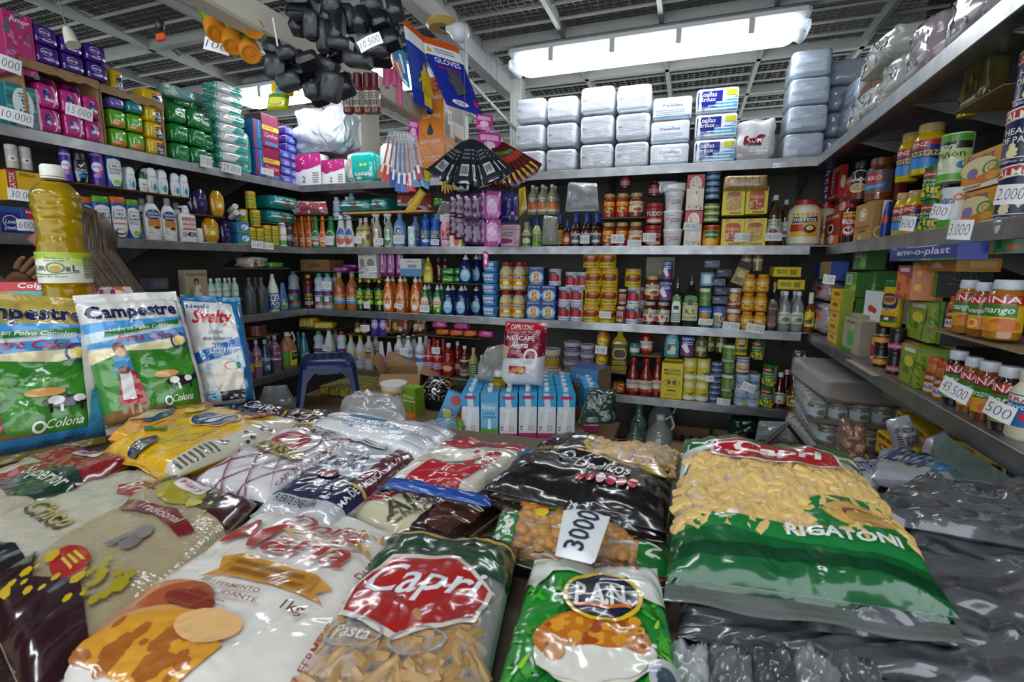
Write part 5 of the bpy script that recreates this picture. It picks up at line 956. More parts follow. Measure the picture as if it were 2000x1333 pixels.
P('rlg', 'deodorant_roll', 'deodorant', 'white roll-on deodorant with green cap', 'roll', '#dfe2dc', 'T#3a4a4a 20 50 80 66 Duxan;Z#3f8a4a 30 4 80 30 8 20', cap='#1c5a3a', d=.62, lab=(.05, .62, 58))
R('L', 2, 'rlw', (23, 44), [254], dz=.212, ex='first', back=1); R('L', 2, 'rlg', (18, 38), [279], dz=.212); R('L', 2, 'rlw', (25, 48), [296, 313], dz=.212, ex='in the middle', back=1); R('L', 2, 'rlw', (21, 44), [342, 357], dz=.212, ex='in the right pair', back=0)
# ---- left shelf 3 and 4
P('plc', 'starch_box', 'box', 'beige starch box with woman ironing', 'box', '#a8987c', 't#2a241c 6 80 94 90 PLANCHOLIN;e#4a3426 48 62 12 11;p#d8d0c0 34 10 70 10 66 50 44 50;e#b88a6a 48 58 6 7;p#8a7a5c 8 6 30 6 30 46 12 30;p#b88a6a 60 40 86 20 82 14 56 30', d=.05)
P('plcs', 'starch_box', 'box', 'small beige starch box', 'box', '#a8987c', 't#2a241c 8 34 92 66 PLANCHOLIN', d=.05)
cards('L', 3, 330, 476, .09, 'low cardboard box top under the gel bottles', .2, '#8a7a60', name='cardboard_sheet')
R('L', 3, 'plc', (42, 58), [378], dz=.1, ex='in front of the dark wall', inset=.03); R('L', 3, 'plcs', (36, 20), [411], dz=0.04, inset=-.02, where='under the gel bottles')
P('gel', 'gel_bottle', 'gel', 'clear pale green gel bottle', 'bottle', '#9fc0b8', 'r#cfe2da 8 6 92 90;T#4a9a8a 20 46 82 74 Gel', cap='#e0e4e4', lab=(.08, .56, 70), fin='l')
R('L', 3, 'gel', (16, 40), [407, 424, 440, 459], dz=.1, back=1)
P('olas', 'detergent_pack', 'detergent', 'blue detergent pack', 'soft', '#1c4f9a', 'T#dfe8f4 40 44 90 66 Olas;p#5fb0d8 40 10 100 10 100 34 60 26', d=.1, fin='f', rub=.03, k=8)
R('L', 3, 'olas', (54, 26), [361], dz=.05, inset=-.04, where='lying on left third shelf'); P('clj', 'plastic_jar', 'jar', 'clear bluish empty plastic jar', 'pot', '#6a86a8', '', cap='#5a6a80', fin='l'); R('L', 3, 'clj', (26, 34), [298, 320], dz=.05, back=1); P('gyb', 'carton', 'box', 'small grey carton in the dark', 'box', '#4a4c55', 'r#5a5c66 10 20 90 80', d=.08); R('L', 3, 'gyb', (34, 22), [302], dz=.16, inset=.04)
P('gry', 'oil_bottle', 'bottle', 'plain dark grey bottle', 'soda', '#4c5054', '', cap='#4c5054')
R('L', 3, 'gry', (25, 70), [487, 512]); P('lea', 'bleach_bottle', 'bottle', 'white cone bottle with blue label', 'cone', '#d2d4ce', 'r#1c5a9c 0 0 100 100;T#f0f2f4 30 54 98 84 LEA;T#f0f2f4 34 26 98 52 Kris;p#d8c23a 50 4 96 16 96 26 54 18', cap='#dcdcd6', lab=(.06, .5, 78)); R('L', 3, 'lea', (24, 72), [533])
P('smb', 'cleaner_bottle', 'bottle', 'small slanted blue bottle with yellow triangle', 'angled', '#3a6aa8', 'p#d8b83a 30 30 60 30 50 70 40 70;p#58a83a 20 6 90 6 90 30 40 20;T#e9e040 30 28 90 44 Brizo', cap='#e2e6e8', d=.6, lab=(.05, .6, 60)); R('L', 3, 'smb', (19, 54), [551])
R('L', 3, 'gry', (22, 66), [500], inset=.1, ex='in the second row'); cards('L', 3, 478, 566, .255, 'cardboard sheet over the grey bottles', .18, '#8a7a5e')
P('spk', 'snack_pack', 'pack', 'crumpled white and brown foil pack', 'soft', '#b8b0a4', 'G#6a3a2a 10 10 90 60 10 12;r#8ac0b0 30 60 90 90', d=.12, fin='f', rub=.18); R('L', 3, 'spk', (44, 22), [490], dz=.26, rot=10); P('gsp', 'snack_pack', 'pack', 'flat green and orange pack', 'soft', '#3a8a3a', 'e#d8702a 40 50 16 30', d=.12, fin='f', rub=.16); R('L', 3, 'gsp', (30, 11), [526], dz=.26)
P('mpu', 'floor_cleaner_bottle', 'bottle', 'mauve floor cleaner bottle with yellow label', 'ribbed', '#8a5a7c', 'r#d8c06a 0 0 100 100;t#2a2a3a 40 66 80 84 FU;L#8a7a3a 10 10 90 40 4', cap='#c8c4c8', lab=(.3, .68, 80), fin='l')
P('dbl', 'floor_cleaner_bottle', 'bottle', 'dark blue floor cleaner bottle', 'ribbed', '#1c3a58', 'r#3a5f8a 0 0 100 100;T#dfe6f0 8 60 90 86 Brisol;e#c8d0d8 66 20 26 16', cap='#b8bcc2', lab=(.12, .6, 80), fin='l')
P('mv2', 'floor_cleaner_bottle', 'bottle', 'mauve floor cleaner bottle with white label', 'ribbed', '#6a5470', 'r#d8d0d8 0 0 100 100;e#8a3a7a 66 50 32 40;T#e8dce8 46 44 96 60 Lila', cap='#d0ccd0', lab=(.34, .7, 80), fin='l')
P('vio', 'softener_bottle', 'bottle', 'violet bottle at the picture of the pouch edge', 'ribbed', '#5a4a9a', 'r#d8a03a 0 0 100 60', cap='#8a5ab0', lab=(.2, .6, 80), fin='l')
R('L', 4, 'vio', (20, 70), [484], where='left of the mauve bottles'); R('L', 4, 'mpu', (20, 72), [501]); R('L', 4, 'dbl', (19, 68), [519]); R('L', 4, 'mv2', (21, 72), [538]); R('L', 4, 'mv2', (20, 70), [526], inset=.1, ex='second row')
P('gal', 'cleaner_jug', 'jug', 'brown gallon jug with green label', 'jug', '#9a6a4a', 'r#4f9a2a 0 0 40 100;r#d8c83a 40 0 100 100;r#1f241a 46 40 90 90;T#e0d84a 50 60 90 80 Puri', cap='#d8d6ce', lab=(.1, .5, 62), d=.8)
R('L', 4, 'gal', (38, 70), [562]); P('tel', 'cleaner_bottle', 'bottle', 'teal green cleaner bottle', 'cone', '#2f7a86', 'A#dfeef0 50 60 88 20 14 CLOR;r#2f8a5a 10 6 90 40', cap='#6aa0a8', lab=(.08, .5, 78), fin='l'); R('L', 4, 'tel', (20, 62), [594]); R('L', 4, 'tel', (16, 60), [584], inset=.09, ex='second row')
P('brs', 'brush', 'brush', 'round brown scrubbing brush', 'can', '#6a3c20', 'L#3a2010 0 10 100 90 5', lab=(.1, .9, 90)); R('L', 4, 'brs', (38, 20), [502], dz=.24); cards('L', 4, 478, 548, .232, 'dark cardboard sheet over the mauve bottles', .18, '#6a5a44')
# ------------------------------------------------------------------ right wall
P('cps', 'creamer_cup_pack', 'cups', 'small blue and red cup', 'pot', '#3a5a9a', 'r#b8343a 0 0 100 40;p#e6e9ee 30 40 70 40 50 10', cap='#b8c0cc', lab=(.05, .78, 80))
R('R', 2, 'cps', (20, 15.5), [1611], tiers=6, gap=0, where='in the corner stack on right second shelf'); R('R', 2, 'cps', (18, 15), [1617], tiers=4, dz=.23, gap=0, inset=.02, where='upper part of the corner stack')
P('cof', 'coffee_box', 'box', 'red instant coffee box', 'box', '#a81c24', 'A#f4ece8 50 60 80 26 90 COFFEE;t#f4ece8 20 6 80 14 MI;e#d8c22a 80 90 16 8', d=.03, fin='k', side='e#c8c0a8 50 50 30 20')
R('R', 2, 'cof', (20, 60), [1634], ex='standing on the brown ones', dz=.2); R('R', 2, 'cof', (12, 58), [1620], dz=.19, inset=.03, ex='just behind')
P('cf3', 'coffee_box', 'box', 'dark red coffee display box with cup picture', 'box', '#8a2a24', 'r#a8301f 0 60 100 100;t#e8d8c0 10 82 90 92 MICOFFEE;e#e6ddcf 40 52 22 16;e#3a1a10 40 54 15 9;r#c8661f 0 0 100 30;e#e6ddcf 50 20 20 14', d=.06, fin='k', side='e#b8a888 50 60 36 20;r#6a1f1a 0 0 100 20')
R('R', 2, 'cf3', (28, 62), [1640], tiers=2)
P('lca', 'coffee_jar', 'jar', 'glass coffee jar with red label and red lid', 'jar', '#3a241a', 'r#b8241c 0 14 100 76;r#e0c22a 0 76 100 92;t#7a1a14 20 79 80 89 AHORRO;T#f4ece4 6 52 90 72 Micaf;e#e8e0d4 56 30 24 13;e#1f120c 56 33 16 7', cap='#b02028', lab=(.1, .8, 80), fin='l')
R('R', 2, 'lca', (32, 82), [1661]); R('R', 2, 'lca', (28, 84), [1684], inset=.05, where='in the second row of right second shelf')
P('nsc', 'coffee_jar', 'jar', 'dark coffee jar with black lid and cup picture', 'jar', '#2a1812', 'e#c8d4e4 50 58 46 40;e#1c1512 50 58 42 37;t#f2eeea 14 60 86 72 NESCAFÉ;p#7a1a1c 0 0 100 0 100 44 0 20;e#c8b48a 46 38 34 16;e#a88a5a 46 40 26 10', cap='#1f1d1d', lab=(.08, .8, 74), fin='l')
P('kko', 'cocoa_jar', 'jar', 'brown cocoa jar with red square label', 'jar', '#7a3f1c', 'r#5a5c62 0 14 100 82;r#b01c24 20 44 68 72;T#f0e4e0 24 52 64 65 KKO;p#5a9ad8 4 24 70 30 80 44 50 36 4 36;r#4a2010 24 82 70 96', cap='#7a421c', lab=(.08, .84, 74), fin='l')
R('R', 2, 'nsc', (42, 80), [1680], dz=.155, where='on the red lidded coffee jars'); R('R', 2, 'kko', (56, 84), [1718], dz=.14, where='on the gold tea box')
P('tec', 'tea_box', 'box', 'gold cardboard tea box with white emblem', 'box', '#a8834a', 'o#efe6d2 46 70 22 16 .8;e#efe6d2 46 70 12 9;t#4a3418 12 34 84 40 TE DE CACAO;t#4a3418 26 24 70 30 CASCARA;e#d8c08a 40 10 9 6', d=.045, side='A#3a2814 50 66 60 10 90 TE DE CACAO;o#e9dcc0 50 20 34 14 .8')
R('R', 2, 'tec', (34, 72), [1700])
P('rbl', 'energy_drink_can', 'can', 'slim blue and silver drink can', 'can', '#c0c4cc', 'p#1c2a8a 0 0 50 100 100 100 100 0;e#c22a2a 50 50 26 12', lab=(.03, .97, 80)); R('R', 2, 'rbl', (18, 70), [1730])
P('mtz', 'mustard_jar', 'jar', 'yellow mustard jar with blue label', 'jar', '#d3b414', 'r#1f2f86 0 10 100 76;p#b8281f 0 58 60 58 60 70 100 70 100 88 0 88;t#f2f2ee 4 66 60 80 HEINZ;t#e8cc2a 4 34 94 56 mostaza;e#2f86d0 40 12 46 18', cap='#c2a060', lab=(.16, .74, 80), fin='l')
R('R', 2, 'mtz', (34, 82), [1741]); R('R', 2, 'mtz', (34, 82), [1762], ex='middle one'); R('R', 2, 'mtz', (40, 84), [1784], ex='right one with a price card', inset=.012)
R('R', 2, 'mtz', (46, 94), [1775], dz=.165, inset=.02, where='standing on the lower mustard jars, smaller'); R('R', 2, 'mtz', (66, 100), [1815], dz=.165, where='large, on the lower mustard jars', inset=.02)
P('rlj', 'coffee_jar', 'jar', 'tall glass coffee jar with maroon lid', 'jar', '#4a1c1c', 'r#8a1a2a 0 0 100 60;r#d8b84a 0 60 100 80', cap='#5a1820', lab=(.1, .7, 80), fin='l'); R('R', 2, 'rlj', (44, 100), [1752], dz=.13, inset=.1)
R('R', 2, 'dlm', (50, 62), [1820], tiers=2, gap=0)
P('pin', 'bean_can', 'can', 'green bean can with white and black label', 'can', '#cfd8c0', 'r#4f9a24 0 84 100 100;r#1c1f1a 0 68 100 84;T#f2f4ee 10 68 60 82 Natural;r#5fa82a 0 0 100 14;r#b8d07a 0 46 100 68;A#2a4a1a 46 56 70 14 4 Piñón;G#f0ead0 14 22 90 46 14 8;e#2f8ac8 82 32 18 9', lab=(.03, .97, 75))
P('ent', 'milk_powder_can', 'can', 'white milk can with green base', 'can', '#dfe3e6', 'r#58a02a 0 0 70 22;T#2a5a9a 10 62 60 78 entera;o#d87a3a 66 78 12 9 .5;r#c83a3a 12 78 22 88;r#e2c4b4 76 20 100 94;B#222 72 6 92 20', lab=(.03, .97, 75))
R('R', 2, 'ent', (66, 80), [1866]); R('R', 2, 'pin', (66, 92), [1868], dz=.118)
P('fru', 'juice_powder_box', 'box', 'orange fruit drink box', 'box', '#e0941a', 'r#f2ead8 0 0 100 14;T#2a3f8c 10 74 78 94 Fructus;e#f0dca0 40 58 46 26;o#4f9a2a 74 48 20 18 .7;t#d87a1c 66 40 82 56 C;e#8a6ab0 30 44 14 14;e#e07a1c 60 24 24 12;e#e8a82a 82 26 16 11;L#8a5a1a 6 4 60 10 2', d=.11, fin='k', side='r#e0941a 0 0 100 100;T#2a3f8c 10 60 96 90 Fr;e#4a2a4a 50 26 34 14')
R('R', 2, 'fru', (76, 74), [1922], tiers=2, turn=.0)
P('plm', 'palm_heart_can', 'can', 'navy palm heart can with red banner', 'can', '#1c2448', 'p#e2ddd0 0 74 50 80 100 74 100 96 50 102 0 96;p#b8302a 2 77 50 83 98 77 98 93 50 99 2 93;t#f2ece0 10 80 90 94 ALMOR;t#e6e4dc 14 52 78 64 HEARTS;t#e6e4dc 8 36 72 48 OF PALM;r#e0dcd0 0 9 100 11;T#c8c8d0 6 1 94 7 Cultivo cuidado;G#e9dfa8 26 10 90 34 12 9', lab=(.02, .98, 75))
R('R', 2, 'plm', (98, 108), [1994], tiers=3, gap=0, turn=.9)
P('env', 'plastic_wrap_box', 'box', 'long blue plastic wrap box', 'box', '#22308c', 'r#2f8a3a 20 0 100 14;T#eef0f4 14 26 92 84 env-o-plast;t#e9ecf2 56 2 70 11 NUEVO;L#c9d0e8 30 90 80 96 1;T#e9ecf2 3 84 14 96 Pely', d=.05, fin='k', side='r#22308c 0 0 100 100')
R('R', 2, 'env', (140, 54), [2000], dz=.408, inset=.03, where='at the top right, on the palm heart cans', turn=0)
cards('R', 2, 1860, 1960, .27, 'cardboard sheet on the green bean can and orange boxes', .16, '#8a7252')
R('R', 2, 'mtz', (40, 62), [1893], dz=.285, inset=.06, where='at the back above the green bean can'); P('pkl', 'pickle_pouch', 'pouch', 'olive pickle pouch with shiny edge', 'soft', '#5a5426', 'G#8a8a3a 10 10 90 60 14 10', d=.05, fin='f', rub=.05, k=8); R('R', 2, 'pkl', (46, 84), [1925], dz=.282, inset=.03)
# right shelf 3
R('R', 3, 'env', (138, 28), [1818], dz=.31, inset=-.01, where='under the second shelf, on the orange box', turn=0)
P('rpk', 'cup_noodle_pack', 'pack', 'clear wrapped pack of red cups', 'soft', '#a8989c', 'e#c8242c 30 80 20 10;e#c8242c 70 60 20 10;e#c8242c 36 34 20 10;r#3a4aa0 60 80 90 90;e#d8d0d4 60 20 26 10', d=.1, fin='f', rub=.08)
R('R', 3, 'rpk', (38, 60), [1608], where='at the corner of right third shelf'); R('R', 3, 'rpk', (30, 40), [1612], dz=.145, where='on top of the other red cup pack')
P('blx2', 'carton', 'box', 'blue carton edge with brown side', 'box', '#8a7a50', 'r#1f3f9a 0 0 30 100', d=.06, side='r#1f3f9a 0 0 100 100'); R('R', 3, 'blx2', (34, 34), [1622], dz=.24)
P('ysm', 'soup_cube_box', 'box', 'small yellow cube box', 'box', '#d8b818', 'r#a89014 0 0 100 10;e#c82a20 50 60 26 18', d=.04, side='r#8a9a2a 0 0 100 100'); R('R', 3, 'ysm', (19, 20), [1636], tiers=5, gap=0)
P('grb', 'tea_box', 'box', 'green tea box with barcode', 'box', '#4f8a3a', 'r#dfe4d4 14 50 60 90;B#222 18 54 56 86;r#8ab84a 60 10 100 50', d=.06, side='r#3a6a2a 0 0 100 100')
R('R', 3, 'grb', (20, 44), [1653], tiers=3, inset=.03); R('R', 3, 'grb', (24, 46), [1680], tiers=4, inset=.07, ex='taller stack')
P('gel1', 'gelatin_box', 'box', 'beige gelatin box with dark red berry figure', 'box', '#a89c88', 'e#4a1418 44 50 16 24;e#8a2a24 40 30 12 10;e#f0ede6 44 60 8 5;t#3a322a 20 86 66 92 Gelatina', d=.05, side='r#988c78 0 0 100 100')
P('gel2', 'gelatin_box', 'box', 'beige gelatin box with green figure', 'box', '#a89c88', 'e#2f9a2a 46 44 20 24;e#3fae34 52 66 14 14;e#f4f4ee 56 74 9 6;e#1a1a1a 58 74 4 3;r#2f8a2a 0 0 60 12;t#3a322a 20 88 66 94 Gelatina', d=.05, side='r#988c78 0 0 100 100')
R('R', 3, 'gel1', (26, 66), [1657]); R('R', 3, 'gel2', (30, 64), [1676])
P('rcn', 'cherry_box', 'box', 'white and red carton tilted behind the gelatin boxes', 'box', '#c8c8cc', 'r#dfe2e8 0 0 100 100;e#b81e28 40 40 16 12;e#b81e28 60 36 12 10', d=.08, side='r#a8a8ac 0 0 100 100'); R('R', 3, 'rcn', (36, 56), [1708], dz=.115, inset=.04)
P('ycn', 'gelatin_can', 'can', 'yellow can with dark pink panel', 'can', '#d2bc20', 'p#a82a5a 0 10 60 10 50 60 0 80;r#d8cfb8 0 0 60 12;r#e6ddc8 70 20 92 70', lab=(.03, .97, 80)); R('R', 3, 'ycn', (34, 40), [1693])
P('msk', 'mustard_bottle', 'bottle', 'tall yellow mustard squeeze bottle with green cap', 'shampoo', '#cfa814', 'e#1f2a4a 50 66 42 24;e#c89a6a 50 70 30 13;e#8a5a34 50 72 24 8;t#e8dcb0 24 40 80 48 MUSTARD;r#6a2a14 0 18 100 26;r#2f6a2a 0 8 100 18;r#d8dce8 42 14 56 22', cap='#1f6a34', d=.55, lab=(.04, .8, 62), sq=2.6)
R('R', 3, 'msk', (46, 86), [1743], dz=.125, where='on the dark jam cans')
P('jmc', 'jam_jar', 'jar', 'black topped jam jar with orange label', 'pot', '#1c1512', 'r#c26a1c 0 8 100 44;t#e8dcc0 10 50 90 62 DUZON;e#e0a02a 50 24 40 14', cap='#1a1614', lab=(.05, .78, 80)); P('jmp', 'jam_jar', 'jar', 'black topped jam jar with magenta label', 'pot', '#1c1512', 'r#a8246a 0 8 100 44;t#e8dcc0 10 16 90 34 GUAYABA', cap='#1a1614', lab=(.05, .78, 80))
R('R', 3, 'jmc', (30, 40), [1721], tiers=2, gap=0); R('R', 3, 'jmp', (30, 42), [1748], tiers=2, gap=0)
P('tep', 'tea_box', 'box', 'pink and orange fruit tea box', 'box', '#a84a5a', 'p#d87a3a 0 20 100 0 100 60 0 80;G#c8323a 10 10 90 90 9 12;r#e9d8d0 20 80 80 92', d=.07, side='r#c87a4a 0 0 100 100;G#e8b040 10 10 90 90 8 12')
P('teg', 'tea_box', 'box', 'yellow green herbal tea box with leaves', 'box', '#8a9a2c', 'Z#3f7a24 6 4 94 60 18 24;e#d8cc3a 50 60 24 14;r#e0e0c8 20 84 80 94', d=.07, side='Z#3a6a24 6 4 94 80 20 24;r#6a8a34 0 90 100 100')
P('tek', 'tea_box', 'box', 'black herbal tea box with fine print and green front', 'box', '#5f8f3a', 'Z#3a6a24 6 4 94 80 20 24', d=.11, side='r#17140f 0 0 100 100;G#8a8478 20 20 80 80 60 1.4;r#c8c2b4 50 74 84 90;B#222 54 76 80 88')
R('R', 3, 'tep', (30, 70), [1778]); R('R', 3, 'teg', (34, 74), [1803]); R('R', 3, 'teg', (44, 72), [1790], dz=.107, where='second layer on right third shelf'); R('R', 3, 'tep', (30, 66), [1796], dz=.21, where='third layer on right third shelf'); R('R', 3, 'tek', (52, 66), [1826], dz=.22, inset=.03); R('R', 3, 'tek', (50, 80), [1830], dz=.107, inset=.03, where='on right third shelf, lower one')
P('obx', 'carton', 'box', 'orange carton under the plastic wrap box', 'box', '#c8861c', 'p#e8dcc8 30 30 70 30 50 80', d=.08, side='r#b87a1c 0 0 100 100;r#c8a05a 30 30 90 80'); R('R', 3, 'obx', (66, 24), [1832], dz=.285, inset=.01)
P('cmd', 'nut_spread_jar', 'jar', 'brown spread jar with orange lid', 'jar', '#b0642c', 'r#8a3a14 0 40 100 80;t#e9ddc8 8 50 92 72 Comadre;r#c8c0a8 0 0 100 36;T#3a3a9a 14 12 86 28 Alba', cap='#c8521c', lab=(.08, .74, 80))
R('R', 3, 'cmd', (34, 68), [1824, 1846]); R('R', 3, 'cmd', (34, 62), [1866], dz=.158, where='beside the upper marmalade jars', inset=.02)
P('inm', 'marmalade_jar', 'jar', 'mango marmalade jar with white lid', 'jar', '#a8701c', 'r#dcae1c 0 0 100 70;p#b81e22 0 74 92 74 92 98 0 98;t#f4f0ea 20 77 84 95 INA;r#3a7a24 0 40 78 72;T#eef2e4 8 44 72 62 mango;e#c8661c 56 18 32 18;e#d8862a 34 14 20 12', cap='#cfd2d8', lab=(.14, .76, 80), fin='l')
P('inn', 'marmalade_jar', 'jar', 'orange marmalade jar with white lid', 'jar', '#8a4f14', 'r#e0b62a 0 0 100 70;p#b81e22 0 74 92 74 92 98 0 98;t#f4f0ea 20 77 84 95 INA;r#3a7a24 0 40 78 72;T#eef2e4 8 44 72 62 naranja;e#e07a1c 52 18 30 18;o#f0c86a 40 18 18 14 .6', cap='#cfd2d8', lab=(.14, .76, 80), fin='l')
P('inq', 'marmalade_jar', 'jar', 'dark berry marmalade jar with white lid', 'jar', '#2a100c', 'r#8a9a5a 0 0 100 70;p#b81e22 0 74 92 74 92 98 0 98;t#f4f0ea 20 77 84 95 INA;r#3a7a24 0 20 90 72;T#eef2e4 8 44 82 62 mora', cap='#cfd2d8', lab=(.14, .76, 80), fin='l')
P('ind', 'marmalade_jar', 'jar', 'peach marmalade jar with white lid', 'jar', '#7a3a14', 'r#dcae1c 0 0 100 70;p#b81e22 0 74 92 74 92 98 0 98;t#f4f0ea 20 77 84 95 INA;r#3a7a24 0 40 78 72;T#eef2e4 8 44 76 62 durazno;e#e09a3a 50 20 30 18;e#d8642a 60 16 16 12', cap='#cfd2d8', lab=(.14, .76, 80), fin='l')
R('R', 3, 'inq', (46, 100), [1868], ex='behind the 43500 card'); R('R', 3, 'inn', (44, 102), [1896], ex='lower row'); R('R', 3, 'ind', (52, 108), [1925], ex='lower row'); R('R', 3, 'inq', (58, 118), [1967], ex='right of the peach one')
R('R', 3, 'inm', (46, 98), [1891], dz=.158, ex='upper row, left'); R('R', 3, 'inn', (44, 100), [1917], dz=.158, ex='upper row'); R('R', 3, 'inm', (78, 112), [1962], dz=.16, ex='upper row, biggest')
cards('R', 3, 1800, 1990, .15, 'cardboard sheet between the two rows of marmalade jars', .14, '#9a8464')
P('kra', 'mayonnaise_jar', 'jar', 'creamy mayonnaise jar with blue label', 'mayo', '#dcd6bc', 'r#2a6aa8 0 0 100 100;p#e8e4dc 0 76 100 76 100 96 0 96;t#b82a24 10 78 90 92 KRAFT;T#f0f2f4 10 50 96 72 Mayonesa;G#c82a4a 10 4 90 34 16 9', cap='#d2cec4', lab=(.2, .66, 80)); R('R', 3, 'kra', (74, 128), [2006])
P('mrt', 'foil_container_pack', 'foil tray', 'round foil container with green and blue sleeve', 'tub', '#b8bcc2', 'r#1f6a3a 0 0 100 46;r#1f4f9a 0 46 100 70;r#d8dce0 0 70 100 100;t#c8322a 46 8 86 30 Mr.;B#222 16 16 34 50', cap='#c2c6cc', lab=(.02, .86, 62), cfin='t'); R('R', 3, 'mrt', (104, 62), [1942], dz=.322, inset=.0, where='on the upper marmalade jars')
P('nap3', 'tea_packet', 'packet', 'yellow tea packet with leaf drawing', 'box', '#c8b428', 'T#3a4a1a 10 70 80 84 Mate;Z#2f5a24 30 20 70 50 6 24;r#e0d890 60 80 96 94', d=.04); R('R', 3, 'nap3', (40, 76), [1895], dz=.325, inset=.09)
# right top shelf
P('cbx', 'cardboard_box', 'cardboard box', 'tall brown cardboard box', 'box', '#6a4c36', 'r#52382a 48 0 52 100;r#7a5a40 0 58 100 60', d=.3, fin='n', side='r#5f4432 0 0 100 100'); R('R', 1, 'cbx', (100, 150), [1790], inset=.1, dz=0)
P('rdb', 'carton', 'box', 'red and pink carton in clear plastic', 'box', '#8a3f3a', 'r#a85a50 8 8 48 46;r#a85a50 54 8 94 46;r#b87a6a 8 54 48 92;r#a85a50 54 54 94 92', d=.2, side='r#9a4a44 0 0 100 100'); R('R', 1, 'rdb', (60, 110), [1900], inset=.1)
P('nbb', 'napkin_pack', 'napkins', 'bluish grey napkin pack in clear sack', 'soft', '#a8b2c0', 'L#98a4b6 2 6 98 94 18', d=.22, fin='f', rub=.04, k=8); R('R', 1, 'nbb', (46, 50), [1638], tiers=4, gap=.004, inset=.03); R('R', 1, 'nbb', (44, 50), [1682], tiers=3, gap=.004, inset=.05, ex='right column')
P('cbg', 'plastic_cup_bag', 'bag', 'crumpled clear bag of plastic cutlery', 'soft', '#b9bdb8', 'e#3a7ac0 60 60 10 5;e#c2b04a 30 24 12 5;G#e0e2de 5 5 95 95 30 6', d=.16, fin='f', rub=.16)
R('R', 1, 'cbg', (70, 62), [1732], inset=.0, ex='near the corner'); R('R', 1, 'cbg', (60, 84), [1796], inset=.0, ex='with a blue sticker'); R('R', 1, 'cbg', (76, 60), [1762], dz=.17, inset=.03, ex='on the other two')
P('cwr', 'plastic_cup_bag', 'bag', 'shiny pinkish clear bag', 'soft', '#a89aa0', 'G#d0c8cc 5 5 95 95 20 7', d=.14, fin='f', rub=.12); R('R', 1, 'cwr', (70, 120), [1862], inset=.0); R('R', 1, 'cwr', (120, 120), [1960], inset=.0, ex='at the picture edge')
# ------------------------------------------------------------------ price cards
F_ = YB-.012; LX = XL+.02; RXx = .5
def pc(t, x, y, w, h, wall, what, ang=0, off=0):
    pl = ('Y', F_-off) if wall == 'B' else ('X', LX+off) if wall == 'L' else ('X', RXx-off)
    price(t, x, y, w, h, pl, 'white price card reading %s %s' % (t, what), ang)
pc('15.000', 155, 219, 37, 22, 'L', 'on the pink soap packs', 8); pc('1.000', 13, 124, 38, 28, 'L', 'on the heart pattern carton', 8); pc('10.000', 32, 228, 44, 24, 'L', 'on the teal striped carton', 8)
pc('17.000', 403, 316, 19, 22, 'L', 'on the shiny green packs', 4); pc('25.000', 452, 330, 32, 18, 'L', 'on the wet wipes stack', 6); pc('14.500', 522, 336, 22, 12, 'L', 'on the maroon box', 6)
pc('30.000', 46, 382, 40, 22, 'L', 'on the mosquito coil box', 3); pc('600', 50, 440, 22, 22, 'L', 'on the blue carton with triangle'); pc('35.800', 502, 478, 19, 14, 'L', 'under the amber vitamin jars', 2); pc('35.400', 523, 481, 20, 13, 'L', 'by the jars nearest the corner', 3)
pc('35.000', 643, 470, 16, 17, 'B', 'on the green cleaner bottle'); pc('11.000', 699, 469, 15, 13, 'B', 'on the yellow label bottle'); pc('24.500', 739, 472, 20, 13, 'B', 'on the red label spray bottle', 3); pc('68.000', 779, 468, 22, 16, 'B', 'on the pale blue softener'); pc('27.000', 849, 473, 17, 11, 'B', 'on the bright blue bottle', 4); pc('1.000', 869, 426, 20, 13, 'B', 'on the pink soap bottle', 0, .01)
pc('6.000', 637, 558, 20, 15, 'B', 'on the blue bleach bottles', 4, .01); pc('9.000', 716, 596, 12, 13, 'B', 'on the lime label bottle'); pc('36.000', 778, 598, 17, 9, 'B', 'on the orange soap bottle', 6); pc('34.000', 829, 603, 20, 14, 'B', 'on the green soap bottle', 2); pc('35.500', 727, 526, 18, 12, 'B', 'on the powder box')
pc('95.000', 713, 641, 18, 12, 'B', 'on the black bottles'); pc('37.000', 638, 680, 18, 13, 'B', 'on the white cone bottle', 3, .01); pc('24.000', 789, 687, 16, 14, 'B', 'on the white ribbed bottles', 8, .01); pc('36.000', 851, 685, 17, 13, 'B', 'on the red softener bottles', 2, .01)
pc('19.000', 1142, 468, 18, 16, 'B', 'on the soy sauce'); pc('39.000', 1206, 467, 26, 17, 'B', 'on the tomato sauce jar'); pc('23.000', 1239, 475, 27, 12, 'B', 'on the cream label jar', 2); pc('95.000', 1268, 464, 24, 17, 'B', 'on the cocoa jar'); pc('48.000', 1350, 442, 28, 14, 'B', 'on the rooster carton', 4)
pc('11.000', 1449, 464, 27, 17, 'B', 'on the yellow soup boxes', 3); pc('58.000', 1511, 463, 29, 15, 'B', 'on the vinegar bottle'); pc('6.000', 1523, 323, 24, 9, 'B', 'under the top shelf, dim'); pc('36.000', 1182, 615, 23, 13, 'B', 'on the yellow bean can', 2)
pc('22.000', 1378, 629, 26, 12, 'B', 'on the mango can', 2); pc('37.000', 1428, 637, 30, 15, 'B', 'below the malt jars', 4); pc('30.000', 1475, 642, 32, 17, 'B', 'below the yellow cheese jars', 7); pc('41.480', 1174, 684, 23, 16, 'B', 'on the cheese jars', 3)
pc('5.000', 1413, 785, 24, 13, 'B', 'on the vegetable can stack', 3); pc('30.400', 1462, 757, 25, 17, 'B', 'on the white milk cans', 18); pc('1.000', 1386, 740, 16, 12, 'B', 'on the small tuna cans')
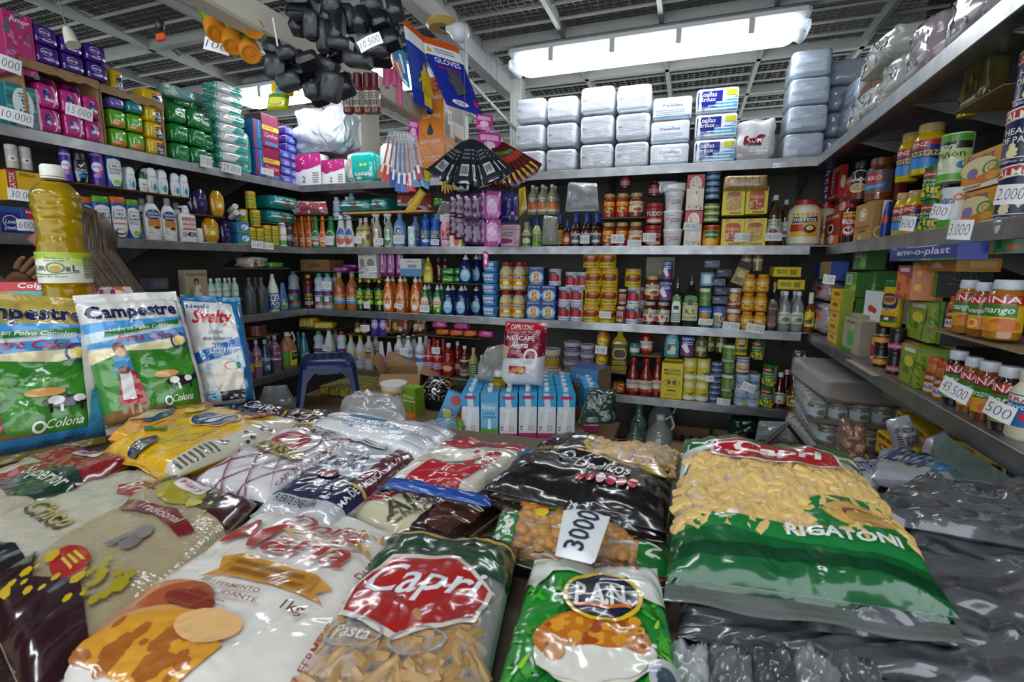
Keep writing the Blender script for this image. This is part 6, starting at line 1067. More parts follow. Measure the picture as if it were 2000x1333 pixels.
pc('3.000', 1875, 449, 39, 38, 'R', 'hanging below the white milk can', 5, .02); pc('600', 1773, 437, 26, 28, 'R', 'on the mustard jar', 8, .01); pc('500', 1836, 413, 30, 28, 'R', 'on the milk can', 12, .01); pc('2.000', 1975, 380, 50, 38, 'R', 'on the palm heart can', 5, .03)
pc('6.300', 1619, 546, 24, 18, 'R', 'on the blue carton edge', 5); pc('43.500', 1866, 762, 50, 34, 'R', 'on the dark berry marmalade', 18, .03); pc('500', 1952, 802, 46, 36, 'R', 'on the lower marmalade jars', 14, .03)
# ------------------------------------------------------------------ pillow-shaped packs from four corners
def quadpts(pts, plane):
    f = {'X': atX, 'Y': atY, 'Z': atZ, 'D': atD}[plane[0]]
    return [f(x, y, plane[1] if not isinstance(plane[1], (list, tuple)) else plane[1][i]) for i, (x, y) in enumerate(pts)]
def pillow(name, label, cat, P, T, body, art='', fin='f', Tb=None, n=12, pu=4, pv=4, q=.5, wr=.0, seal=0, sealc=None, seed=0, group=None, part='wrapper', back=None, eps=.0003, base=.0008, crimp=1, film=None, fill=None, under='', skew=0, artfin=None, flat=True):
    """P = BL, BR, TR, TL (world) of the sealed outline, T = bulge towards the viewer, Tb = bulge behind"""
    P = [Vector(p) for p in P]; O = sum(P, Vector())/4; Q = [p-O for p in P]; N = ((Q[1]-Q[0]).cross(Q[3]-Q[0])+(Q[2]-Q[1]).cross(Q[3]-Q[2])).normalized()
    Tb = T*.6 if Tb is None else Tb; nz = Vector((seed*3.1, seed*1.7, 0))
    zmin = min(p.z for p in Q)
    def base_pt(u, v): return (Q[0]*(1-u)+Q[1]*u)*(1-v)+(Q[3]*(1-u)+Q[2]*u)*v
    def prof(u, v):
        a = max(0, 1-abs(2*u-1)**pu); b = max(0, 1-abs(2*v-1)**pv); return (a*b)**q
    def off(u, v):
        e = prof(u, v); w = 0
        if wr:
            s = Vector((u*3, v*4, 0))+nz
            w = wr*noise.noise(s)*1.2+wr*.7*noise.noise(s*2.6)
            ed = max(0, 1-min(v, 1-v)*5); w += wr*.35*ed*math.sin(u*41+seed+9*noise.noise(s))
            ed = max(0, 1-min(u, 1-u)*6); w += wr*.25*ed*math.sin(v*37+seed*2+9*noise.noise(s))
        return T*e+w*min(1, e*2.2)
    def surf(u, v, h): u = min(1, max(0, u)); v = min(1, max(0, v)); return base_pt(u, v)+N*(off(u, v)+h)
    t = thing(name, label, cat, tuple(O), 0, group)
    b = MB(); m = mat(body, fin); b.grid(lambda u, v: surf(u, v, 0), n, n, m); mb = mat(back, fin) if back else m
    b.grid(lambda u, v: base_pt(u, v)-N*(Tb*prof(u, v)), n, n, mb, flip=True); b.build(part, t, angle=0)
    W = ((Q[1]-Q[0]).length+(Q[2]-Q[3]).length)/2; H = ((Q[3]-Q[0]).length+(Q[2]-Q[1]).length)/2
    if seal:
        for side in (0, 1):
            s = MB(); d0 = (Q[0]-Q[3]) if side == 0 else (Q[3]-Q[0]); d0 = d0.normalized()*seal
            def fs(u, v, k=0): p = base_pt(u, side)+d0*v*1.0; return p+N*(.0012*math.sin(v*18)+.003*math.sin(u*14+seed)*v*crimp+k)
            mm = mat(sealc or body, fin); s.grid(lambda u, v: fs(u, v), max(10, n), 6, mm, flip=(side == 0)); s.grid(lambda u, v: fs(u, v, -.0008), max(10, n), 6, mm, flip=(side == 1)); s.build('seal', t, angle=0)
    if under: L = MB(); decal(L, under, surf, W/H, fin=fin, base=.0004, su=100/n, sv=100/n); L.build('filling', t, angle=0)
    if fill: fill(t, surf)
    if film:
        b = MB(); b.grid(lambda u, v: surf(u, v, film), n, n, mat('#ffffff', 'c')); b.build('clear_film', t, angle=0)
    if art:
        L = MB(); g = 100/n; decal(L, art, surf, W/H, fin=artfin or fin, eps=eps, base=base+(film or 0), su=g, sv=g, seed=seed+3); L.build('print', t, angle=0)
    return t
# ------------------------------------------------------------------ goods hanging from the beam
def jar_hanging(top, lid, label, g):
    a, b_ = Vector(top), Vector(lid); d = (b_-a); L = d.length; q = d.to_track_quat('Z', 'Y').to_matrix().to_4x4()
    t = thing('seasoning_jar', label, 'jar', tuple(a), 0, g); r = .023
    b = MB(); b.lathe([(0, r*.9), (.006, r), (L*.72, r), (L*.8, r*.85)], mat('#7f8c1c', 'l'), 18, X=q); b.build('jar_body', t)
    b = MB(); b.lathe([(L*.78, r*.95), (L*.8, r*1.08), (L*.98, r*1.08), (L, r), (L, r*.8), (L-.003, r*.78), (L-.003, r*.3), (L-.001, r*.25)], mat('#c8801c', 'p'), 20, X=q); b.build('lid', t)
    b = MB(); decal(b, 'r#5f9a24 0 0 100 100;e#d88a2c 50 30 30 20;r#c85a1c 14 62 86 82;t#f0e8d0 22 66 78 78 COMINO', lambda u, v, h: q @ Vector(((r+.0004+h)*math.sin((u-.5)*3.4), -(r+.0004+h)*math.cos((u-.5)*3.4), L*(.08+.62*v))), .9, su=8); b.build('label', t)
    b = MB(); b.tube([(0, 0, 0), (.005, 0, .05), (0, 0, .12)], .0015, mat('#cfc8a8', 'm')); b.build('string', t)
D = 1.25
for (a, b_, w) in (((396, -6), (424, 66), 'leftmost'), ((452, -8), (455, 92), 'long middle'), ((470, 20), (496, 56), 'with its round lid facing out, right'), ((474, 62), (490, 106), 'lowest, rightmost')):
    jar_hanging(atD(*a, D+.06), atD(*b_, D-.02 if w[0] != 'w' else D-.05), 'green seasoning jar with ochre lid hanging upside down, '+w, 'seasoning jars hanging from the beam')
HANG = [  # x y w h angle of black plastic handles
 (585,8,46,18,0,0),(585,27,44,18,4,1),(586,45,30,46,12,0),(631,72,26,60,-6,0),(660,52,24,66,-4,1),(681,36,26,46,-3,0),(706,38,26,44,2,1),(728,12,40,28,-14,0),(741,44,38,32,-22,1),(763,48,30,40,-20,0),(764,78,34,34,-24,1),(650,12,30,30,8,1),(742,115,48,20,6,0),(735,100,46,24,-4,1),(670,100,60,22,-28,0),(700,118,52,26,8,1),(642,30,26,40,4,0),(610,50,28,50,8,1),(772,18,30,40,-12,1),(664,86,46,24,10,1),
 (534,95,30,30,20,0),(561,105,34,24,-10,1),(579,118,38,24,-16,0),(542,133,40,42,14,1),(590,142,46,26,-14,0),(566,160,44,30,-20,1),(622,150,26,56,24,0),(648,170,34,52,16,1),(672,168,36,40,-22,0),(612,178,30,30,-10,1),(603,120,40,24,-20,1),(640,130,40,30,28,0),(625,192,32,20,-18,0)]
proto = None
for i, (x, y, w, h, a, near) in enumerate(HANG):
    t_ = 1.12-.05*near+(.03 if i % 3 else 0); s = t_/FPX; c = atD(x, y, t_); W_, H_ = w*s, h*s
    where = 'upper bunch' if i < 20 else 'lower left bunch'
    t = thing('plastic_block', 'rounded black plastic block hanging in the %s under the beam' % where, 'plastic block', tuple(c), 0, 'black plastic blocks in the %s' % where)
    Rm = Matrix((CR, -CD, -CF)).transposed().to_4x4() @ Matrix.Rotation(math.radians(-a), 4, 'Z') @ Matrix.Rotation(math.radians(18 if i % 2 else -14), 4, 'X')
    b = MB(); b.bbox(-W_/2, -H_/2, -.02, W_/2, H_/2, .02, mat('#15171c', 'p'), .006, X=Rm); b.build('shell', t)
    b = MB(); lo = H_ > W_; b.bbox(-W_*.36, -H_/2-.0015, -.014, W_*.36, -H_/2+.004, .014, mat('#2a2d33', 'm'), .002, X=Rm) if lo else b.bbox(-W_/2-.0015, -H_*.36, -.014, -W_/2+.004, H_*.36, .014, mat('#2a2d33', 'm'), .002, X=Rm); b.build('grooved_end', t)
b = MB(); b.tube([atD(650, -20, 1.14), atD(655, 60, 1.13), atD(640, 110, 1.13)], .002, mat('#d8d8d4', 'm')); b.tube([atD(533, 35, 1.14), atD(546, 110, 1.13), atD(540, 152, 1.13)], .002, mat('#d8d8d4', 'm')); tag(b.build('twine', None), 'white strings tying the black blocks to the beam', 'twine'); LABELS['s'] = 1
price('10.500', 723, 83, 48, 22, ('Y', atD(723, 83, 1.02).y), 'white price card reading 10.500 on the black blocks', -22)
price('100', 424, 90, 50, 24, ('Y', atD(424, 90, 1.3).y), 'white card reading 100 behind the hanging seasoning jars', 14)
def hp(name, label, cat, pts, plane, T, c, art, **k): return pillow(name, label, cat, quadpts(pts, plane), T, c, art, **k)
hp('sponge_pack', 'yellow sponge pack with orange corners hanging in front of the tube light', 'sponges', [(530,190),(574,188),(574,164),(530,160)], ('D', 1.3), .012, '#d8a81c', 'r#3a9a9a 30 10 70 90;t#e8e04a 34 40 66 60 Mega', pu=8, pv=8)
hp('sponge_pack', 'yellow green sponge pack in clear wrap hanging below the orange one', 'sponges', [(521,215),(563,215),(566,186),(527,184)], ('D', 1.28), .012, '#a8b41c', 'e#e0dc5a 50 50 34 24;r#4a8a2a 0 70 100 90', pu=8, pv=8)
# orange glue display box
A_ = atX(846, 328, -1.0); t = thing('display_box', 'orange glue display box with black drops hanging from the beam', 'box', (-.995, A_.y+.02, 0), math.radians(-4))
zb, zt = A_.z-.005, atX(846, 158, -1.0).z; W_, D_ = .125, .085; H_ = zt-zb
t.location.z = zb
b = MB(); b.bbox(-W_/2, -D_/2, 0, W_/2, D_/2, H_, mat('#d97c12', 'k'), .001); b.build('carton', t)
b = MB(); sf, asp = boxsurf(W_, D_, H_, 'F'); decal(b, 't#1c1410 10 90 44 95 PEGA;t#1c1410 10 84 50 89 LOKA;t#b81e22 46 85 62 96 A;t#b81e22 64 84 88 96 3;t#f4ece0 8 76 92 80 SUPER DURO;t#f4ece0 20 56 90 60 SEGURA Y FACIL;p#17120f 50 73 60 66 61 62 56 60 44 60 39 62 40 66;p#17120f 50 51 60 43 61 39 56 37 44 37 39 39 40 43;t#f4ece0 12 28 88 32 GOTA A GOTA;t#f4ece0 12 11 88 14 LA GOTA SEGURA;t#f4ece0 10 7 90 10 QUE TODO LO PEGA', sf, asp); sf, asp = boxsurf(W_, D_, H_, 'R')
decal(b, 'r#8a7c70 10 34 92 88;r#b8b0a4 14 62 44 84;r#a85a3a 48 58 88 84;r#5a5048 14 38 50 60;r#c8c0b0 54 36 88 56;r#d8d8d4 34 50 70 66;t#2a2a2a 38 54 66 62 350;t#f4ece0 14 24 86 28 LA GOTA SEGURA;t#f4ece0 14 18 86 22 QUE TODO LO;t#f4ece0 14 12 86 16 PEGA', sf, asp); b.build('print', t, False)
def glove(mb, c, s, m, up, rt, nn, flat=.8):
    """flat glove shape with five fingers, drawn as joined tapered tubes"""
    def P_(x, y, z=0): return c+rt*(x*s)+up*(y*s)+nn*z
    i0 = len(mb.v)
    mb.tube([P_(0, -1), P_(0, -.5), P_(0, 0), P_(0, .25)], [s*.34, s*.34, s*.38, s*.34], m, 10)
    for x, a, L in ((-.27, -10, .62), (-.09, -3, .78), (.1, 4, .74), (.27, 12, .56)):
        t_ = math.radians(a); mb.tube([P_(x, .1), P_(x+math.sin(t_)*L*.5, .2+math.cos(t_)*L*.5), P_(x+math.sin(t_)*L, .2+math.cos(t_)*L)], [s*.1, s*.1, s*.06], m, 8)
    mb.tube([P_(-.25, -.4), P_(-.5, -.15), P_(-.6, .15)], [s*.12, s*.11, s*.06], m, 8)
    for i in range(i0, len(mb.v)): v = Vector(mb.v[i]); mb.v[i] = tuple(v-nn*((v-c).dot(nn)*flat))
G1 = quadpts([(872,205),(944,228),(892,90),(814,66)], ('D', [1.84, 1.86, 1.9, 1.88]))
t = pillow('glove_pack', 'blue and orange rubber glove pack with a grey glove in front', 'gloves', G1, .004, '#1a2c9a', 'r#d9561a 0 88 100 100;r#e6e8ec 0 72 100 88;p#d8b02a 8 76 16 86 24 76;L#8a8a9a 30 78 84 84 2;t#f2f4f8 20 62 86 70 GLOVES;t#b82a34 22 54 82 58 MAXIMA PRO;G#2a44b8 4 4 96 50 60 1.6;e#b82a4a 90 14 6 6;e#e6e8ec 44 8 22 4;t#222222 32 6 56 10 SIZE M', n=14, fin='k')
q = [Vector(p) for p in G1]; up = (q[3]-q[0]).normalized(); rt = (q[1]-q[0]).normalized(); nn = rt.cross(up).normalized(); cc = sum(q, Vector())/4
b = MB(); glove(b, cc-up*.04+rt*.01+nn*.012-Vector(t.location), .055, mat('#4d4e50', 'm'), up, rt, nn); b.build('rubber_glove', t)
G2 = quadpts([(808,200),(846,222),(826,70),(786,34)], ('D', [1.8, 1.84, 1.88, 1.84]))
t = pillow('glove_pack', 'blue glove pack with a yellow glove along its side', 'gloves', G2, .005, '#1f3aa0', 'r#d9561a 0 90 100 100;r#e6e8ec 0 74 100 90;L#4a64c0 4 20 60 70 16;p#d8b81c 56 4 96 4 96 40 80 60 60 40', n=12, fin='k')
q = [Vector(p) for p in G2]; up = (q[3]-q[0]).normalized(); rt = (q[1]-q[0]).normalized(); nn = rt.cross(up).normalized(); cc = sum(q, Vector())/4
b = MB(); glove(b, cc-up*.07+rt*.02+nn*.014-Vector(t.location), .05, mat('#cfa81c', 'p'), -up, rt, nn); b.build('rubber_glove', t)
t = pillow('hair_clip_card', 'orange and blue card of white hair clips', 'card', quadpts([(786,160),(802,176),(790,100),(748,88)], ('D', 1.28)), .002, '#2f86b8', 'p#d87a2c 0 0 20 0 40 100 0 100;r#e6e2e2 30 20 44 60;r#d88aa8 50 30 60 70;r#e6e2e2 66 36 80 86', n=8)
for i, (x0, y0, x1, y1) in enumerate([(759, 128, 756, 172), (772, 132, 771, 168), (780, 140, 783, 208)]):
    b = MB(); a, c = atD(x0, y0, 1.3), atD(x1, y1, 1.3); t = thing('plastic_comb', 'pink plastic comb hanging beside the hair clip card, '+['left', 'middle', 'longest'][i], 'comb', tuple(a), 0, 'pink combs'); d_ = Vector(c)-Vector(a)
    b.tube([(0, 0, 0), d_*.5, d_], [.006, .008, .006], mat('#d0628c', 'p'), 8); b.build('spine', t)
    b = MB(); [b.tube([d_*(k/22), d_*(k/22)-Vector(CR)*.014], .0012, mat('#d0628c', 'p'), 4) for k in range(2, 20)]; tag(b.build('teeth', t), kind='stuff')
# maroon topped spice tubes
for i, x in enumerate([683, 703, 722, 736]):
    a, c = atD(x, 148, 1.5), atD(x-2, 222, 1.5); t = thing('spice_bottle', 'brown spice bottle with maroon top hanging behind the black blocks, '+['leftmost', 'second', 'third', 'rightmost'][i], 'bottle', tuple(c), 0, 'maroon topped spice bottles'); h_ = a.z-c.z
    b = MB(); b.lathe([(0, .014), (.004, .016), (h_*.6, .016), (h_*.66, .012)], mat('#7a3a22', 'l'), 14); b.build('body', t)
    b = MB(); b.lathe([(h_*.62, .0135), (h_*.98, .0135), (h_, .011)], mat('#5c1420', 'p'), 14); b.build('cap', t)
    b = MB(); decal(b, 'r#b8aea4 0 0 100 100;B#3a3030 14 10 86 44;L#6a5a50 12 54 88 90 4', lambda u, v, e: ((.0163+e)*math.sin((u-.5)*3), -(.0163+e)*math.cos((u-.5)*3), h_*(.14+.4*v)), .8, su=10); b.build('label', t)
# toothbrush blisters
TB = [(764,256,744,348,'#c8521c'),(772,254,756,354,'#b83a34'),(778,256,768,366,'#2a3f8a'),(784,258,780,374,'#1f5aa0'),(790,256,792,376,'#3a5a9a'),(796,258,804,374,'#b8242c'),(802,262,814,366,'#5a6a90'),(806,266,822,350,'#8a2a34')]
for i, (x0, y0, x1, y1, c) in enumerate(TB):
    a, d_ = atD(x0, y0, 1.5-.012*i), atD(x1, y1, 1.48-.012*i); r_ = Vector(CR)*.013; t = pillow('toothbrush_pack', ['orange', 'red', 'navy', 'blue', 'dusty blue', 'bright red', 'grey blue', 'dark red'][i]+' toothbrush in a clear blister hanging in the bunch', 'toothbrush', [d_-r_, d_+r_, a+r_*.8, a-r_*.8], .004, '#ffffff', 'r%s 0 0 100 26' % c+(';T#f2f2f2 8 6 92 20 Colgate' if i == 5 else '')+';r#d8dce4 40 88 60 96', fin='c', n=8, artfin='k')
    b = MB(); v_ = Vector(a-d_); b.tube([-v_*.38, -v_*.1, v_*.3], [.0045, .003, .003], mat(c, 'p'), 8); b.tube([-v_*.38+Vector((0, -.003, 0)), -v_*.2+Vector((0, -.003, 0))], .005, mat('#e6e8ea', 'm'), 6); b.build('toothbrush', t)
# fan of black packets with white barcode labels, fan of maroon packets
for i in range(11):
    a = math.radians(-36+i*7.5); top = atD(905+i*3, 272+abs(i-5)*2, 1.62); L = .165-.003*abs(i-5); dr = Vector(CR)*math.sin(a)+Vector(CD)*math.cos(a); sd = Vector(CR)*math.cos(a)-Vector(CD)*math.sin(a); e = top+dr*L+Vector(CF)*(.012*((i*5) % 4)-.05); w = .034
    pillow('battery_sachet', 'black shiny packet with white barcode label, number %d around the hanging fan' % (i+1), 'packet', [e-sd*w, e+sd*w, top+sd*.012, top-sd*.012], .009, '#23272c', 'r#c8ccd0 26 14 74 40;B#222 30 18 70 36;L#6a7480 20 52 80 74 3', n=8, wr=.002, seed=i, group='fan of black packets')
for i in range(8):
    a = math.radians(2+i*8); top = atD(965+i*2, 282, 1.75); L = .16; dr = Vector(CR)*math.sin(a)+Vector(CD)*math.cos(a); sd = Vector(CR)*math.cos(a)-Vector(CD)*math.sin(a); e = top+dr*L+Vector(CF)*(-.02+.006*i); w = .026
    pillow('spice_sachet', 'maroon spice sachet with yellow tip, number %d from the left of the fan' % (i+1), 'sachet', [e-sd*w, e+sd*w, top+sd*.012, top-sd*.012], .006, '#5a150f', 'p#d8b02a 30 10 60 4 70 24 50 30;r#b83a24 16 50 84 66;e#3a7a3a 50 74 18 6', n=8, seed=i, group='fan of maroon sachets')
# strips of pink and purple sachets
k = 0
for (x, y0, y1, c, w, X_) in ((948, 372, 480, '#7a2a80', 11, -.78), (930, 378, 480, '#5a1f64', 10, -.80), (914, 378, 478, '#4a1650', 10, -.82), (898, 376, 470, '#4a1446', 10, -.84), (962, 374, 484, '#c04aa8', 16, -.76), (886, 380, 462, '#3a1038', 8, -.86)):
    for j in range(2):
        ya, yb_ = y0+(y1-y0)*j/2, y0+(y1-y0)*(j+1)/2-2; k += 1
        pillow('razor_sachet', ('bright pink' if c[1] == 'c' else 'purple')+' sachet hanging in a strip, %s half, strip %d' % ('upper' if j == 0 else 'lower', (k+1)//2), 'sachet', quadpts([(x-w, yb_), (x+w, yb_), (x+w, ya), (x-w, ya)], ('Y', 2.2)), .005, c, 'b#d88ad0 16 20 84 86;e#f0c8ea 50 56 24 18;A#7a2a80 50 52 40 8 50 Vi', n=6, group='hanging strips of sachets') if c == '#c04aa8' else pillow('razor_sachet', 'dark purple sachet hanging in a strip, %s half, strip %d' % ('upper' if j == 0 else 'lower', (k+1)//2), 'sachet', quadpts([(x-w, yb_), (x+w, yb_), (x+w, ya), (x-w, ya)], ('Y', 2.26)), .006, c, 'L#8a4a90 20 10 60 90 3', n=6, group='hanging strips of sachets')
for j, (x0, y0, x1, y1) in enumerate([(930, 222, 962, 252), (934, 256, 978, 300), (948, 300, 972, 340), (944, 490, 954, 520), (798, 232, 818, 270)]):
    pillow('razor_sachet', ['pink sachet under the glove pack, topmost', 'pink sachet tilted below the topmost one', 'pink sachet lowest below the glove pack', 'slim pink sachet hanging below the second shelf', 'magenta card hanging left of the orange glue box'][j], 'sachet', quadpts([(x0, y1), (x1, y1+4), (x1, y0+4), (x0, y0)], ('D', 1.75)), .005, '#c23a94', 'r#e8a8d4 10 60 90 84;e#f0c8e4 50 36 26 20', n=6)
# yellow rubber gloves hanging below
for j, (x, y, s_, f) in enumerate([(812, 395, .05, 1), (872, 352, .05, -1), (885, 350, .045, -1)]):
    c = atD(x, y, 1.85); t = thing('rubber_glove', 'yellow rubber glove hanging %s' % ['with fingers pointing down left of the pink bottles', 'below the orange glue box', 'right of the one below the glue box'][j], 'glove', tuple(c), 0)
    b = MB(); glove(b, Vector((0, 0, 0)), s_, mat('#c8a41c', 'p'), -Vector((0, 0, 1)) if j else Vector((-.5, 0, -.6)).normalized(), Vector((1, 0, 0)), Vector((0, -1, 0)), .4); b.build('glove', t)
hp('glove_pack', 'small blue dotted glove pack over the pink detergent jug', 'gloves', [(972,434),(1012,434),(1010,378),(984,376)], ('Y', 2.38), .006, '#1c2a8a', 'G#3a52c0 4 4 96 96 50 3;e#c83a5a 74 30 12 8;e#e6e8ec 74 30 8 5', n=8)
hp('glove_pack', 'clear pack with a yellow glove right of the blue dotted one', 'gloves', [(1014,424),(1030,410),(1026,364),(1012,370)], ('Y', 2.38), .006, '#c8a81c', '', n=8)
hp('card_pack', 'dark red hanging card pack behind the yellow glove', 'pack', [(776,402),(842,412),(842,378),(776,374)], ('D', 2.15), .006, '#5a1a1c', 'r#7a2a24 10 20 90 70', n=6)
hp('sponge_pack', 'green sponge pack hanging above the pink bottle', 'sponges', [(848,402),(862,400),(862,388),(848,388)], ('D', 2.1), .01, '#4a9a2a', '', n=6)
hp('wet_wipe_sachet', 'sky blue and yellow sponge card beside the toothbrushes', 'card', [(822,362),(838,372),(842,336),(822,330)], ('D', 1.7), .004, '#3a9ac8', 'r#e0c83a 0 40 100 100', n=6)
hp('plastic_bag', 'clear bag tied above the pink liquid soap bottle', 'bag', [(850,428),(888,426),(884,396),(862,392)], ('D', 2.45), .02, '#b8b8bc', '', fin='c', n=10, wr=.01)
hp('clear_bag', 'clear grocery bag hanging on the second shelf', 'bag', [(1104,414),(1170,412),(1166,358),(1110,356)], ('Y', 2.46), .03, '#b8bcc2', '', fin='C', n=14, wr=.012, seed=4)
hp('clear_bag', 'crumpled clear bag in front of the sauce bottles', 'bag', [(1058,478),(1088,478),(1090,424),(1062,420)], ('Y', 2.46), .02, '#b8b8b0', '', fin='C', n=12, wr=.012, seed=6)
hp('plastic_bag', 'clear crinkled bag with red packets on the grey cardboard', 'bag', [(572,420),(642,420),(636,394),(580,392)], ('Y', 2.47), .04, '#9a5a64', 'G#c83a44 10 10 90 70 10 8;G#e0dce0 5 5 95 90 16 5', n=12, wr=.012, seed=8)
hp('roll_bundle', 'bundle of brown paper rolls in shiny film on the yellow soup boxes', 'rolls', [(1412,372),(1500,371),(1498,342),(1416,344)], ('Y', 2.49), .03, '#a88a5c', 'r#7a6038 15 0 17 100;r#7a6038 31 0 33 100;r#7a6038 47 0 49 100;r#7a6038 63 0 65 100;r#7a6038 79 0 81 100', Tb=.1, n=12, pu=10, pv=6)
# small hanging things under the ceiling
a = atD(112, -10, 1.3); b_ = atD(130, 55, 1.3); t = thing('hanging_plug', 'white plug socket hanging on a grey cord over the purple packs', 'plug', tuple(b_)); b = MB(); b.tube([tuple(a-b_), (0, 0, 0)], .002, mat('#6a6a66', 'm')); b.build('cord', t); c = atD(143, 88, 1.3)-b_; b = MB(); b.tube([(0, 0, 0), tuple(c*.2), tuple(c)], [.008, .012, .017], mat('#c8c4b4', 'p'), 12); b.build('plug_body', t)
a = atD(312, 48, 1.6); t = thing('ceiling_hook', 'small orange clip on a dark hook under the ceiling mesh', 'clip', tuple(a)); b = MB(); b.sphere((0, 0, 0), .014, .014, .02, mat('#2a2826', 'p')); b.build('hook', t); b = MB(); b.bbox(-.018, -.006, -.05, .018, .006, -.026, mat('#d8521c', 'p'), .003); b.build('clip', t)
for i, (x, y, d, l) in enumerate([(908, 276, 1.62, 'fan of black packets'), (785, 262, 1.49, 'toothbrush bunch'), (970, 286, 1.75, 'fan of maroon sachets'), (548, 166, 1.3, 'orange cornered sponge pack'), (545, 190, 1.285, 'yellow green sponge pack'), (885, 345, 1.85, 'yellow glove pair'), (814, 380, 1.85, 'slanting yellow glove'), (810, 378, 2.15, 'dark red card pack'), (830, 332, 1.7, 'sky blue sponge card'), (1000, 380, 2.38, 'blue dotted glove pack'), (856, 390, 2.1, 'green sponge pack'), (958, 302, 1.75, 'pink sachets'), (960, 374, 2.2, 'purple sachet strips'), (950, 492, 1.75, 'slim pink sachet')]):
    p = atD(x, y, d); top = Vector((FX+.03, min(2.1, max(.9, p.y-.06)), EYE+.60)) if abs(p.x-FX) < .3 and p.y < 2.15 else Vector((p.x, p.y, CEIL+.01)); b = MB(); m_ = (p+top)/2; b.tube([top, Vector((m_.x, m_.y, m_.z-.03)), p], .0007, mat('#77736a', 'm'), 4); tag(b.build('twine', None), 'thin pale cord from the beam to the %s' % l, 'cord'); LABELS[l] = 1
# ------------------------------------------------------------------ the low island of goods between counter and shelves
IZ = .70
b = MB(); b.bbox(-2.05, 1.42, IZ-.03, -.27, 2.32, IZ, mat('#7a6248', 'n'), .004); o = b.build('board', None); tag(o, 'low display table of brown boards behind the front counter', 'table'); LABELS['i'] = 1
for x in (-1.95, -.33):
    for y in (1.48, 2.24): b = MB(); b.bbox(x-.03, y-.03, 0, x+.03, y+.03, IZ-.03, mat('#5c4a38', 'n'), .003); b.build('leg', o)
o.name = 'display_table'
# milk cartons in a tray
P('mlk', 'milk_carton', 'milk carton', 'white and blue milk carton with magenta base', 'box', '#d3d6dc', 'r#1c9ad0 0 72 100 100;p#d3d6dc 30 100 60 100 70 70 46 50 0 46 0 56 36 70;r#1c9ad0 0 72 30 100;r#a82a68 16 88 84 95;r#b01e6a 0 0 100 15;T#e9eef6 8 60 80 72 Purisima;o#b03a4a 68 26 12 5 .8;L#a0404a 8 22 36 30 2;p#e4e7ec 20 20 50 20 62 66 40 66', cap='#d8dde4', d=.07, fin='k', side='r#b01e6a 0 0 100 15;r#1c9ad0 0 50 100 100;L#8a96a8 12 20 80 44 6', top='r#2aa4d8 0 0 100 100')
P('mls', 'milk_carton', 'milk carton', 'light blue skimmed milk carton with meadow picture', 'box', '#6fb4d8', 'r#4a9ac8 0 80 100 100;T#e9eef6 8 66 84 76 Purisima;t#1f4f8a 24 56 80 61 Leche;t#1f4f8a 14 48 90 53 Descremada;r#5a9a3a 0 8 100 26;p#e6ecf0 40 24 60 24 56 46 44 46;r#3a8ac0 0 0 100 8', cap='#d8dde4', d=.07, fin='k', side='r#3a8ac0 0 0 100 100', top='r#4a9ac8 0 0 100 100')
a0 = atZ(921, 852, IZ+.01); a1 = atZ(1103, 856, IZ+.01); ux = (a1-a0).normalized(); ang = math.atan2(ux.y, ux.x); uy = Vector((-ux.y, ux.x, 0)); gapx = (a1-a0).length/5
trx = a0+ux*gapx*2.5+uy*.155; tr = thing('carton_tray', 'brown cardboard tray holding the milk cartons', 'tray', (trx.x, trx.y, IZ), ang); TW, TD = gapx*6.2, .40
for nm, q in (('bottom', (-TW/2, -TD/2, 0, TW/2, TD/2, .004)), ('side', (-TW/2, -TD/2-.004, 0, TW/2, -TD/2, .022)), ('side', (-TW/2, TD/2, 0, TW/2, TD/2+.004, .022)), ('side', (-TW/2-.004, -TD/2, 0, -TW/2, TD/2, .022)), ('side', (TW/2, -TD/2, 0, TW/2+.004, TD/2, .022))): b = MB(); b.bbox(*q, mat('#9a7a58', 'n'), .001); b.build(nm, tr)
for i in range(6):
    for j in range(5):
        if i == 0 and j > 3: continue
        p = a0+ux*gapx*i+uy*(j*.0765+.005); key = 'mls' if (i == 1 and j == 0) else 'mlk'; z = IZ+.004+(.005 if i > 2 else 0)
        lab = 'light blue skimmed milk carton with meadow picture, front row' if key == 'mls' else 'white, blue and magenta milk carton, %s row, %s' % (['front', 'second', 'middle', 'fourth', 'last'][j], ['leftmost', 'second from left', 'third from left', 'fourth from left', 'fifth from left', 'rightmost'][i])
        put(key, .076, .205, p.x, p.y, z+(.0), ang+random.uniform(-.04, .04), lab, 'milk cartons in the tray')
for i in range(3): p = atZ(1152, 840, IZ)+uy*(.078*i); put('mlk', .068, .205, p.x, p.y, IZ-.0, ang, 'milk carton apart to the right of the tray, %s' % ['front', 'middle', 'rear'][i])
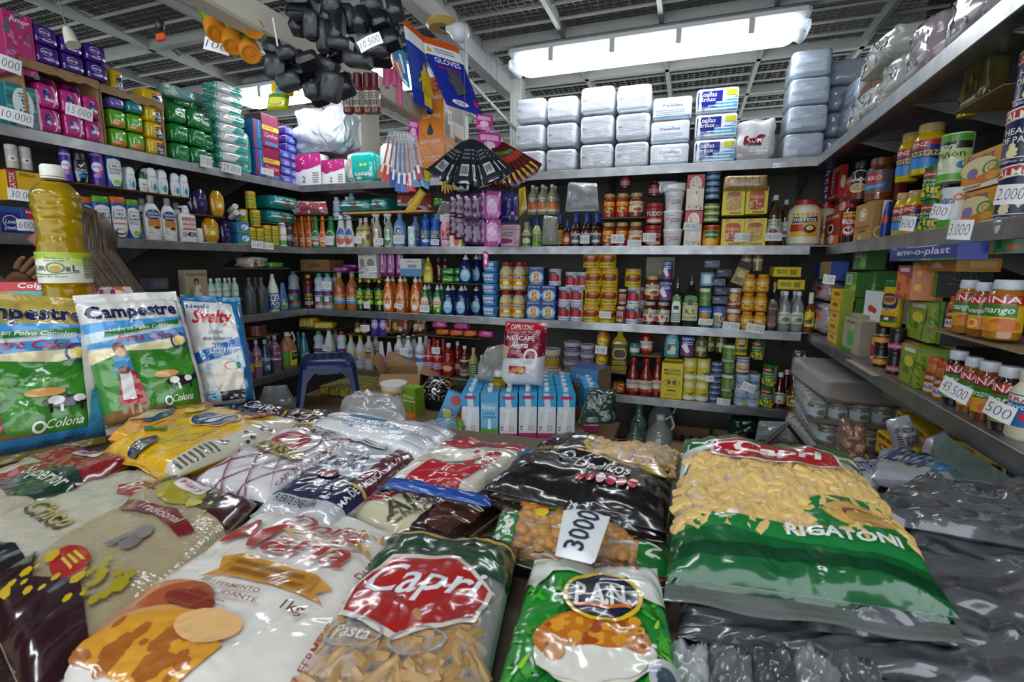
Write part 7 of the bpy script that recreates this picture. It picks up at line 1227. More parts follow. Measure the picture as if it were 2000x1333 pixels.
# stool
def stool():
    c = atZ(605, 795, IZ); t = thing('plastic_stool', 'dark blue plastic stool with square holed seat on the low table', 'stool', (c.x+.02, c.y+.13, IZ), math.radians(40)); m = mat('#10265a', 'p'); H = .255
    b = MB(); r = .125
    b.lathe([(H-.05, r*1.14), (H-.03, r*1.1), (H-.012, r*1.0), (H-.003, r*.86), (H-.001, r*.78), (H-.003, r*.76), (H-.003, r*.05)], m, 32, sq=4.5, bot=False)
    b.build('seat', t, angle=.5)
    b = MB()
    for i in range(4):
        for j in range(4): X = (i-1.5)*.042; Y = (j-1.5)*.042; b.add([(X+x*.013, Y+y*.013, H-.0022+z) for x, y, z in [(math.cos(a*math.pi/4), math.sin(a*math.pi/4), 0) for a in range(8)]], [tuple(range(8))], mat('#081433', 'm'))
    tag(b.build('seat_holes', t), kind='stuff')
    for sx in (-1, 1):
        for sy in (-1, 1):
            b = MB(); vs = []; fs = []
            # L-shaped leg flaring outwards
            for z, k, w in ((H-.045, 1.0, .11), (H-.075, 1.03, .07), (H-.11, 1.06, .045), (0, 1.2, .034)):
                o_ = r*1.1*k; 
                for (x, y) in ((o_-w, o_), (o_-.02, o_), (o_, o_-.02), (o_, o_-w), (o_-.006, o_-w), (o_-.006, o_-.024), (o_-.024, o_-.006), (o_-w, o_-.006)): vs.append((sx*x, sy*y, z))
            for k in range(3):
                for i in range(8): j = (i+1) % 8; fs.append((k*8+i, k*8+j, k*8+8+j, k*8+8+i))
            fs.append(tuple(range(24, 32))); fs.append(tuple(range(7, -1, -1))); b.add(vs, fs, m); b.build('leg', t)
    b = MB()
    for s in (0, 1, 2, 3):
        X = Matrix.Rotation(s*math.pi/2, 4, 'Z'); b.add([(-.07, r*1.13, H-.045), (.07, r*1.13, H-.045), (.05, r*1.16, H-.075), (-.05, r*1.16, H-.075), (-.07, r*1.10, H-.045), (.07, r*1.10, H-.045), (.05, r*1.13, H-.075), (-.05, r*1.13, H-.075)], [(0,1,2,3),(7,6,5,4),(3,2,6,7),(0,3,7,4),(1,5,6,2)], m, X)
    b.build('apron', t)
stool()
def on(key, px, py, wpx, hpx, label, z=IZ, rz=None, turn=1):
    """one good standing at the pixel of its base middle"""
    p = atZ(px, py, z)
    if p.y > 2.38: q_ = atY(px, py, 2.38); p = Vector((q_.x, 2.38, z))
    s = proj(p)[2]/FPX; h = hpx*s*1.0; w = wpx*s; r = facing(p.x, p.y, 0, turn) if rz is None else math.radians(rz); return put(key, w, h, p.x, p.y, z, r, label)
on('mvt', 770, 790, 50, 44, 'yellow mayonnaise tub with white lid on the low table')
P('snk', 'snack_box', 'box', 'green snack box with red fruit', 'box', '#7aa82a', 'G#c8342a 10 40 90 90 5 14;G#c8342a 10 6 90 36 4 12;r#e8ecd8 0 48 100 52;T#e8e0c0 10 60 90 74 Frutos', d=.07, fin='k', side='r#6a9a24 0 0 100 100;G#c8342a 10 40 90 90 4 14', top='r#8ab83a 0 0 100 100')
on('snk', 808, 806, 32, 52, 'green snack box with red fruit beside the yellow tub', rz=-10)
P('kid', 'juice_carton', 'carton', 'blue children juice carton', 'box', '#4a9ad0', 'e#b8202c 62 84 30 13;G#e9eef4 10 10 90 60 5 12;e#d8dc5a 44 48 22 12;r#2a78b8 0 0 100 12;e#2a2a2a 40 60 3 2;e#2a2a2a 54 60 3 2', d=.06, fin='k', side='r#3a86c0 0 0 100 100;e#b8202c 50 70 34 12')
o = on('kid', 862, 846, 34, 80, 'blue children juice carton with red apple, leaning right', rz=24); o.rotation_euler = (math.radians(-6), math.radians(22), math.radians(20)); o.location.z += .012
P('kdw', 'snack_cup', 'cup', 'white snack cup with orange lid', 'tub', '#dcdcda', 'e#6a8a3a 50 40 26 30', cap='#d8641c', lab=(.1, .8, 60)); o = on('kdw', 898, 850, 28, 40, 'white snack cup with orange lid leaning on the milk cartons'); o = on('kdw', 795, 845, 36, 34, 'white snack cup with orange lid under the clear bag', z=IZ)
P('gsb', 'snack_box', 'box', 'small lime green box', 'box', '#6aa81c', 'T#f0f2d8 16 40 84 70 eo;e#b8342a 40 20 30 14', d=.05, fin='k', side='r#5a9818 0 0 100 100'); on('gsb', 894, 860, 22, 40, 'small lime green box at the foot of the milk cartons', rz=20)
# open brown box behind the yellow tub
c = atZ(790, 765, IZ); t = thing('cardboard_box', 'open brown cardboard box with raised flaps behind the yellow tub', 'cardboard box', (c.x+.02, c.y-.04, IZ), math.radians(25)); m = mat('#9a7650', 'n'); w, h = .11, .14
for nm, q in (('side', (-w, -w, 0, w, -w+.004, h)), ('side', (-w, w-.004, 0, w, w, h)), ('side', (-w, -w, 0, -w+.004, w, h)), ('side', (w-.004, -w, 0, w, w, h)), ('bottom', (-w, -w, 0, w, w, .004))): b = MB(); b.bbox(*q, m, .001); b.build(nm, t)
for (ax, s, a) in (('x', -1, 62), ('x', 1, -20), ('y', -1, -25), ('y', 1, 50)):
    b = MB(); b.bbox(-w, 0, 0, w, .10, .003, m, .001); o = b.build('flap', t); o.location = (0, s*w, h) if ax == 'y' else (s*w, 0, h); o.rotation_euler = (math.radians(a*s if s > 0 else -a+180-180), 0, 0 if ax == 'y' and s > 0 else math.pi if ax == 'y' else -s*math.pi/2)
    o.rotation_euler[0] = math.radians(a if a > 0 else a)
# sequin hats
for (x, y, r, c, l) in ((862, 792, .085, '#c8ccd4', 'black and silver sequin hat'), (912, 770, .06, '#c8962c', 'black and gold sequin hat')):
    p = atZ(x, y, IZ+.0); t = thing('sequin_hat', l+' on the low table behind the milk cartons', 'hat', (p.x, min(p.y, 2.24), IZ)); b = MB(); b.lathe([(0, r*.9), (.05, r*.95), (.06, r*1.08), (.09, r*1.12), (.12, r*1.0), (.15, r*.7), (.165, r*.2)], mat(c, 'q'), 28); b.build('crown', t)
    b = MB(); b.lathe([(0, r*.92), (.05, r*.96)], mat('#121214', 'm'), 28, top=False); b.build('band', t)
# flat pack of gold wrapped bars
for i in range(6):
    for j in range(5):
        p = atZ(700, 775, IZ)+Vector((-.20+i*.068, -.02+j*.068, 0)); k = (i*3+j) % 4
        if 'gold' not in PR: P('gold', 'wrapped_bar', 'wrapped bar', 'olive gold wrapped bar', 'soft', '#9a8c34', 'r#b8aa54 20 20 80 80', d=.064, fin='f', rub=.05, k=6)
        put('gold', .064, .055, p.x, p.y, IZ, 0, 'olive gold wrapped bar, %s column, %s row from front' % (['leftmost', 'second', 'third', 'fourth', 'fifth', 'rightmost'][i], ['first', 'second', 'third', 'fourth', 'fifth'][j]), 'gold wrapped bars on the low table')
zf = lambda pts, z: [atZ(x, y, q) for (x, y), q in zip(pts, z if isinstance(z, (list, tuple)) else [z]*4)]
pillow('coffee_packet', 'yellow and brown packet lying behind the clear bag', 'packet', zf([(680,788),(748,782),(735,775),(690,778)], IZ+.05), .02, '#d8a81c', 'e#7a3a1c 60 50 26 30;r#e8dcc0 10 20 40 70', n=8)
pillow('clear_bag', 'crumpled clear grocery bag lying in front of the yellow tub', 'bag', zf([(655,838),(800,842),(788,782),(668,782)], [IZ+.12, IZ+.12, IZ+.16, IZ+.16]), .06, '#c8cacd', '', fin='C', n=26, wr=.02, seed=3, Tb=.03, pu=3, pv=3)
pillow('clear_bag', 'crumpled clear bag left of the blue stool', 'bag', zf([(500,800),(585,800),(560,752),(515,755)], [IZ, IZ, IZ+.12, IZ+.12]), .04, '#8a8e92', '', fin='C', n=18, wr=.02, seed=5)
pillow('clear_bag', 'clear bag with blue print at the left foot of the milk cartons', 'bag', zf([(800,872),(900,872),(890,812),(822,828)], [IZ+.02, IZ+.02, IZ+.1, IZ+.1]), .03, '#9ab4c8', '', fin='C', n=18, wr=.018, seed=9)
pillow('clear_bag', 'clear bag standing behind the small oil bottle', 'bag', quadpts([(925,748),(992,748),(985,672),(950,680)], ('Y', 2.05)), .03, '#a8a8a4', '', fin='C', n=18, wr=.018, seed=11)
# things on and behind the milk cartons
ZC = IZ+.23
def oilbottle(name, label, base, h, detail=True):
    t = thing(name, label, 'bottle', tuple(base), facing(base.x, base.y, 0, .9)); r = h*.158
    pr = [(0,.86),(.02,.96),(.1,.94),(.115,1),(.13,.95),(.16,1),(.34,1),(.40,.94),(.46,.86),(.50,.84),(.55,.9),(.60,.86),(.62,.93),(.66,.92),(.69,1),(.73,.94),(.77,.96),(.8,.9),(.85,.66),(.89,.42),(.90,.38),(.93,.36)]
    out_ = []
    for (a, x), (c, y) in zip(pr, pr[1:]):
        for k in range(4): out_.append(((a+(c-a)*k/4)*h, (x+(y-x)*k/4)*r))
    out_.append((.93*h, .36*r)); b = MB(); b.lathe(out_, mat('#efe9c0', 'y'), 32); b.build('bottle', t)
    b = MB(); n = 36; vs = []; fs = []; pq = [(z, x*.965) for z, x in out_ if z < .88*h]
    for z, x in pq:
        for i in range(n): a = 2*math.pi*i/n; f = 1+.06*noise.noise(Vector((math.cos(a)*2.4, math.sin(a)*2.4, z*90))) if z > .4*h and z < .82*h else 1; vs.append((x*f*math.cos(a), x*f*math.sin(a), z+.001))
    for k in range(len(pq)-1):
        for i in range(n): j = (i+1) % n; fs.append((k*n+i, k*n+j, k*n+n+j, k*n+n+i))
    fs.append(tuple(range(n-1, -1, -1))); fs.append(tuple(range((len(pq)-1)*n, len(pq)*n))); b.add(vs, fs, mat('#ffd008', 'O')); b.build('oil', t)
    b = MB(); b.lathe([(h*.915, r*.44), (h*.92, r*.46), (h*.985, r*.45), (h, r*.4)], mat('#dcdad0', 'p'), 28); b.lathe([(h*.90, r*.46), (h*.91, r*.46)], mat('#dcdad0', 'p'), 28); b.build('cap', t)
    b = MB(); decal(b, 'r#dcdccb 0 0 100 100;p#a8bc2a 0 62 20 78 60 84 100 60 100 100 0 100;p#c8d47a 30 66 100 50 100 66 60 84;e#7a9a2c 8 88 7 8;e#8aa83a 24 90 8 7;t#3a5a2a 30 78 60 84 Cholesterol;T#3a5a2a 28 69 58 76 Con Omega 3;t#4a4a2a 2 40 30 56 TUR;o#6a7a2a 42 50 12 17 .78;e#b8961c 42 48 7 9;t#4a4a2a 54 38 60 54 i;t#4a4a2a 62 38 70 58 L;p#5a7a2a 2 32 30 26 70 34 70 36 30 29 4 35;t#3a3a2a 6 18 56 24 Aceite de Soya;L#6a6a5a 76 16 98 84 14', lambda u, v, e: ((r*1.005+.0006+e)*math.sin((u-.5)*3.0), -(r*1.005+.0006+e)*math.cos((u-.5)*3.0), h*(.13+.23*v)), 1.6, su=4); b.build('label', t)
    return t
p = atY(972, 748, 1.98); oilbottle('oil_bottle', 'small bottle of golden oil with white cap behind the milk cartons', Vector((p.x, 1.99, IZ+.02)), .26)
b = MB(); b.bbox(p.x-.08, 1.9, IZ, p.x+.38, 2.2, IZ+.02, mat('#8a6c4a', 'n'), .002); tag(b.build('cardboard_sheet', None), 'brown cardboard sheet under the coffee bag on the low table', 'cardboard')
pillow('coffee_bag', 'maroon and silver cappuccino bag standing behind the milk cartons', 'coffee bag', quadpts([(978,752),(1060,754),(1070,632),(988,628)], ('Y', 2.02)), .045, '#cfd0d2', 'r#8a1238 0 46 100 100;r#b81e24 0 88 100 100;p#c8b08a 2 36 18 48 22 64 2 66;t#f2ecea 20 90 74 97 CAPPUCCINO;t#f4f0ee 14 74 80 83 NESCAFÉ;T#f4f0ee 26 60 66 72 Alegria;o#f0e8ea 72 50 16 12 .7;p#cfd0d2 20 0 100 0 100 50 60 42 30 46;r#a8242a 24 22 64 34;e#d88a5a 40 28 10 4;e#d8a05a 54 28 8 4', n=20, wr=.006, seed=2, pu=6, pv=6)
# right of the milk: open noodle carton, green bag, oil bottles in a bag
P('nod', 'snack_carton', 'carton', 'blue carton with picture of brown noodles and open flap', 'box', '#2f5590', 'r#5a8ab8 0 60 100 100;G#a8863a 12 10 88 60 40 8;G#6a4a24 12 10 88 50 18 8;T#e0e4ec 24 70 80 84 Espagueti', d=.14, fin='k', side='r#a88e2a 0 0 100 30;r#8a7050 0 30 100 100'); on('nod', 1152, 772, 60, 74, 'blue carton with noodle picture right of the milk cartons', z=IZ+.06, rz=-18)
b = MB(); c = atZ(1155, 775, IZ+.06); c = atY(1155, 775, 2.38); b.bbox(c.x-.1, 2.29, IZ, c.x+.1, 2.475, IZ+.055, mat('#8a6c4a', 'n'), .002); tag(b.build('cardboard_box', None), 'flat brown box under the noodle carton', 'cardboard box')
pillow('plastic_sack', 'dark green plastic bag of goods right of the milk cartons', 'bag', quadpts([(1128,828),(1202,826),(1204,762),(1150,758)], ('Y', 1.9)), .05, '#243f35', '', fin='B', n=20, wr=.01, seed=4, Tb=.06, pu=8, pv=8)
P('oilr', 'oil_bottle', 'bottle', 'golden oil bottle in clear wrap', 'soda', '#a8902c', 'r#c8c0a0 10 10 90 80', cap='#b8b4a4', lab=(.12, .5, 70), fin='l'); R('B', 5, 'oilr', (28, 84), [1166, 1192])
# ------------------------------------------------------------------ bottom of the back shelves, right half
P('gsk', 'oil_bottle', 'bottle', 'frosted green bottle', 'soda', '#6a8a76', 'r#8aa896 0 0 100 100', cap='#5a7a68', lab=(.1, .5, 80), fin='l'); P('jgw', 'water_jug', 'jug', 'clear water jug with white cap and handle', 'jug', '#9aa09c', 'r#c8c4b4 10 0 90 100;r#6a6454 20 12 80 30;e#8a7a4a 50 60 26 22;L#4a4a44 20 76 80 90 2', cap='#d8dadc', lab=(.14, .44, 55), fin='l')
R('B', 5, 'gsk', (34, 78), [1240]); R('B', 5, 'gsk', (34, 100), [1246], inset=.12, ex='taller, behind'); R('B', 5, 'jgw', (56, 96), [1284]); R('B', 5, 'jgw', (56, 110), [1286], inset=.16, ex='behind the front one')
def carton5(px0, px1, h, label, d, c='#86694a'):
    y = YB+.02; x0, x1 = colX(px0, y, SZ[5]+h/2), colX(px1, y, SZ[5]+h/2); t = thing('cardboard_box', label, 'cardboard box', ((x0+x1)/2, y+d/2, SZ[5])); w = x1-x0; m = mat(c, 'n')
    for nm, q in (('bottom', (-w/2, -d/2, 0, w/2, d/2, .004)), ('side', (-w/2, -d/2, .004, w/2, -d/2+.004, h)), ('side', (-w/2, d/2-.004, .004, w/2, d/2, h)), ('side', (-w/2, -d/2, .004, -w/2+.004, d/2, h)), ('side', (w/2-.004, -d/2, .004, w/2, d/2, h))): b = MB(); b.bbox(*q, m, .001); b.build(nm, t)
    b = MB(); b.grid(lambda u, v: ((u-.5)*w, -d/2-.1*v, h-.05*v), 1, 1, m); b.grid(lambda u, v: ((u-.5)*w, -d/2-.1*v, h-.053*v-.001), 1, 1, m, flip=True); b.build('flap', t); return t
t = carton5(1310, 1388, .16, 'open brown carton with bottles on the fifth shelf', .26)
b = MB(); [b.lathe([(.01, .018), (.1, .018), (.12, .01), (.14, .01)], mat('#4a2a18', 'l'), 10, cx=x*.045, cy=y*.05-.02) for x in (-1, 0, 1) for y in (-1, 0, 1)]; tag(b.build('bottles', t), kind='stuff')
carton5(1392, 1466, .17, 'open brown carton with blue bag inside on the fifth shelf', .24, '#9a7a54')
pillow('plastic_bag', 'dark green shiny bag on the fifth shelf', 'bag', quadpts([(1420,846),(1486,846),(1480,812),(1428,812)], ('Y', 2.62)), .05, '#0e3a2a', '', fin='f', n=14, wr=.012, seed=2)
pillow('clear_bag', 'clear bag in front of the right brown carton', 'bag', quadpts([(1392,905),(1462,905),(1440,848),(1402,852)], ('Y', 2.1)), .04, '#8a8c8e', '', fin='C', n=18, wr=.018, seed=6)
pillow('clear_bag', 'big puffy clear bag left of the brown leather bag', 'bag', quadpts([(1466,905),(1560,905),(1545,825),(1482,822)], ('Y', 2.1)), .07, '#9aa0a4', '', fin='C', n=22, wr=.02, seed=7, pu=2.5, pv=2.5)
b = MB(); b.bbox(.05, 1.95, .28, .33, 2.3, .33, mat('#6a5844', 'n'), .004); o = b.build('low_crate', None); tag(o, 'low brown crate on the floor under the clear bags', 'crate'); 
for x in (.08, .30):
    for y in (1.98, 2.27): b = MB(); b.bbox(x-.02, y-.02, 0, x+.02, y+.02, .28, mat('#54452f', 'n'), .002); b.build('leg', o)
# brown leather bag
p = atY(1575, 905, 1.9); t = thing('leather_bag', 'brown leather handbag with long strap beside the jar trays', 'handbag', (p.x-.06, 1.98, .60)); b = MB(); softbox(b, .24, .14, .2, mat('#3a2218', 'k'), 3, 2, .1, 12); b.build('body', t, angle=0)
b = MB(); b.tube([(-.1, -.05, .15), (-.17, -.02, .1), (-.2, 0, .02)], .01, mat('#2a1812', 'k'), 8); b.tube([(-.1, -.03, .16), (0, -.02, .28), (.09, 0, .17)], .009, mat('#2f1c14', 'k'), 8); b.build('strap', t); b = MB(); b.tube([(-.06, -.07, .17), (0, -.085, .12), (.03, -.08, .06)], .006, mat('#5a3a28', 'k'), 6); b.build('lace', t)
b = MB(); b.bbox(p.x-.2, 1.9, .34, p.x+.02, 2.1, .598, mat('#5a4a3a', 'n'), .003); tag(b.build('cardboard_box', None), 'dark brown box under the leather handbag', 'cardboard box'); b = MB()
# trays of small jars, shrink wrapped
P('bfj', 'small_food_jar', 'jar', 'small glass jar with pale label', 'jar', '#6a6054', 'r#a8bcc4 0 10 100 80;e#6a4a34 70 40 20 24', cap='#8c8a84', lab=(.1, .74, 80), fin='l')
TX, TY = .60, 2.12
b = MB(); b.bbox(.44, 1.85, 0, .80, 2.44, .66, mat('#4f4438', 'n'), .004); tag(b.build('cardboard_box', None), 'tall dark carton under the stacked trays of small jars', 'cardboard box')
for L_ in range(5):
    z = .665+L_*.083; t = thing('jar_tray', 'clear wrapped cardboard tray of small jars, %s of the stack' % ['lowest', 'second', 'middle', 'fourth', 'topmost'][L_], 'tray', (TX+.01*((L_*7) % 3-1), TY, z), math.radians(4*((L_*5) % 3-1)), 'stacked trays of small jars')
    b = MB(); b.bbox(-.15, -.24, 0, .15, .24, .014, mat('#6a5a4c', 'n'), .002); b.build('tray', t); b = MB(); softbox(b, .31, .49, .08, mat('#dddddd', 'c'), 9, L_, .02, 10); b.build('film', t, angle=0)
    for i in range(5):
        for j in range(8):
            if (0 < i) and (0 < j): continue
            x, y = -.125+i*.0625, -.21+j*.06; q = t.matrix_basis if False else Matrix.Translation(t.location) @ Matrix.Rotation(t.rotation_euler[2], 4, 'Z'); w = q @ Vector((x, y, .015))
            if L_ < 4: put('bfj', .055, .066, w.x, w.y, w.z, facing(w.x, w.y, 0, .8), 'small glass food jar in the wrapped trays, %s tray' % ['lowest', 'second', 'middle', 'fourth'][L_], 'small jars in the %s wrapped tray' % ['lowest', 'second', 'middle', 'fourth'][L_])
pillow('plastic_bag', 'dim clear bag of brown goods above the jar trays', 'bag', quadpts([(1540,728),(1580,728),(1575,680),(1548,680)], ('Y', 2.52)), .04, '#4a3c38', '', fin='f', n=12, wr=.01, seed=9)
# yellow soup cube boxes under the right shelf
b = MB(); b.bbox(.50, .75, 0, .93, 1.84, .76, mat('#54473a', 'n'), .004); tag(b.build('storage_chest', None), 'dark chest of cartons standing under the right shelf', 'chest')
P('mgb', 'soup_cube_box', 'box', 'yellow soup cube display box', 'box', '#dcb70e', 'r#c8901c 0 70 100 92;r#7a4a14 4 74 20 90;r#7a4a14 24 74 40 90;r#7a4a14 44 74 60 90;r#7a4a14 64 74 80 90;e#b8261c 26 40 18 16;t#f2e8d0 14 34 38 46 MAGGI;L#8a6a14 50 20 92 50 3', d=.24, fin='k', side='e#b8261c 24 60 12 22;r#5a8a2a 40 14 52 30;r#c8901c 60 20 94 60;t#8a2a14 62 30 92 50 CUBITO')
for L_ in range(4):
    put('mgb', .26, .066, .70+.02*(L_ % 2), 1.66-.03*L_, .76+.069*L_, math.radians(-90+[4, -6, 5, -3][L_]), 'yellow soup cube display box under the right shelf, %s' % ['bottom one', 'second from bottom', 'second from top', 'top one'][L_], 'yellow soup cube boxes')
for L_ in range(2): put('mgb', .26, .066, .76, 1.33, .76+.069*L_, math.radians(-90), 'yellow soup cube box nearer the counter, %s of two' % ['lower', 'upper'][L_])
P('opc', 'cardboard_box', 'cardboard box', 'grey brown open carton on the yellow boxes', 'box', '#7a6c58', 't#3a322a 20 30 80 60 MORENO', d=.24, fin='n'); put('opc', .3, .07, .74, 1.70, .76+.07*4, math.radians(-85), 'grey brown open carton on top of the yellow soup boxes')
b = MB(); b.bbox(.50, 1.6, 1.15, .62, 1.85, 1.153, mat('#a89c8a', 'n'), .001, X=None); o = b.build('cardboard_flap', None); tag(o, 'pale cardboard flap sticking out over the yellow soup boxes', 'cardboard')
for i, (pts, l, c) in enumerate([([(1632,880),(1690,888),(1690,828),(1640,815)], 'clear tray of wrapped biscuits beside the yellow boxes', '#8a6a58'), ([(1625,905),(1700,908),(1695,880),(1632,870)], 'lower clear tray of biscuits beside the yellow boxes', '#7a6458')]): pillow('biscuit_tray', l, 'tray', quadpts(pts, ('Y', 1.72)), .04, c, 'G#c89a8a 8 8 92 92 20 10', fin='f', n=14, wr=.008, seed=i, Tb=.05)
pillow('oat_pack', 'silver grey diamond patterned pack standing on the yellow boxes', 'pack', quadpts([(1745,882),(1802,868),(1775,810),(1728,822)], ('Y', 1.42)), .03, '#a8a8ac', 'B#2a2a30 40 20 84 50;L#4a4a50 14 20 34 80 8;t#3a3a44 40 60 80 76 NESTUM', n=14, wr=.006, seed=3)
pillow('oat_pack', 'white pack with red lettering leaning on the silver pack', 'pack', quadpts([(1796,900),(1868,900),(1850,838),(1806,860)], ('Y', 1.36)), .03, '#b4b4ba', 'A#b82a34 40 60 50 16 -60 Light;p#1f3f9a 60 20 90 20 80 70', n=14, wr=.006, seed=5)
# green tinted clear plastic sheet hanging at the right
pillow('plastic_sheet', 'dim greenish clear plastic sheet hanging below the right shelf', 'sheet', [(.505, 1.25, .86), (.56, .85, .84), (.505, .85, 1.12), (.505, 1.22, 1.12)], .012, '#8aa098', '', fin='g', n=14, wr=.01, seed=2)
# ------------------------------------------------------------------ front counter
CZ = EYE-.345
b = MB(); b.bbox(-1.6, -.25, CZ-.04, .95, .62, CZ, mat('#6a5a48', 'n'), .004); b.add([(-1.6, .6, CZ-.04), (.2, .6, CZ-.04), (.2, .93, CZ-.04), (-1.05, .86, CZ-.04), (-1.6, .86, CZ-.04), (-1.6, .6, CZ-.001), (.2, .6, CZ-.001), (.2, .93, CZ-.001), (-1.05, .86, CZ-.001), (-1.6, .86, CZ-.001)], [(4,3,2,1,0),(5,6,7,8,9),(0,1,6,5),(1,2,7,6),(2,3,8,7),(3,4,9,8),(4,0,5,9)], mat('#6a5a48', 'n'))
o = b.build('counter', None); tag(o, 'wooden front counter covered with bags of food', 'counter')
for x0, y0, x1, y1 in ((-1.58, -.2, -1.5, .1), (.85, -.2, .93, .1), (-1.58, .75, -1.5, .85), (.05, .8, .12, .88)): b = MB(); b.bbox(x0, y0, 0, x1, y1, CZ-.04, mat('#54463a', 'n'), .003); b.build('leg', o)
def tubes(t, surf, n, c, u0, v0, u1, v1, L=.02, r=.0045, seed=1, name='pasta'):
    rnd = random.Random(seed); b = MB(); m = mat(c, 'k'); sg = 8; lift = r*.15
    for k in range(n):
        u, v = u0+(u1-u0)*rnd.random(), v0+(v1-v0)*rnd.random(); p = Vector(surf(u, v, lift)); a = rnd.random()*math.pi
        pu_, pv_ = Vector(surf(u+.01, v, lift))-p, Vector(surf(u, v+.01, lift))-p; n_ = pu_.cross(pv_).normalized(); d = (pu_.normalized()*math.cos(a)+pv_.normalized()*math.sin(a)+n_*rnd.uniform(-.25, .25)).normalized()*L*rnd.uniform(.7, 1.1); j = n_*rnd.uniform(-.002, .003)
        mid = n_*r*.35
        if name == 'puffs': b.sphere(p+j, r*rnd.uniform(.7, 1.2), r*rnd.uniform(.7, 1.2), r*.7, m, 9, 6); continue
        b.tube([p-d*.5+j, p+mid+j, p+d*.5+j], [r*.92, r, r*.92], m, sg)
    tag(b.build(name, t), kind='stuff')
def bag(name, label, cat, pts, z, T, body, art, **k):
    T *= .42; k['wr'] = k.get('wr', .006)*.6; k.setdefault('n', 34); k.setdefault('fin', 'F'); k.setdefault('pu', 5); k.setdefault('pv', 5); k.setdefault('Tb', .03)
    return pillow(name, label, cat, zf(pts, z), T, body, art, base=.0012, eps=.0003, **k)
Z = lambda d: EYE-d
# rice, flour, pasta at the front
bag('flour_bag', 'big white flour bag with bread picture at the front left', 'flour', [(40,1345),(565,1480),(790,1075),(520,1000)], Z(.315), .045, '#e3ded6', 'e#c88a5a 22 26 22 17;e#b0562c 26 30 15 13;e#dca05a 34 18 22 13;p#d8982c 8 6 54 2 60 20 34 30 14 22;G#a85f1c 14 6 56 22 26 4;e#8a2f24 30 34 12 4;e#e8b87a 48 26 14 7;p#c8903a 22 56 30 60 74 58 84 54 78 50 84 46 70 48 30 48 22 44 27 50;p#b07a28 28 49 76 49 76 57 28 57;L#8a5a1c 32 50 72 56 2;T#a8321c 34 82 82 95 Doña;T#a0302a 12 64 84 82 Maria;o#c8a878 60 80 24 3 .8;Z#b8863a 82 74 96 90 10 9;t#8a5a4a 26 42 56 44 SIN FERMENTO;t#8a5a4a 26 38 58 40 NI LEUDANTE;t#8a4a3a 20 34 46 36 Contiene gluten;t#6a3a34 70 36 80 42 1kg;V#a04a3a 92 4 95 50 CON FERMENTO DE;V#8a3a2a 90 62 96 76 Donna;r#efeae2 97 0 100 100', wr=.004, pu=6, pv=8, seal=.03, sealc='#dcd8d0')
bag('pasta_bag', 'clear bag of pasta with red emblem and white script, front middle', 'pasta', [(545,1400),(945,1400),(1010,1085),(765,1060)], Z(.315), .055, '#14301e', 'r#14301e 0 62 100 94;r#c8a82a 0 88 100 91;r#0e1f3a 0 94 100 100;p#20452c 0 60 100 60 100 84 70 80 40 86 0 78;p#d8d0c4 8 30 46 18 88 28 93 50 66 70 20 68 3 50;p#a81e1a 10 32 46 21 86 30 90 50 64 67 22 65 6 50;T#dfe2e8 12 38 84 60 Capri;o#9a9a9c 24 20 16 6 .9;o#9a9a9c 60 17 16 6 .9;T#c8c8ca 14 17 34 22 Pasta;t#c8c8ca 66 96 84 99 CAPRI', wr=.006, pu=4, pv=6, seal=.02, sealc='#2a3040', under='r#5e4430 2 0 98 62', film=.0065, fill=lambda t, s: tubes(t, s, 110, '#a88250', .04, .02, .96, .30, .026, .0045, 3), fin='F')
bag('flour_bag', 'green and white corn mix bag with corn cake picture, front centre', 'corn flour', [(915,1540),(1375,1540),(1285,1132),(1040,1110)], Z(.31), .055, '#1e8a2c', 'Z#3fae2a 2 2 98 80 90 12;Z#0e6a24 2 2 98 80 60 12;Z#a8d83a 2 2 98 70 30 10;r#e6e8e0 0 82 100 100;p#e6e8e0 0 82 10 70 22 84;e#e6e8e0 88 78 14 12;T#1a1a14 20 90 66 98 Cachapas;G#c83a24 66 88 84 98 5 5;e#e6e2d2 52 37 34 16;e#c8741a 50 43 34 13;G#e09a2c 20 35 80 53 40 4;G#a8481a 20 33 80 51 22 3;e#e9e6da 50 31 30 8;e#c88a4a 30 35 6 4;o#e0bc2a 56 66 26 16 0.9;e#161c3a 56 66 23 14;t#f2f0e8 38 59 74 73 *P.A.N.;t#d86a1c 38 57 74 59 -;t#dfeed8 20 15 80 18 Mezcla de maiz;t#f0f4ea 26 3 80 11 Alimento;o#b8bcc4 88 23 9 9 0.6;e#3a4a5a 88 23 5 5', wr=.006, pu=6, pv=7, seal=.015, sealc='#d8dcd4')
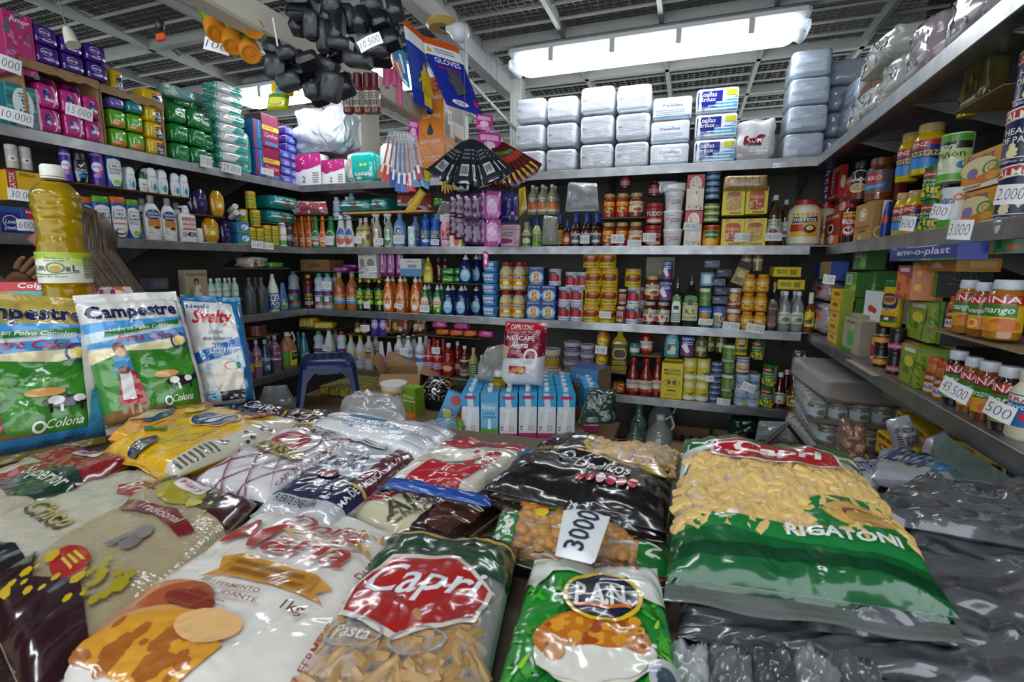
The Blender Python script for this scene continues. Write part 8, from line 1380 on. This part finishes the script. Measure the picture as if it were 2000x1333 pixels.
bag('pasta_bag', 'large clear bag of short tube pasta with green ends, on black sheeting', 'pasta', [(1300,1140),(1868,1222),(1650,906),(1335,874)], [Z(.30), Z(.31), Z(.262), Z(.25)], .07, '#0e4a26', 'p#0e5a2c 0 0 100 0 100 18.7 60 18.7 30 21.6 0 24.5;p#1c7a3a 0 20.2 30 18.7 60 15.8 100 14.4 100 24.5 62 24.5 30 25.9 0 28.8;p#0c4022 0 5.8 50 8.6 100 4.3 100 10.1 50 13.7 0 11.5;e#1c7a3a 80 34.6 26 15;p#1c7a3a 60 21.6 100 21.6 100 41.8 66 37.4;e#d8a85a 79 36.7 17 8;e#8a3a20 79 36.7 9 4;e#c89a4a 83 34.6 12 5;t#e9f0e8 44 19.4 88 25.2 *RIGATONI;p#d8dcd4 0 58 6 72 16 80 90 80 100 76 100 82 92 85 0 85;p#14602c 0 84 100 84 100 100 0 100;b#e6dcd4 14 68 84 88;b#b01e22 16 69 82 87;T#f2eeea 26 72 74 84 *Capri', wr=.01, pu=3.5, pv=5, q=.55, seal=.02, sealc='#6a6e6c', under='r#b08a48 2 20 98 82', film=.008, fill=lambda t, s: tubes(t, s, 640, '#dcb873', .03, .22, .97, .78, .024, .006, 5), n=44)
bag('pasta_bag', 'clear bag of tiny tube pasta with black and gold print, centre', 'pasta', [(945,965),(1300,1052),(1330,895),(1085,862)], Z(.30), .06, '#171315', 'p#141214 0 0 100 0 98 56 80 46 60 44 44 52 36 66 30 100 0 100;p#c8a838 34 98 36 66 44 54 60 47 80 50 97 58 97 62 80 53 60 50 46 57 40 68 38 98;p#2a1418 0 66 24 60 20 100 0 100;t#c8a838 8 50 26 54 CONTENIDO NETO;t#c8a838 14 42 20 46 1kg;t#d8d0c8 42 30 76 41 Deditos;e#b8303c 50 20 2.6 4;e#b8303c 56 20 2.6 4;e#d8b0b0 62 20 2.6 4;e#b8303c 68 20 2.6 4;e#b8303c 74 20 2.6 4;e#b8303c 80 20 2.6 4;o#a8a8aa 34 42 5 7 .7;e#c8a83a 88 46 8 6;T#c8202c 48 88 80 96 Primor', wr=.009, pu=4, pv=4, seal=.016, sealc='#2a1f1a', under='p#b8935a 32 46 98 46 98 98 32 98', film=.0065, fill=lambda t, s: tubes(t, s, 260, '#d8b27a', .36, .5, .98, .96, .016, .0042, 7), n=38)
bag('snack_bag', 'clear bag of puffed corn under a price card, green ends', 'snacks', [(955,1078),(1300,1140),(1318,1048),(985,992)], Z(.325), .045, '#b07a48', 'r#1f7a34 84 0 100 100;V#e6ecd8 88 14 96 90 Notura;r#2f8a3a 0 0 14 56;G#e9ece4 1 4 13 54 24 2;e#d85a1c 24 76 12 16;G#d87a2c 14 60 40 98 14 4;Z#3a9a2a 4 60 40 96 16 10;G#e0c82a 24 30 50 60 6 4', wr=.008, pu=4, pv=4, seal=.014, sealc='#2a4a2e', film=.0065, fill=lambda t, s: tubes(t, s, 230, '#c08a4c', .16, .06, .84, .94, .02, .0085, 9, 'puffs'), n=30)
q = zf([(1084,1086),(1160,1104),(1192,1010),(1102,994)], [Z(.272)]*4); t = pillow('price_card', 'curved white price card reading 3000 on the puffed corn bag', 'price card', q, .006, '#e6e8ec', 'A#2a3448 50 50 84 52 84 3000', fin='m', n=16, pu=2.2, pv=60, Tb=.0, q=1, artfin='m'); 
bag('drink_powder_bag', 'cream and brown grape drink bag lying behind the flour bag', 'drink powder', [(655,1010),(880,1080),(985,1000),(790,948)], Z(.335), .04, '#d8cfae', 'r#8a9a2a 0 0 8 100;p#b01e2a 4 30 24 96 34 96 14 10;A#f0e8d8 18 62 60 16 70 Chepelia;A#4a4a3a 46 60 90 26 62 Altura;A#6a6a4a 58 46 90 12 62 Chocolate;p#2a1612 66 0 100 0 100 100 78 100 60 60;e#5a3424 80 50 16 34;p#4a2a1c 70 10 92 10 96 60 76 60;Z#2f7a2a 60 80 90 98 8 10', wr=.007, n=28, seal=.012, sealc='#4a2a1c')
bag('oat_bag', 'red and cream oat flakes bag with blue edge, centre', 'oats', [(752,948),(930,965),(1050,885),(880,862)], Z(.315), .045, '#d8cfc0', 'r#4a9ac8 0 92 100 100;p#4a9ac8 80 100 100 60 100 100;p#b01c24 10 64 96 78 92 94 20 92;t#f0e6da 30 80 74 90 Avena en Hojuelas;e#e6e2da 46 48 26 16;e#b8322c 40 62 14 6;e#e2dcd0 40 40 18 10;p#b0202a 20 0 80 0 90 30 60 24 30 30;G#b8322c 60 30 90 60 8 6;t#f0e6da 54 40 84 47 AVENA', wr=.007, n=28, seal=.016, sealc='#2a5aa0')
pillow('foil_strip', 'crumpled blue foil strip folded along the oat bag', 'foil', zf([(752,948),(958,992),(962,975),(760,935)], [Z(.30)]*4), .006, '#1c4a9a', '', fin='f', n=16, wr=.004)
bag('coffee_bag', 'silver and navy coffee bag with maroon bands', 'coffee', [(500,1000),(650,1030),(818,895),(690,862)], Z(.315), .04, '#b8bac0', 'r#1c2244 0 12 100 62;r#b4b6be 24 40 78 84;r#5a1a2a 78 34 100 96;r#5a1a2a 0 88 60 100;r#c8a84a 78 30 100 33;t#1c2244 38 62 66 68 FAMA;t#1c2244 40 56 64 60 DE;t#1c2244 30 48 74 55 AMERICA;e#7a2430 40 38 14 5;t#1c1f34 16 4 70 9 FUERTE ENERGIA;t#e6e6ea 20 70 60 76 CAFE;o#5a6aa0 56 24 9 5 .7;V#e6e6ea 90 4 97 56 FAMA DE AMERICA;L#e9e9ec 20 84 70 96 3', wr=.005, n=30, seal=.012)
bag('coffee_bag', 'pinkish white checked coffee bag with red oval emblem', 'coffee', [(372,945),(525,985),(700,868),(585,832)], Z(.312), .045, '#d2ccd0', 'p#8a4a58 0 0 2 0 100 98 100 100 98 100 0 2;p#8a4a58 30 0 32 0 100 68 100 70;p#8a4a58 60 0 62 0 100 38 100 40;p#8a4a58 0 30 70 100 68 100 0 32;p#8a4a58 0 60 40 100 38 100 0 62;p#8a4a58 100 0 0 98 0 100 2 100;p#8a4a58 70 0 0 68 0 70 72 0;p#8a4a58 40 0 0 38 0 40 42 0;e#d6d0d2 46 62 34 22;e#a81c28 46 60 24 15;e#e0c8b8 46 60 10 8;p#9a8a4a 14 40 80 36 86 44 78 50 18 52;t#4a3a1c 20 40 76 48 BRASIL;t#2a1c18 26 78 76 88 CAFE;L#8a4a58 40 92 80 97 2;V#6a3a44 93 10 97 80 CAFE TOSTADO MOLIDO', wr=.005, n=30)
bag('corn_flour_bag', 'bright yellow corn flour bag with blue oval and cook picture', 'corn flour', [(205,880),(345,935),(600,832),(395,800)], Z(.31), .055, '#dba90c', 'p#c8c0b0 84 0 100 0 100 100 84 100;L#5a5a50 86 4 98 30 8;G#3a3a34 86 34 98 70 12 2;p#2f7a34 6 30 24 20 34 32 14 46;e#1c3a7a 50 62 18 15;o#e8d06a 50 62 20 17 .92;p#d8dce0 42 52 46 72 50 72 47 52;p#d8dce0 50 52 54 72 58 72 55 52;e#c88a5a 70 82 7 9;G#b8322a 64 84 80 98 5 4;e#141c3a 40 8 8 12;t#f0e8d8 34 4 46 10 PAN;e#f0d86a 20 70 8 8', wr=.007, n=32, seal=.01)
bag('corn_flour_bag', 'orange yellow flour bag behind the bright yellow one', 'corn flour', [(210,860),(300,870),(420,790),(300,800)], Z(.30), .04, '#d8961c', 'e#1c3a7a 50 50 22 22;T#a8241c 60 80 96 94 rina;p#c8c0a0 10 30 50 40 60 60 20 60', wr=.006, n=24)
bag('rice_bag', 'rice bag with maroon top and white emblem at the left', 'rice', [(-40,1170),(60,1400),(505,985),(330,932)], [Z(.315), Z(.31), Z(.315), Z(.315)], .045, '#a89878', 'p#3a1018 0 78 100 76 100 100 0 100;e#a8981c 44 82 24 10;G#c8b83a 10 74 90 90 14 3;b#e0d8d4 30 84 62 94;t#a81e2a 34 86 58 92 Mary;p#7a1420 14 64 60 70 90 64 84 58 50 62 20 56;T#d8c8c0 30 62 74 67 Tradicional;e#7a7470 58 46 8 5;e#8a847e 60 52 6 4;p#7a7470 44 38 52 40 56 46 50 46;G#a8981c 40 20 90 36 24 4;e#a81e20 40 26 15 7;L#d8b83a 34 24 48 30 3;p#2a0c14 0 0 100 0 100 16 60 24 30 14 0 22;G#c8a81c 20 4 80 26 14 4', fin='r', wr=.005, n=34, pu=5, pv=7, seal=.02, sealc='#2a0c14', artfin='f')
bag('rice_bag', 'long clear rice bag with red script and old gold letters', 'rice', [(-120,1075),(-10,1190),(395,968),(250,925)], Z(.318), .045, '#bdb5a2', 'p#14161c 0 0 100 0 100 14 60 18 30 12 0 16;p#a8281e 40 76 52 90 70 92 84 84 96 80 90 70 70 72 56 68;T#e8dcd4 46 74 86 86 Brisa;A#3a3424 42 38 56 12 0 Chico;A#b8a05a 42 40 56 12 0 Chico', fin='r', wr=.006, n=34, pu=5, pv=7, seal=.015, artfin='f')
bag('rice_bag', 'red and green rice bag with white emblem at the far left', 'rice', [(-190,1010),(-60,1070),(262,905),(120,880)], Z(.32), .05, '#b8ae98', 'p#8e141c 0 0 0 0 60 62 100 56 100 100 0 100 0 70 40 66;p#12382c 40 36 70 70 100 62 100 36 76 28;A#d8d4c8 70 52 50 16 0 Superior;b#e0d8d4 46 82 78 94;t#a81e2a 50 84 74 92 Mary', fin='r', wr=.006, n=30, pu=5, pv=7, seal=.02, sealc='#8e141c', artfin='f')
bag('sugar_bag', 'plump white bag of refined sugar behind the coffee bags', 'sugar', [(598,842),(830,902),(892,848),(650,812)], Z(.31), .05, '#d6d8da', 'e#4a86b8 40 62 16 8;T#6a8ab8 20 36 70 50 AZUCAR REFINADA;t#4a86b8 28 18 38 28 1kg;L#b8bcc4 80 10 96 90 12', fin='r', wr=.005, n=28, artfin='f')
bag('coffee_bag', 'brown packet with gold edge behind the sugar', 'coffee', [(520,848),(635,842),(650,805),(560,803)], Z(.32), .03, '#2a1810', 'r#c8a01c 0 0 14 100;r#c8a01c 0 0 100 16;G#8a6a4a 20 30 90 80 8 8;T#c8b08a 30 50 80 74 Cafe', wr=.006, n=20)
bag('snack_bag', 'dark packet with white lettering below the blue pouch', 'coffee', [(440,815),(530,825),(560,800),(490,783)], Z(.32), .025, '#1c1a26', 'T#d8d8dc 14 40 86 80 Cafe;r#8a5a64 0 0 100 14', wr=.006, n=20)
# black plastic sheeting folded at the right
for i, (pts, z, l, w) in enumerate([([(1330,1500),(2150,1560),(2250,1180),(1330,1180)], .345, 'lowest grey plastic sheet at the bottom right, in folds', .012), ([(1325,1245),(2200,1420),(2250,1010),(1330,1140)], .335, 'middle black plastic sheet under the pasta bag', .009), ([(1560,1230),(2200,1300),(2030,930),(1640,985)], .322, 'top black plastic sheet with bright creases, at the right', .012), ([(1650,1010),(2060,1080),(1990,985),(1800,935)], .305, 'small folded edge of black plastic at the back right', .008)]):
    pillow('plastic_sheet', l, 'plastic sheet', zf(pts, Z(z)), .012, '#5c5e63', '', fin='B', n=46, wr=w, seed=i*3+1, Tb=.006, pu=14, pv=14, q=.4)
for i in range(5):
    x = 1345+i*75; pillow('plastic_sheet', 'narrow rolled grey plastic bag at the bottom edge, %s' % ['leftmost', 'second', 'third', 'fourth', 'rightmost'][i], 'plastic bag', zf([(x-50+i*14, 1420), (x+50+i*18, 1430), (x+40+i*6, 1268+i*6), (x-40+i*3, 1256+i*6)], Z(.318)), .009, ['#b0b2b6', '#6a6c70', '#4a4c50', '#808286', '#5a5c60'][i], '', fin='B', n=20, wr=.006, seed=i, pu=4, pv=10, group='narrow rolled bags at the bottom edge')
# packs at the right behind the sheeting
b = MB(); b.bbox(.34, .95, CZ-.14, .48, 1.28, CZ-.10, mat('#5a4a3a', 'n'), .003); o = b.build('side_table', None); tag(o, 'low side table under the green and white packs', 'table')
for x, y in ((.365, .98), (.455, .98), (.365, 1.25), (.455, 1.25)): b = MB(); b.bbox(x-.02, y-.02, 0, x+.02, y+.02, CZ-.14, mat('#54463a', 'n'), .002); b.build('leg', o)
ZT = .43
bag('iced_tea_bag', 'white pack with blue lettering, leftmost at the right side table', 'drink powder', [(1640,945),(1720,950),(1725,905),(1660,895)], Z(ZT), .03, '#c8ccd2', 'A#1c3a8a 50 50 80 34 20 NESTEA;p#3a8a3a 0 80 60 100 0 100', n=18)
bag('iced_tea_bag', 'green and white leaf pack in the middle of the side table', 'drink powder', [(1700,935),(1870,945),(1880,900),(1720,878)], Z(ZT-.03), .04, '#b8bcc4', 'A#1c3a8a 40 54 60 50 -30 NESTEA;Z#2f9a2a 30 20 70 80 14 14;p#2a8ac8 66 10 100 20 90 50 70 40;T#a83a44 16 80 40 92 Light', n=22)
bag('herb_bag', 'dark green herb pack at the right side table', 'herbs', [(1850,955),(1960,975),(1960,915),(1870,900)], Z(ZT-.01), .03, '#2a3a1c', 'Z#4a6a2a 6 6 94 94 20 16;T#c8ccc0 20 10 80 26 MARGARITA', n=18)
bag('rice_pack', 'brown paper edged pack at the right side table', 'rice', [(1900,985),(1990,1010),(2010,980),(1900,950)], Z(ZT-.0), .02, '#6a5844', 'r#9a8464 0 0 100 30', n=12, fin='f')
pillow('rice_box', 'blue rice box with dish picture at the right picture edge', 'box', [atD(1962, 992, .98), atD(2040, 1000, .9), atD(2045, 880, .9), atD(1972, 890, .98)], .01, '#2a6ab0', 'G#d8a83a 20 6 96 60 50 7;T#e8c83a 30 70 90 80 Arroz;r#e9ece4 60 30 100 60', n=10, Tb=.04, pu=20, pv=20, fin='k')
# ------------------------------------------------------------------ standing milk powder bags and the oil bottle
def upright(pts, base_z, dz_top, lean):
    """bag standing on the goods: bottom corners at base_z, top corners further back and higher"""
    bl, br = atZ(*pts[0], base_z), atZ(*pts[1], base_z); w = (br-bl).normalized(); nrm = Vector((-w.y, w.x, 0)); 
    if nrm.y < 0: nrm = -nrm
    def top(px, py, bpt):
        d = ray(px, py); s = (bpt+nrm*lean-E0).dot(nrm)/d.dot(nrm); return E0+d*s
    return [bl, br, top(*pts[2], br), top(*pts[3], bl)]
CAMP = 'r#4a9ad8 0 62 100 82;p#c8d8e0 0 66 100 74 100 80 0 74;p#3f8a2a 0 0 100 0 100 60 70 56 40 62 0 50;p#2f7a24 40 40 100 52 100 62 70 60 50 54;Z#5aa83a 10 8 96 50 60 6;p#8a6a40 0 0 100 0 60 10 20 14 0 10;p#e8dcb0 0 50 30 58 70 56 100 62 100 66 0 60;t#f2f0ee 3 80 91 96 Campestre;t#18204a 4 81 90 95 *Campestre;p#1f7a3a 14 70 88 76 90 80 16 74;T#e9f0e0 20 73 84 77 Leche en Polvo Completa;T#b82434 26 65 84 71 Extra Calcio;o#2a3a7a 84 62 9 7 .8;e#e0c86a 84 62 5 4;e#7a3f24 24 60 5 5;e#d8a07a 25 57 4 4;p#3f8ac0 16 40 34 40 32 54 18 54;p#a8242a 14 16 40 14 34 42 20 42;p#d8d6d8 18 20 30 20 30 42 20 42;e#7a4a2c 24 43 6 3;p#c8906a 22 8 25 8 25 16 22 16;p#c8906a 29 8 32 8 32 16 29 16;e#d8a05a 62 36 12 3;e#1c1a1c 74 29 14 4;e#e9e9e6 68 30 5 3;e#e9e9e6 82 30 4 2.6;p#1c1a1c 64 22 66 22 66 28 64 28;p#1c1a1c 82 22 84 22 84 28 82 28;e#1c1a1c 90 31 4 2.6;p#e9e9e6 70 22 72 22 72 27 70 27;T#f0f2ee 62 12 84 18 Colona;o#f0f2ee 58 14 4 4 .6;T#4a3020 30 2 90 5 Instantanea y Homogeneizada'
c_ = upright([(-175,930),(208,850),(175,600),(-120,575)], Z(.33), 0, .07)
pillow('milk_powder_bag', 'tan topped milk powder bag with meadow picture, far left', 'milk powder', c_, .045, '#b9a24a', CAMP+';r#2a7ab0 0 0 100 9;r#c8c8c4 86 8 100 84;p#3a9ad0 84 0 100 0 100 40 90 34', fin='F', n=36, wr=.008, seed=2, Tb=.04, pu=5, pv=6, seal=.014)
c_ = upright([(205,838),(402,800),(346,582),(145,592)], Z(.31), 0, .05)
pillow('milk_powder_bag', 'white milk powder bag with farm girl and meadow, second from left', 'milk powder', c_, .04, '#d6d4cf', CAMP+';p#d6d4cf 92 0 100 0 100 100 92 100', fin='F', n=36, wr=.006, seed=5, Tb=.035, pu=5, pv=7, seal=.014)
c_ = upright([(392,800),(500,785),(470,590),(352,585)], Z(.32), 0, .04)
pillow('milk_powder_bag', 'blue and white skimmed milk pouch with red lettering', 'milk powder', c_, .04, '#0f6a9c', 'p#d3d3d0 0 4 78 0 84 50 80 96 4 98 0 60;T#c02430 12 74 76 90 *Svelty;t#2a3a7a 6 91 42 95 Nestlé;t#4a5a8a 34 68 58 71 LECHE;t#4a5a8a 22 62 72 65 SEMIDESCREMADA;t#4a5a8a 36 57 60 60 EN POLVO;p#1c6ab4 0 40 96 54 96 68 60 60 0 50;T#e9eef4 30 47 82 58 Calcio y Hierro;p#b8d0de 0 34 40 42 84 48 86 36 40 32;e#dcd6c8 54 28 26 16;o#c0303a 64 38 14 4 .85;e#2f8a5a 74 38 4 3;r#1c2038 36 6 78 15;G#d8d0a8 38 8 76 13 8 3;r#5ab0d0 12 8 32 16;L#1c2a4a 14 10 28 14 2', fin='F', n=30, wr=.006, seed=7, Tb=.035, pu=5, pv=8, seal=.01, artfin='F')
cpt = atD(135, 585, 1.07); b = MB(); b.bbox(cpt.x-.24, cpt.y-.045, CZ+.001, cpt.x+.18, cpt.y+.12, cpt.z-.002, mat('#8a7050', 'n'), .004); tag(b.build('cardboard_box', None), 'brown box behind the milk powder bags carrying the oil bottle', 'cardboard box')
h_ = .282; bp = cpt; oilbottle('oil_bottle', 'large bottle of yellow oil with white cap standing at the left', Vector((bp.x, bp.y, cpt.z)), h_)
p1 = atD(78, 583, 1.14); put('tpb', .16, .05, p1.x, p1.y, cpt.z, 0, 'red and teal toothpaste box behind the oil bottle') if 'tpb' in PR else (P('tpb', 'toothpaste_box', 'box', '', 'box', '#b81e2a', 'T#f2ecec 30 50 98 94 Colgate;r#3aa8a8 10 0 100 40', d=.05, fin='k') or put('tpb', .12, .035, p1.x, p1.y, cpt.z, .5, 'red and teal toothpaste box behind the oil bottle'))
p1 = atY(225, 584, 1.02); pillow('snack_bag', 'white bag with pink hearts right of the oil bottle', 'bag', quadpts([(190,590),(265,590),(255,560),(200,560)], ('D', 1.16)), .03, '#d8d4d6', 'G#b82a7a 20 30 80 80 3 14;p#d8702a 60 90 96 60 90 96', n=16)
# ------------------------------------------------------------------ the two people behind the counter
def skin_figure(verts, edges, radii, name, parent, m, roots=(0,), sub=2):
    me = bpy.data.meshes.new(name); me.from_pydata(verts, edges, []); o = bpy.data.objects.new(name, me); col.objects.link(o)
    md = o.modifiers.new('skin', 'SKIN'); md.use_smooth_shade = True; o.modifiers.new('sub', 'SUBSURF').levels = sub; o.modifiers['sub'].render_levels = sub
    for i, r in enumerate(radii): o.data.skin_vertices[0].data[i].radius = r if isinstance(r, tuple) else (r, r)
    for k in roots: o.data.skin_vertices[0].data[k].use_root = True
    me.materials.append(m)
    bpy.context.view_layer.update(); dg = bpy.context.evaluated_depsgraph_get(); nm = bpy.data.meshes.new_from_object(o.evaluated_get(dg)); o.modifiers.clear(); o.data = nm
    for p in nm.polygons: p.use_smooth = True
    o.parent = parent; return o
def head_mesh(name, parent, m, R_=1.0):
    """profile head: face looks along -X, crown up, about 0.22 m tall"""
    n, h = 40, 44; vs = []; fs = []
    for k in range(h+1):
        t = math.pi*k/h; z = -math.cos(t)
        for i in range(n):
            a = 2*math.pi*i/n; x, y = math.sin(t)*math.cos(a), math.sin(t)*math.sin(a)
            X, Y, Z_ = x*.098, y*.074, z*.115
            if Z_ < -.02: f = 1-.30*min(1, (-.02-Z_)/.09); Y *= f; X = X*(1-.22*min(1, (-.02-Z_)/.09))-.012*min(1, (-.02-Z_)/.06)
            fr = max(0, -x)**2
            ny = math.exp(-(Y/.013)**2)
            def bump(z0, s, amt, w=.013, y0=0): return amt*math.exp(-((Z_-z0)/s)**2)*math.exp(-((abs(Y)-y0)/w)**2)
            if x < 0:
                X -= bump(-.028, .014, .017)+bump(-.010, .018, .010, .010)       # nose
                X -= bump(-.056, .006, .007, .02)+bump(-.068, .006, .007, .018)  # lips
                X += bump(-.062, .0025, .006, .02); X -= bump(-.098, .014, .010, .022)
                X += bump(.004, .013, .010, .016, .031)                            # eye sockets
                X -= bump(.026, .010, .005, .03, .02)
                X += bump(.004, .01, .004, .02)
            vs.append((X, Y, Z_))
    for k in range(h):
        for i in range(n): j = (i+1) % n; fs.append((k*n+i, k*n+j, k*n+n+j, k*n+n+i))
    b = MB(); b.add(vs, fs, m); return b
SK = '#a8765a'
def person(name, label, head_c, yaw, tilt, hairlen, hair_c, top_c, arm=None):
    t = thing(name, label, 'person', (head_c.x, head_c.y, 0)); hz = head_c.z; m = mat(SK, 'S'); t_inv = Matrix.Translation((-head_c.x, -head_c.y, 0))
    F = Matrix.Rotation(yaw, 4, 'Z')
    def W_(x, y, z): return (F @ Vector((x, y, 0)))+Vector((0, 0, z))   # local: -x = where she faces
    # one continuous body: pelvis, spine, neck, shoulders, arms with hands, legs with feet
    V = [(.06, 0, hz-.66), (.055, 0, hz-.50), (.05, 0, hz-.38), (.045, 0, hz-.27), (.035, 0, hz-.20), (.02, 0, hz-.12), (.01, 0, hz-.04),
         (.045, -.15, hz-.28), (.02, -.20, hz-.52), (-.10, -.18, hz-.62), (-.22, -.12, hz-.60),
         (.045, .15, hz-.28), (.03, .20, hz-.52), (-.10, .18, hz-.62), (-.22, .12, hz-.60),
         (.06, -.09, hz-.74), (.04, -.10, hz-1.12), (.06, -.10, .06), (-.06, -.11, .03), (.06, .09, hz-.74), (.04, .10, hz-1.12), (.06, .10, .06), (-.06, .11, .03)]
    Rr = [(.15, .11), (.125, .09), (.14, .095), (.11, .075), (.05, .05), (.043, .043), (.045, .045), .05, .04, .032, .024, .05, .04, .032, .024, .085, .055, .04, .035, .085, .055, .04, .035]
    Ed = [(0, 1), (1, 2), (2, 3), (3, 4), (4, 5), (5, 6), (3, 7), (7, 8), (8, 9), (9, 10), (3, 11), (11, 12), (12, 13), (13, 14), (0, 15), (15, 16), (16, 17), (17, 18), (0, 19), (19, 20), (20, 21), (21, 22)]
    V = [W_(*v) for v in V]; roots = [0]
    if arm: V[8], V[9], V[10] = [t_inv @ p for p in arm[:3]]
    view = Vector((head_c.x, head_c.y, 0)).normalized()
    for wi, tip, th in ((10, (t_inv @ arm[3]) if arm else V[10]+(V[10]-V[9]), 1), (14, V[14]+(V[14]-V[13]), -1)):
        w_ = V[wi]; d = (tip-w_).normalized(); side = d.cross(view).normalized() if (arm and wi == 10) else d.cross(Vector((0, 0, 1))).normalized()*th; nb = side.cross(d)
        i0 = len(V); V += [w_+d*.035, w_+d*.072]; Rr += [(.030, .017), (.036, .015)]; Ed += [(wi, i0), (i0, i0+1)]
        for s_, L in ((-.029, .060), (-.010, .074), (.010, .070), (.028, .052)):
            b0 = w_+d*.066+side*s_*.8; j = len(V); V += [b0, b0+d*L*.42+side*s_*.25+nb*.004, b0+d*L*.76+side*s_*.3, b0+d*L+side*s_*.25-nb*.012]; Rr += [(.0095, .0095), (.0088, .0088), (.008, .008), (.0062, .0062)]; Ed += [(j, j+1), (j+1, j+2), (j+2, j+3)]; roots.append(j)
        b0 = w_+d*.028-side*.022; j = len(V); V += [b0, b0+d*.028-side*.018, b0+d*.058-side*.020]; Rr += [(.012, .012), (.0105, .0105), (.0078, .0078)]; Ed += [(j, j+1), (j+1, j+2)]; roots.append(j)
    body = skin_figure([tuple(v) for v in V], Ed, Rr, 'body', t, m, roots)
    cl = skin_figure([tuple(v) for v in V[:4]+V[7:9]+V[11:13]], [(0, 1), (1, 2), (2, 3), (3, 4), (4, 5), (3, 6), (6, 7)], [(.16, .12), (.135, .1), (.152, .107), (.122, .088), .06, .05, .06, .05], 'blouse', t, mat(top_c, 'm'))
    tr = skin_figure([tuple(V[0])]+[tuple(V[k]) for k in (15, 16, 17, 19, 20, 21)], [(0, 1), (1, 2), (2, 3), (0, 4), (4, 5), (5, 6)], [(.165, .12), .1, .07, .055, .1, .07, .055], 'trousers', t, mat('#1c2230', 'm'))
    HM = Matrix.Translation((0, 0, hz)) @ F @ Matrix.Rotation(tilt, 4, 'Y')
    hb = head_mesh('head', t, m); hb.v = [tuple(HM @ Vector(v)) for v in hb.v]
    for s in (-1, 1):   # eyes, brows, ears, lips
        pass
    h = hb.build('head', t, angle=0)
    for s in (-1, 1):
        e = MB(); e.sphere((-.068, s*.031, .004), .010, .012, .008, mat('#e0dcd4', 'k'), 12, 8, X=HM); e.sphere((-.0745, s*.032, .004), .004, .006, .006, mat('#2a1a10', 'l'), 10, 6, X=HM); e.build('eye', t)
        e = MB(); e.tube([(-.088, s*.014, .024), (-.089, s*.03, .031), (-.078, s*.05, .024)], [.002, .0035, .0015], mat('#3a281c', 'h'), 6, X=HM); e.build('eyebrow', t)
        e = MB(); e.tube([(-.082, s*.018, .010), (-.083, s*.031, .0145), (-.073, s*.046, .008)], [.001, .002, .001], mat('#2a1a12', 'h'), 6, X=HM); e.build('eyelid', t)
        e = MB(); e.sphere((.012, s*.073, -.005), .018, .008, .03, m, 12, 8, X=HM); e.build('ear', t)
    e = MB(); e.tube([(-.074, -.022, -.06), (-.088, 0, -.057), (-.074, .022, -.06)], [.002, .0045, .002], mat('#9a4a44', 'S'), 8, X=HM); e.tube([(-.072, -.02, -.066), (-.086, 0, -.069), (-.072, .02, -.066)], [.002, .005, .002], mat('#9a4a44', 'S'), 8, X=HM); e.build('lips', t)
    # hair: cap plus long strands falling down the back
    e = MB(); vs = []; fs = []; n, hh = 32, 18
    for k in range(hh+1):
        tt = math.pi*(.36+.64*k/hh)
        for i in range(n):
            a = 2*math.pi*i/n; x, y, z = math.sin(tt)*math.cos(a), math.sin(tt)*math.sin(a), -math.cos(tt)
            fr = max(0, -x); zz = z*.126 if not (x < -.2 and z < .45) else max(z, .45+.15*fr)*.126
            xx = x*.110 if x > -.2 else x*.104
            if x < -.2 and z < .45: q = math.sqrt(max(0, 1-(zz/.126)**2)); xx = -q*.104*min(1, abs(math.cos(a))); 
            vs.append((xx+.006, y*.084, zz))
    for k in range(hh):
        for i in range(n): j = (i+1) % n; fs.append((k*n+i, k*n+j, k*n+n+j, k*n+n+i))
    e.add(vs, fs, mat(hair_c, 'h'), HM)
    rnd = random.Random(4)
    for k in range(280):
        a = rnd.uniform(-1.75, 1.75); st = (HM @ Vector((.05*math.cos(a)+.012, .082*math.sin(a), rnd.uniform(.02, .115)*1.0))); L = hairlen*rnd.uniform(.82, 1.05)
        bk = F @ Vector((1, 0, 0)); sd = F @ Vector((0, 1, 0)); s_ = math.sin(a)
        p0 = st; p1 = HM @ Vector((.10*math.cos(a)+.01, .088*s_, -.02)); p2 = p1+bk*.06+sd*s_*.015-Vector((0, 0, L*.35)); p3 = p2+bk*(.06+.02*rnd.random())+sd*rnd.uniform(-.015, .015)-Vector((0, 0, L*.35)); p4 = p3+bk*.035+sd*rnd.uniform(-.02, .02)-Vector((0, 0, L*.3))
        w = rnd.uniform(.004, .0075); e.tube([p0, (p0+p1)/2+(p1-p0).cross(sd).normalized()*.004, p1, p2, p3, p4], [w*.6, w, w, w, w*.8, w*.2], mat(hair_c if k % 3 else '#6a543f', 'h'), 5)
    tag(e.build('hair', t, angle=0), kind=None)
    return t
hc = atD(146, 470, 1.70); person('person', 'young woman with long brown hair, hand over mouth, behind the oil bottle', hc, math.radians(58), math.radians(12), .42, '#4f3c2d', '#2a2a30', [atD(40, 760, 1.72), atD(-70, 690, 1.60), atD(16, 566, 1.58), atD(90, 492, 1.60)])
hc = atD(-170, 470, 1.35); person('person', 'person with light brown hair mostly outside the left picture edge', hc, math.radians(48), math.radians(6), .3, '#6f5438', '#24242a')
dup_ = [l for l, n in LABELS.items() if n > 1]
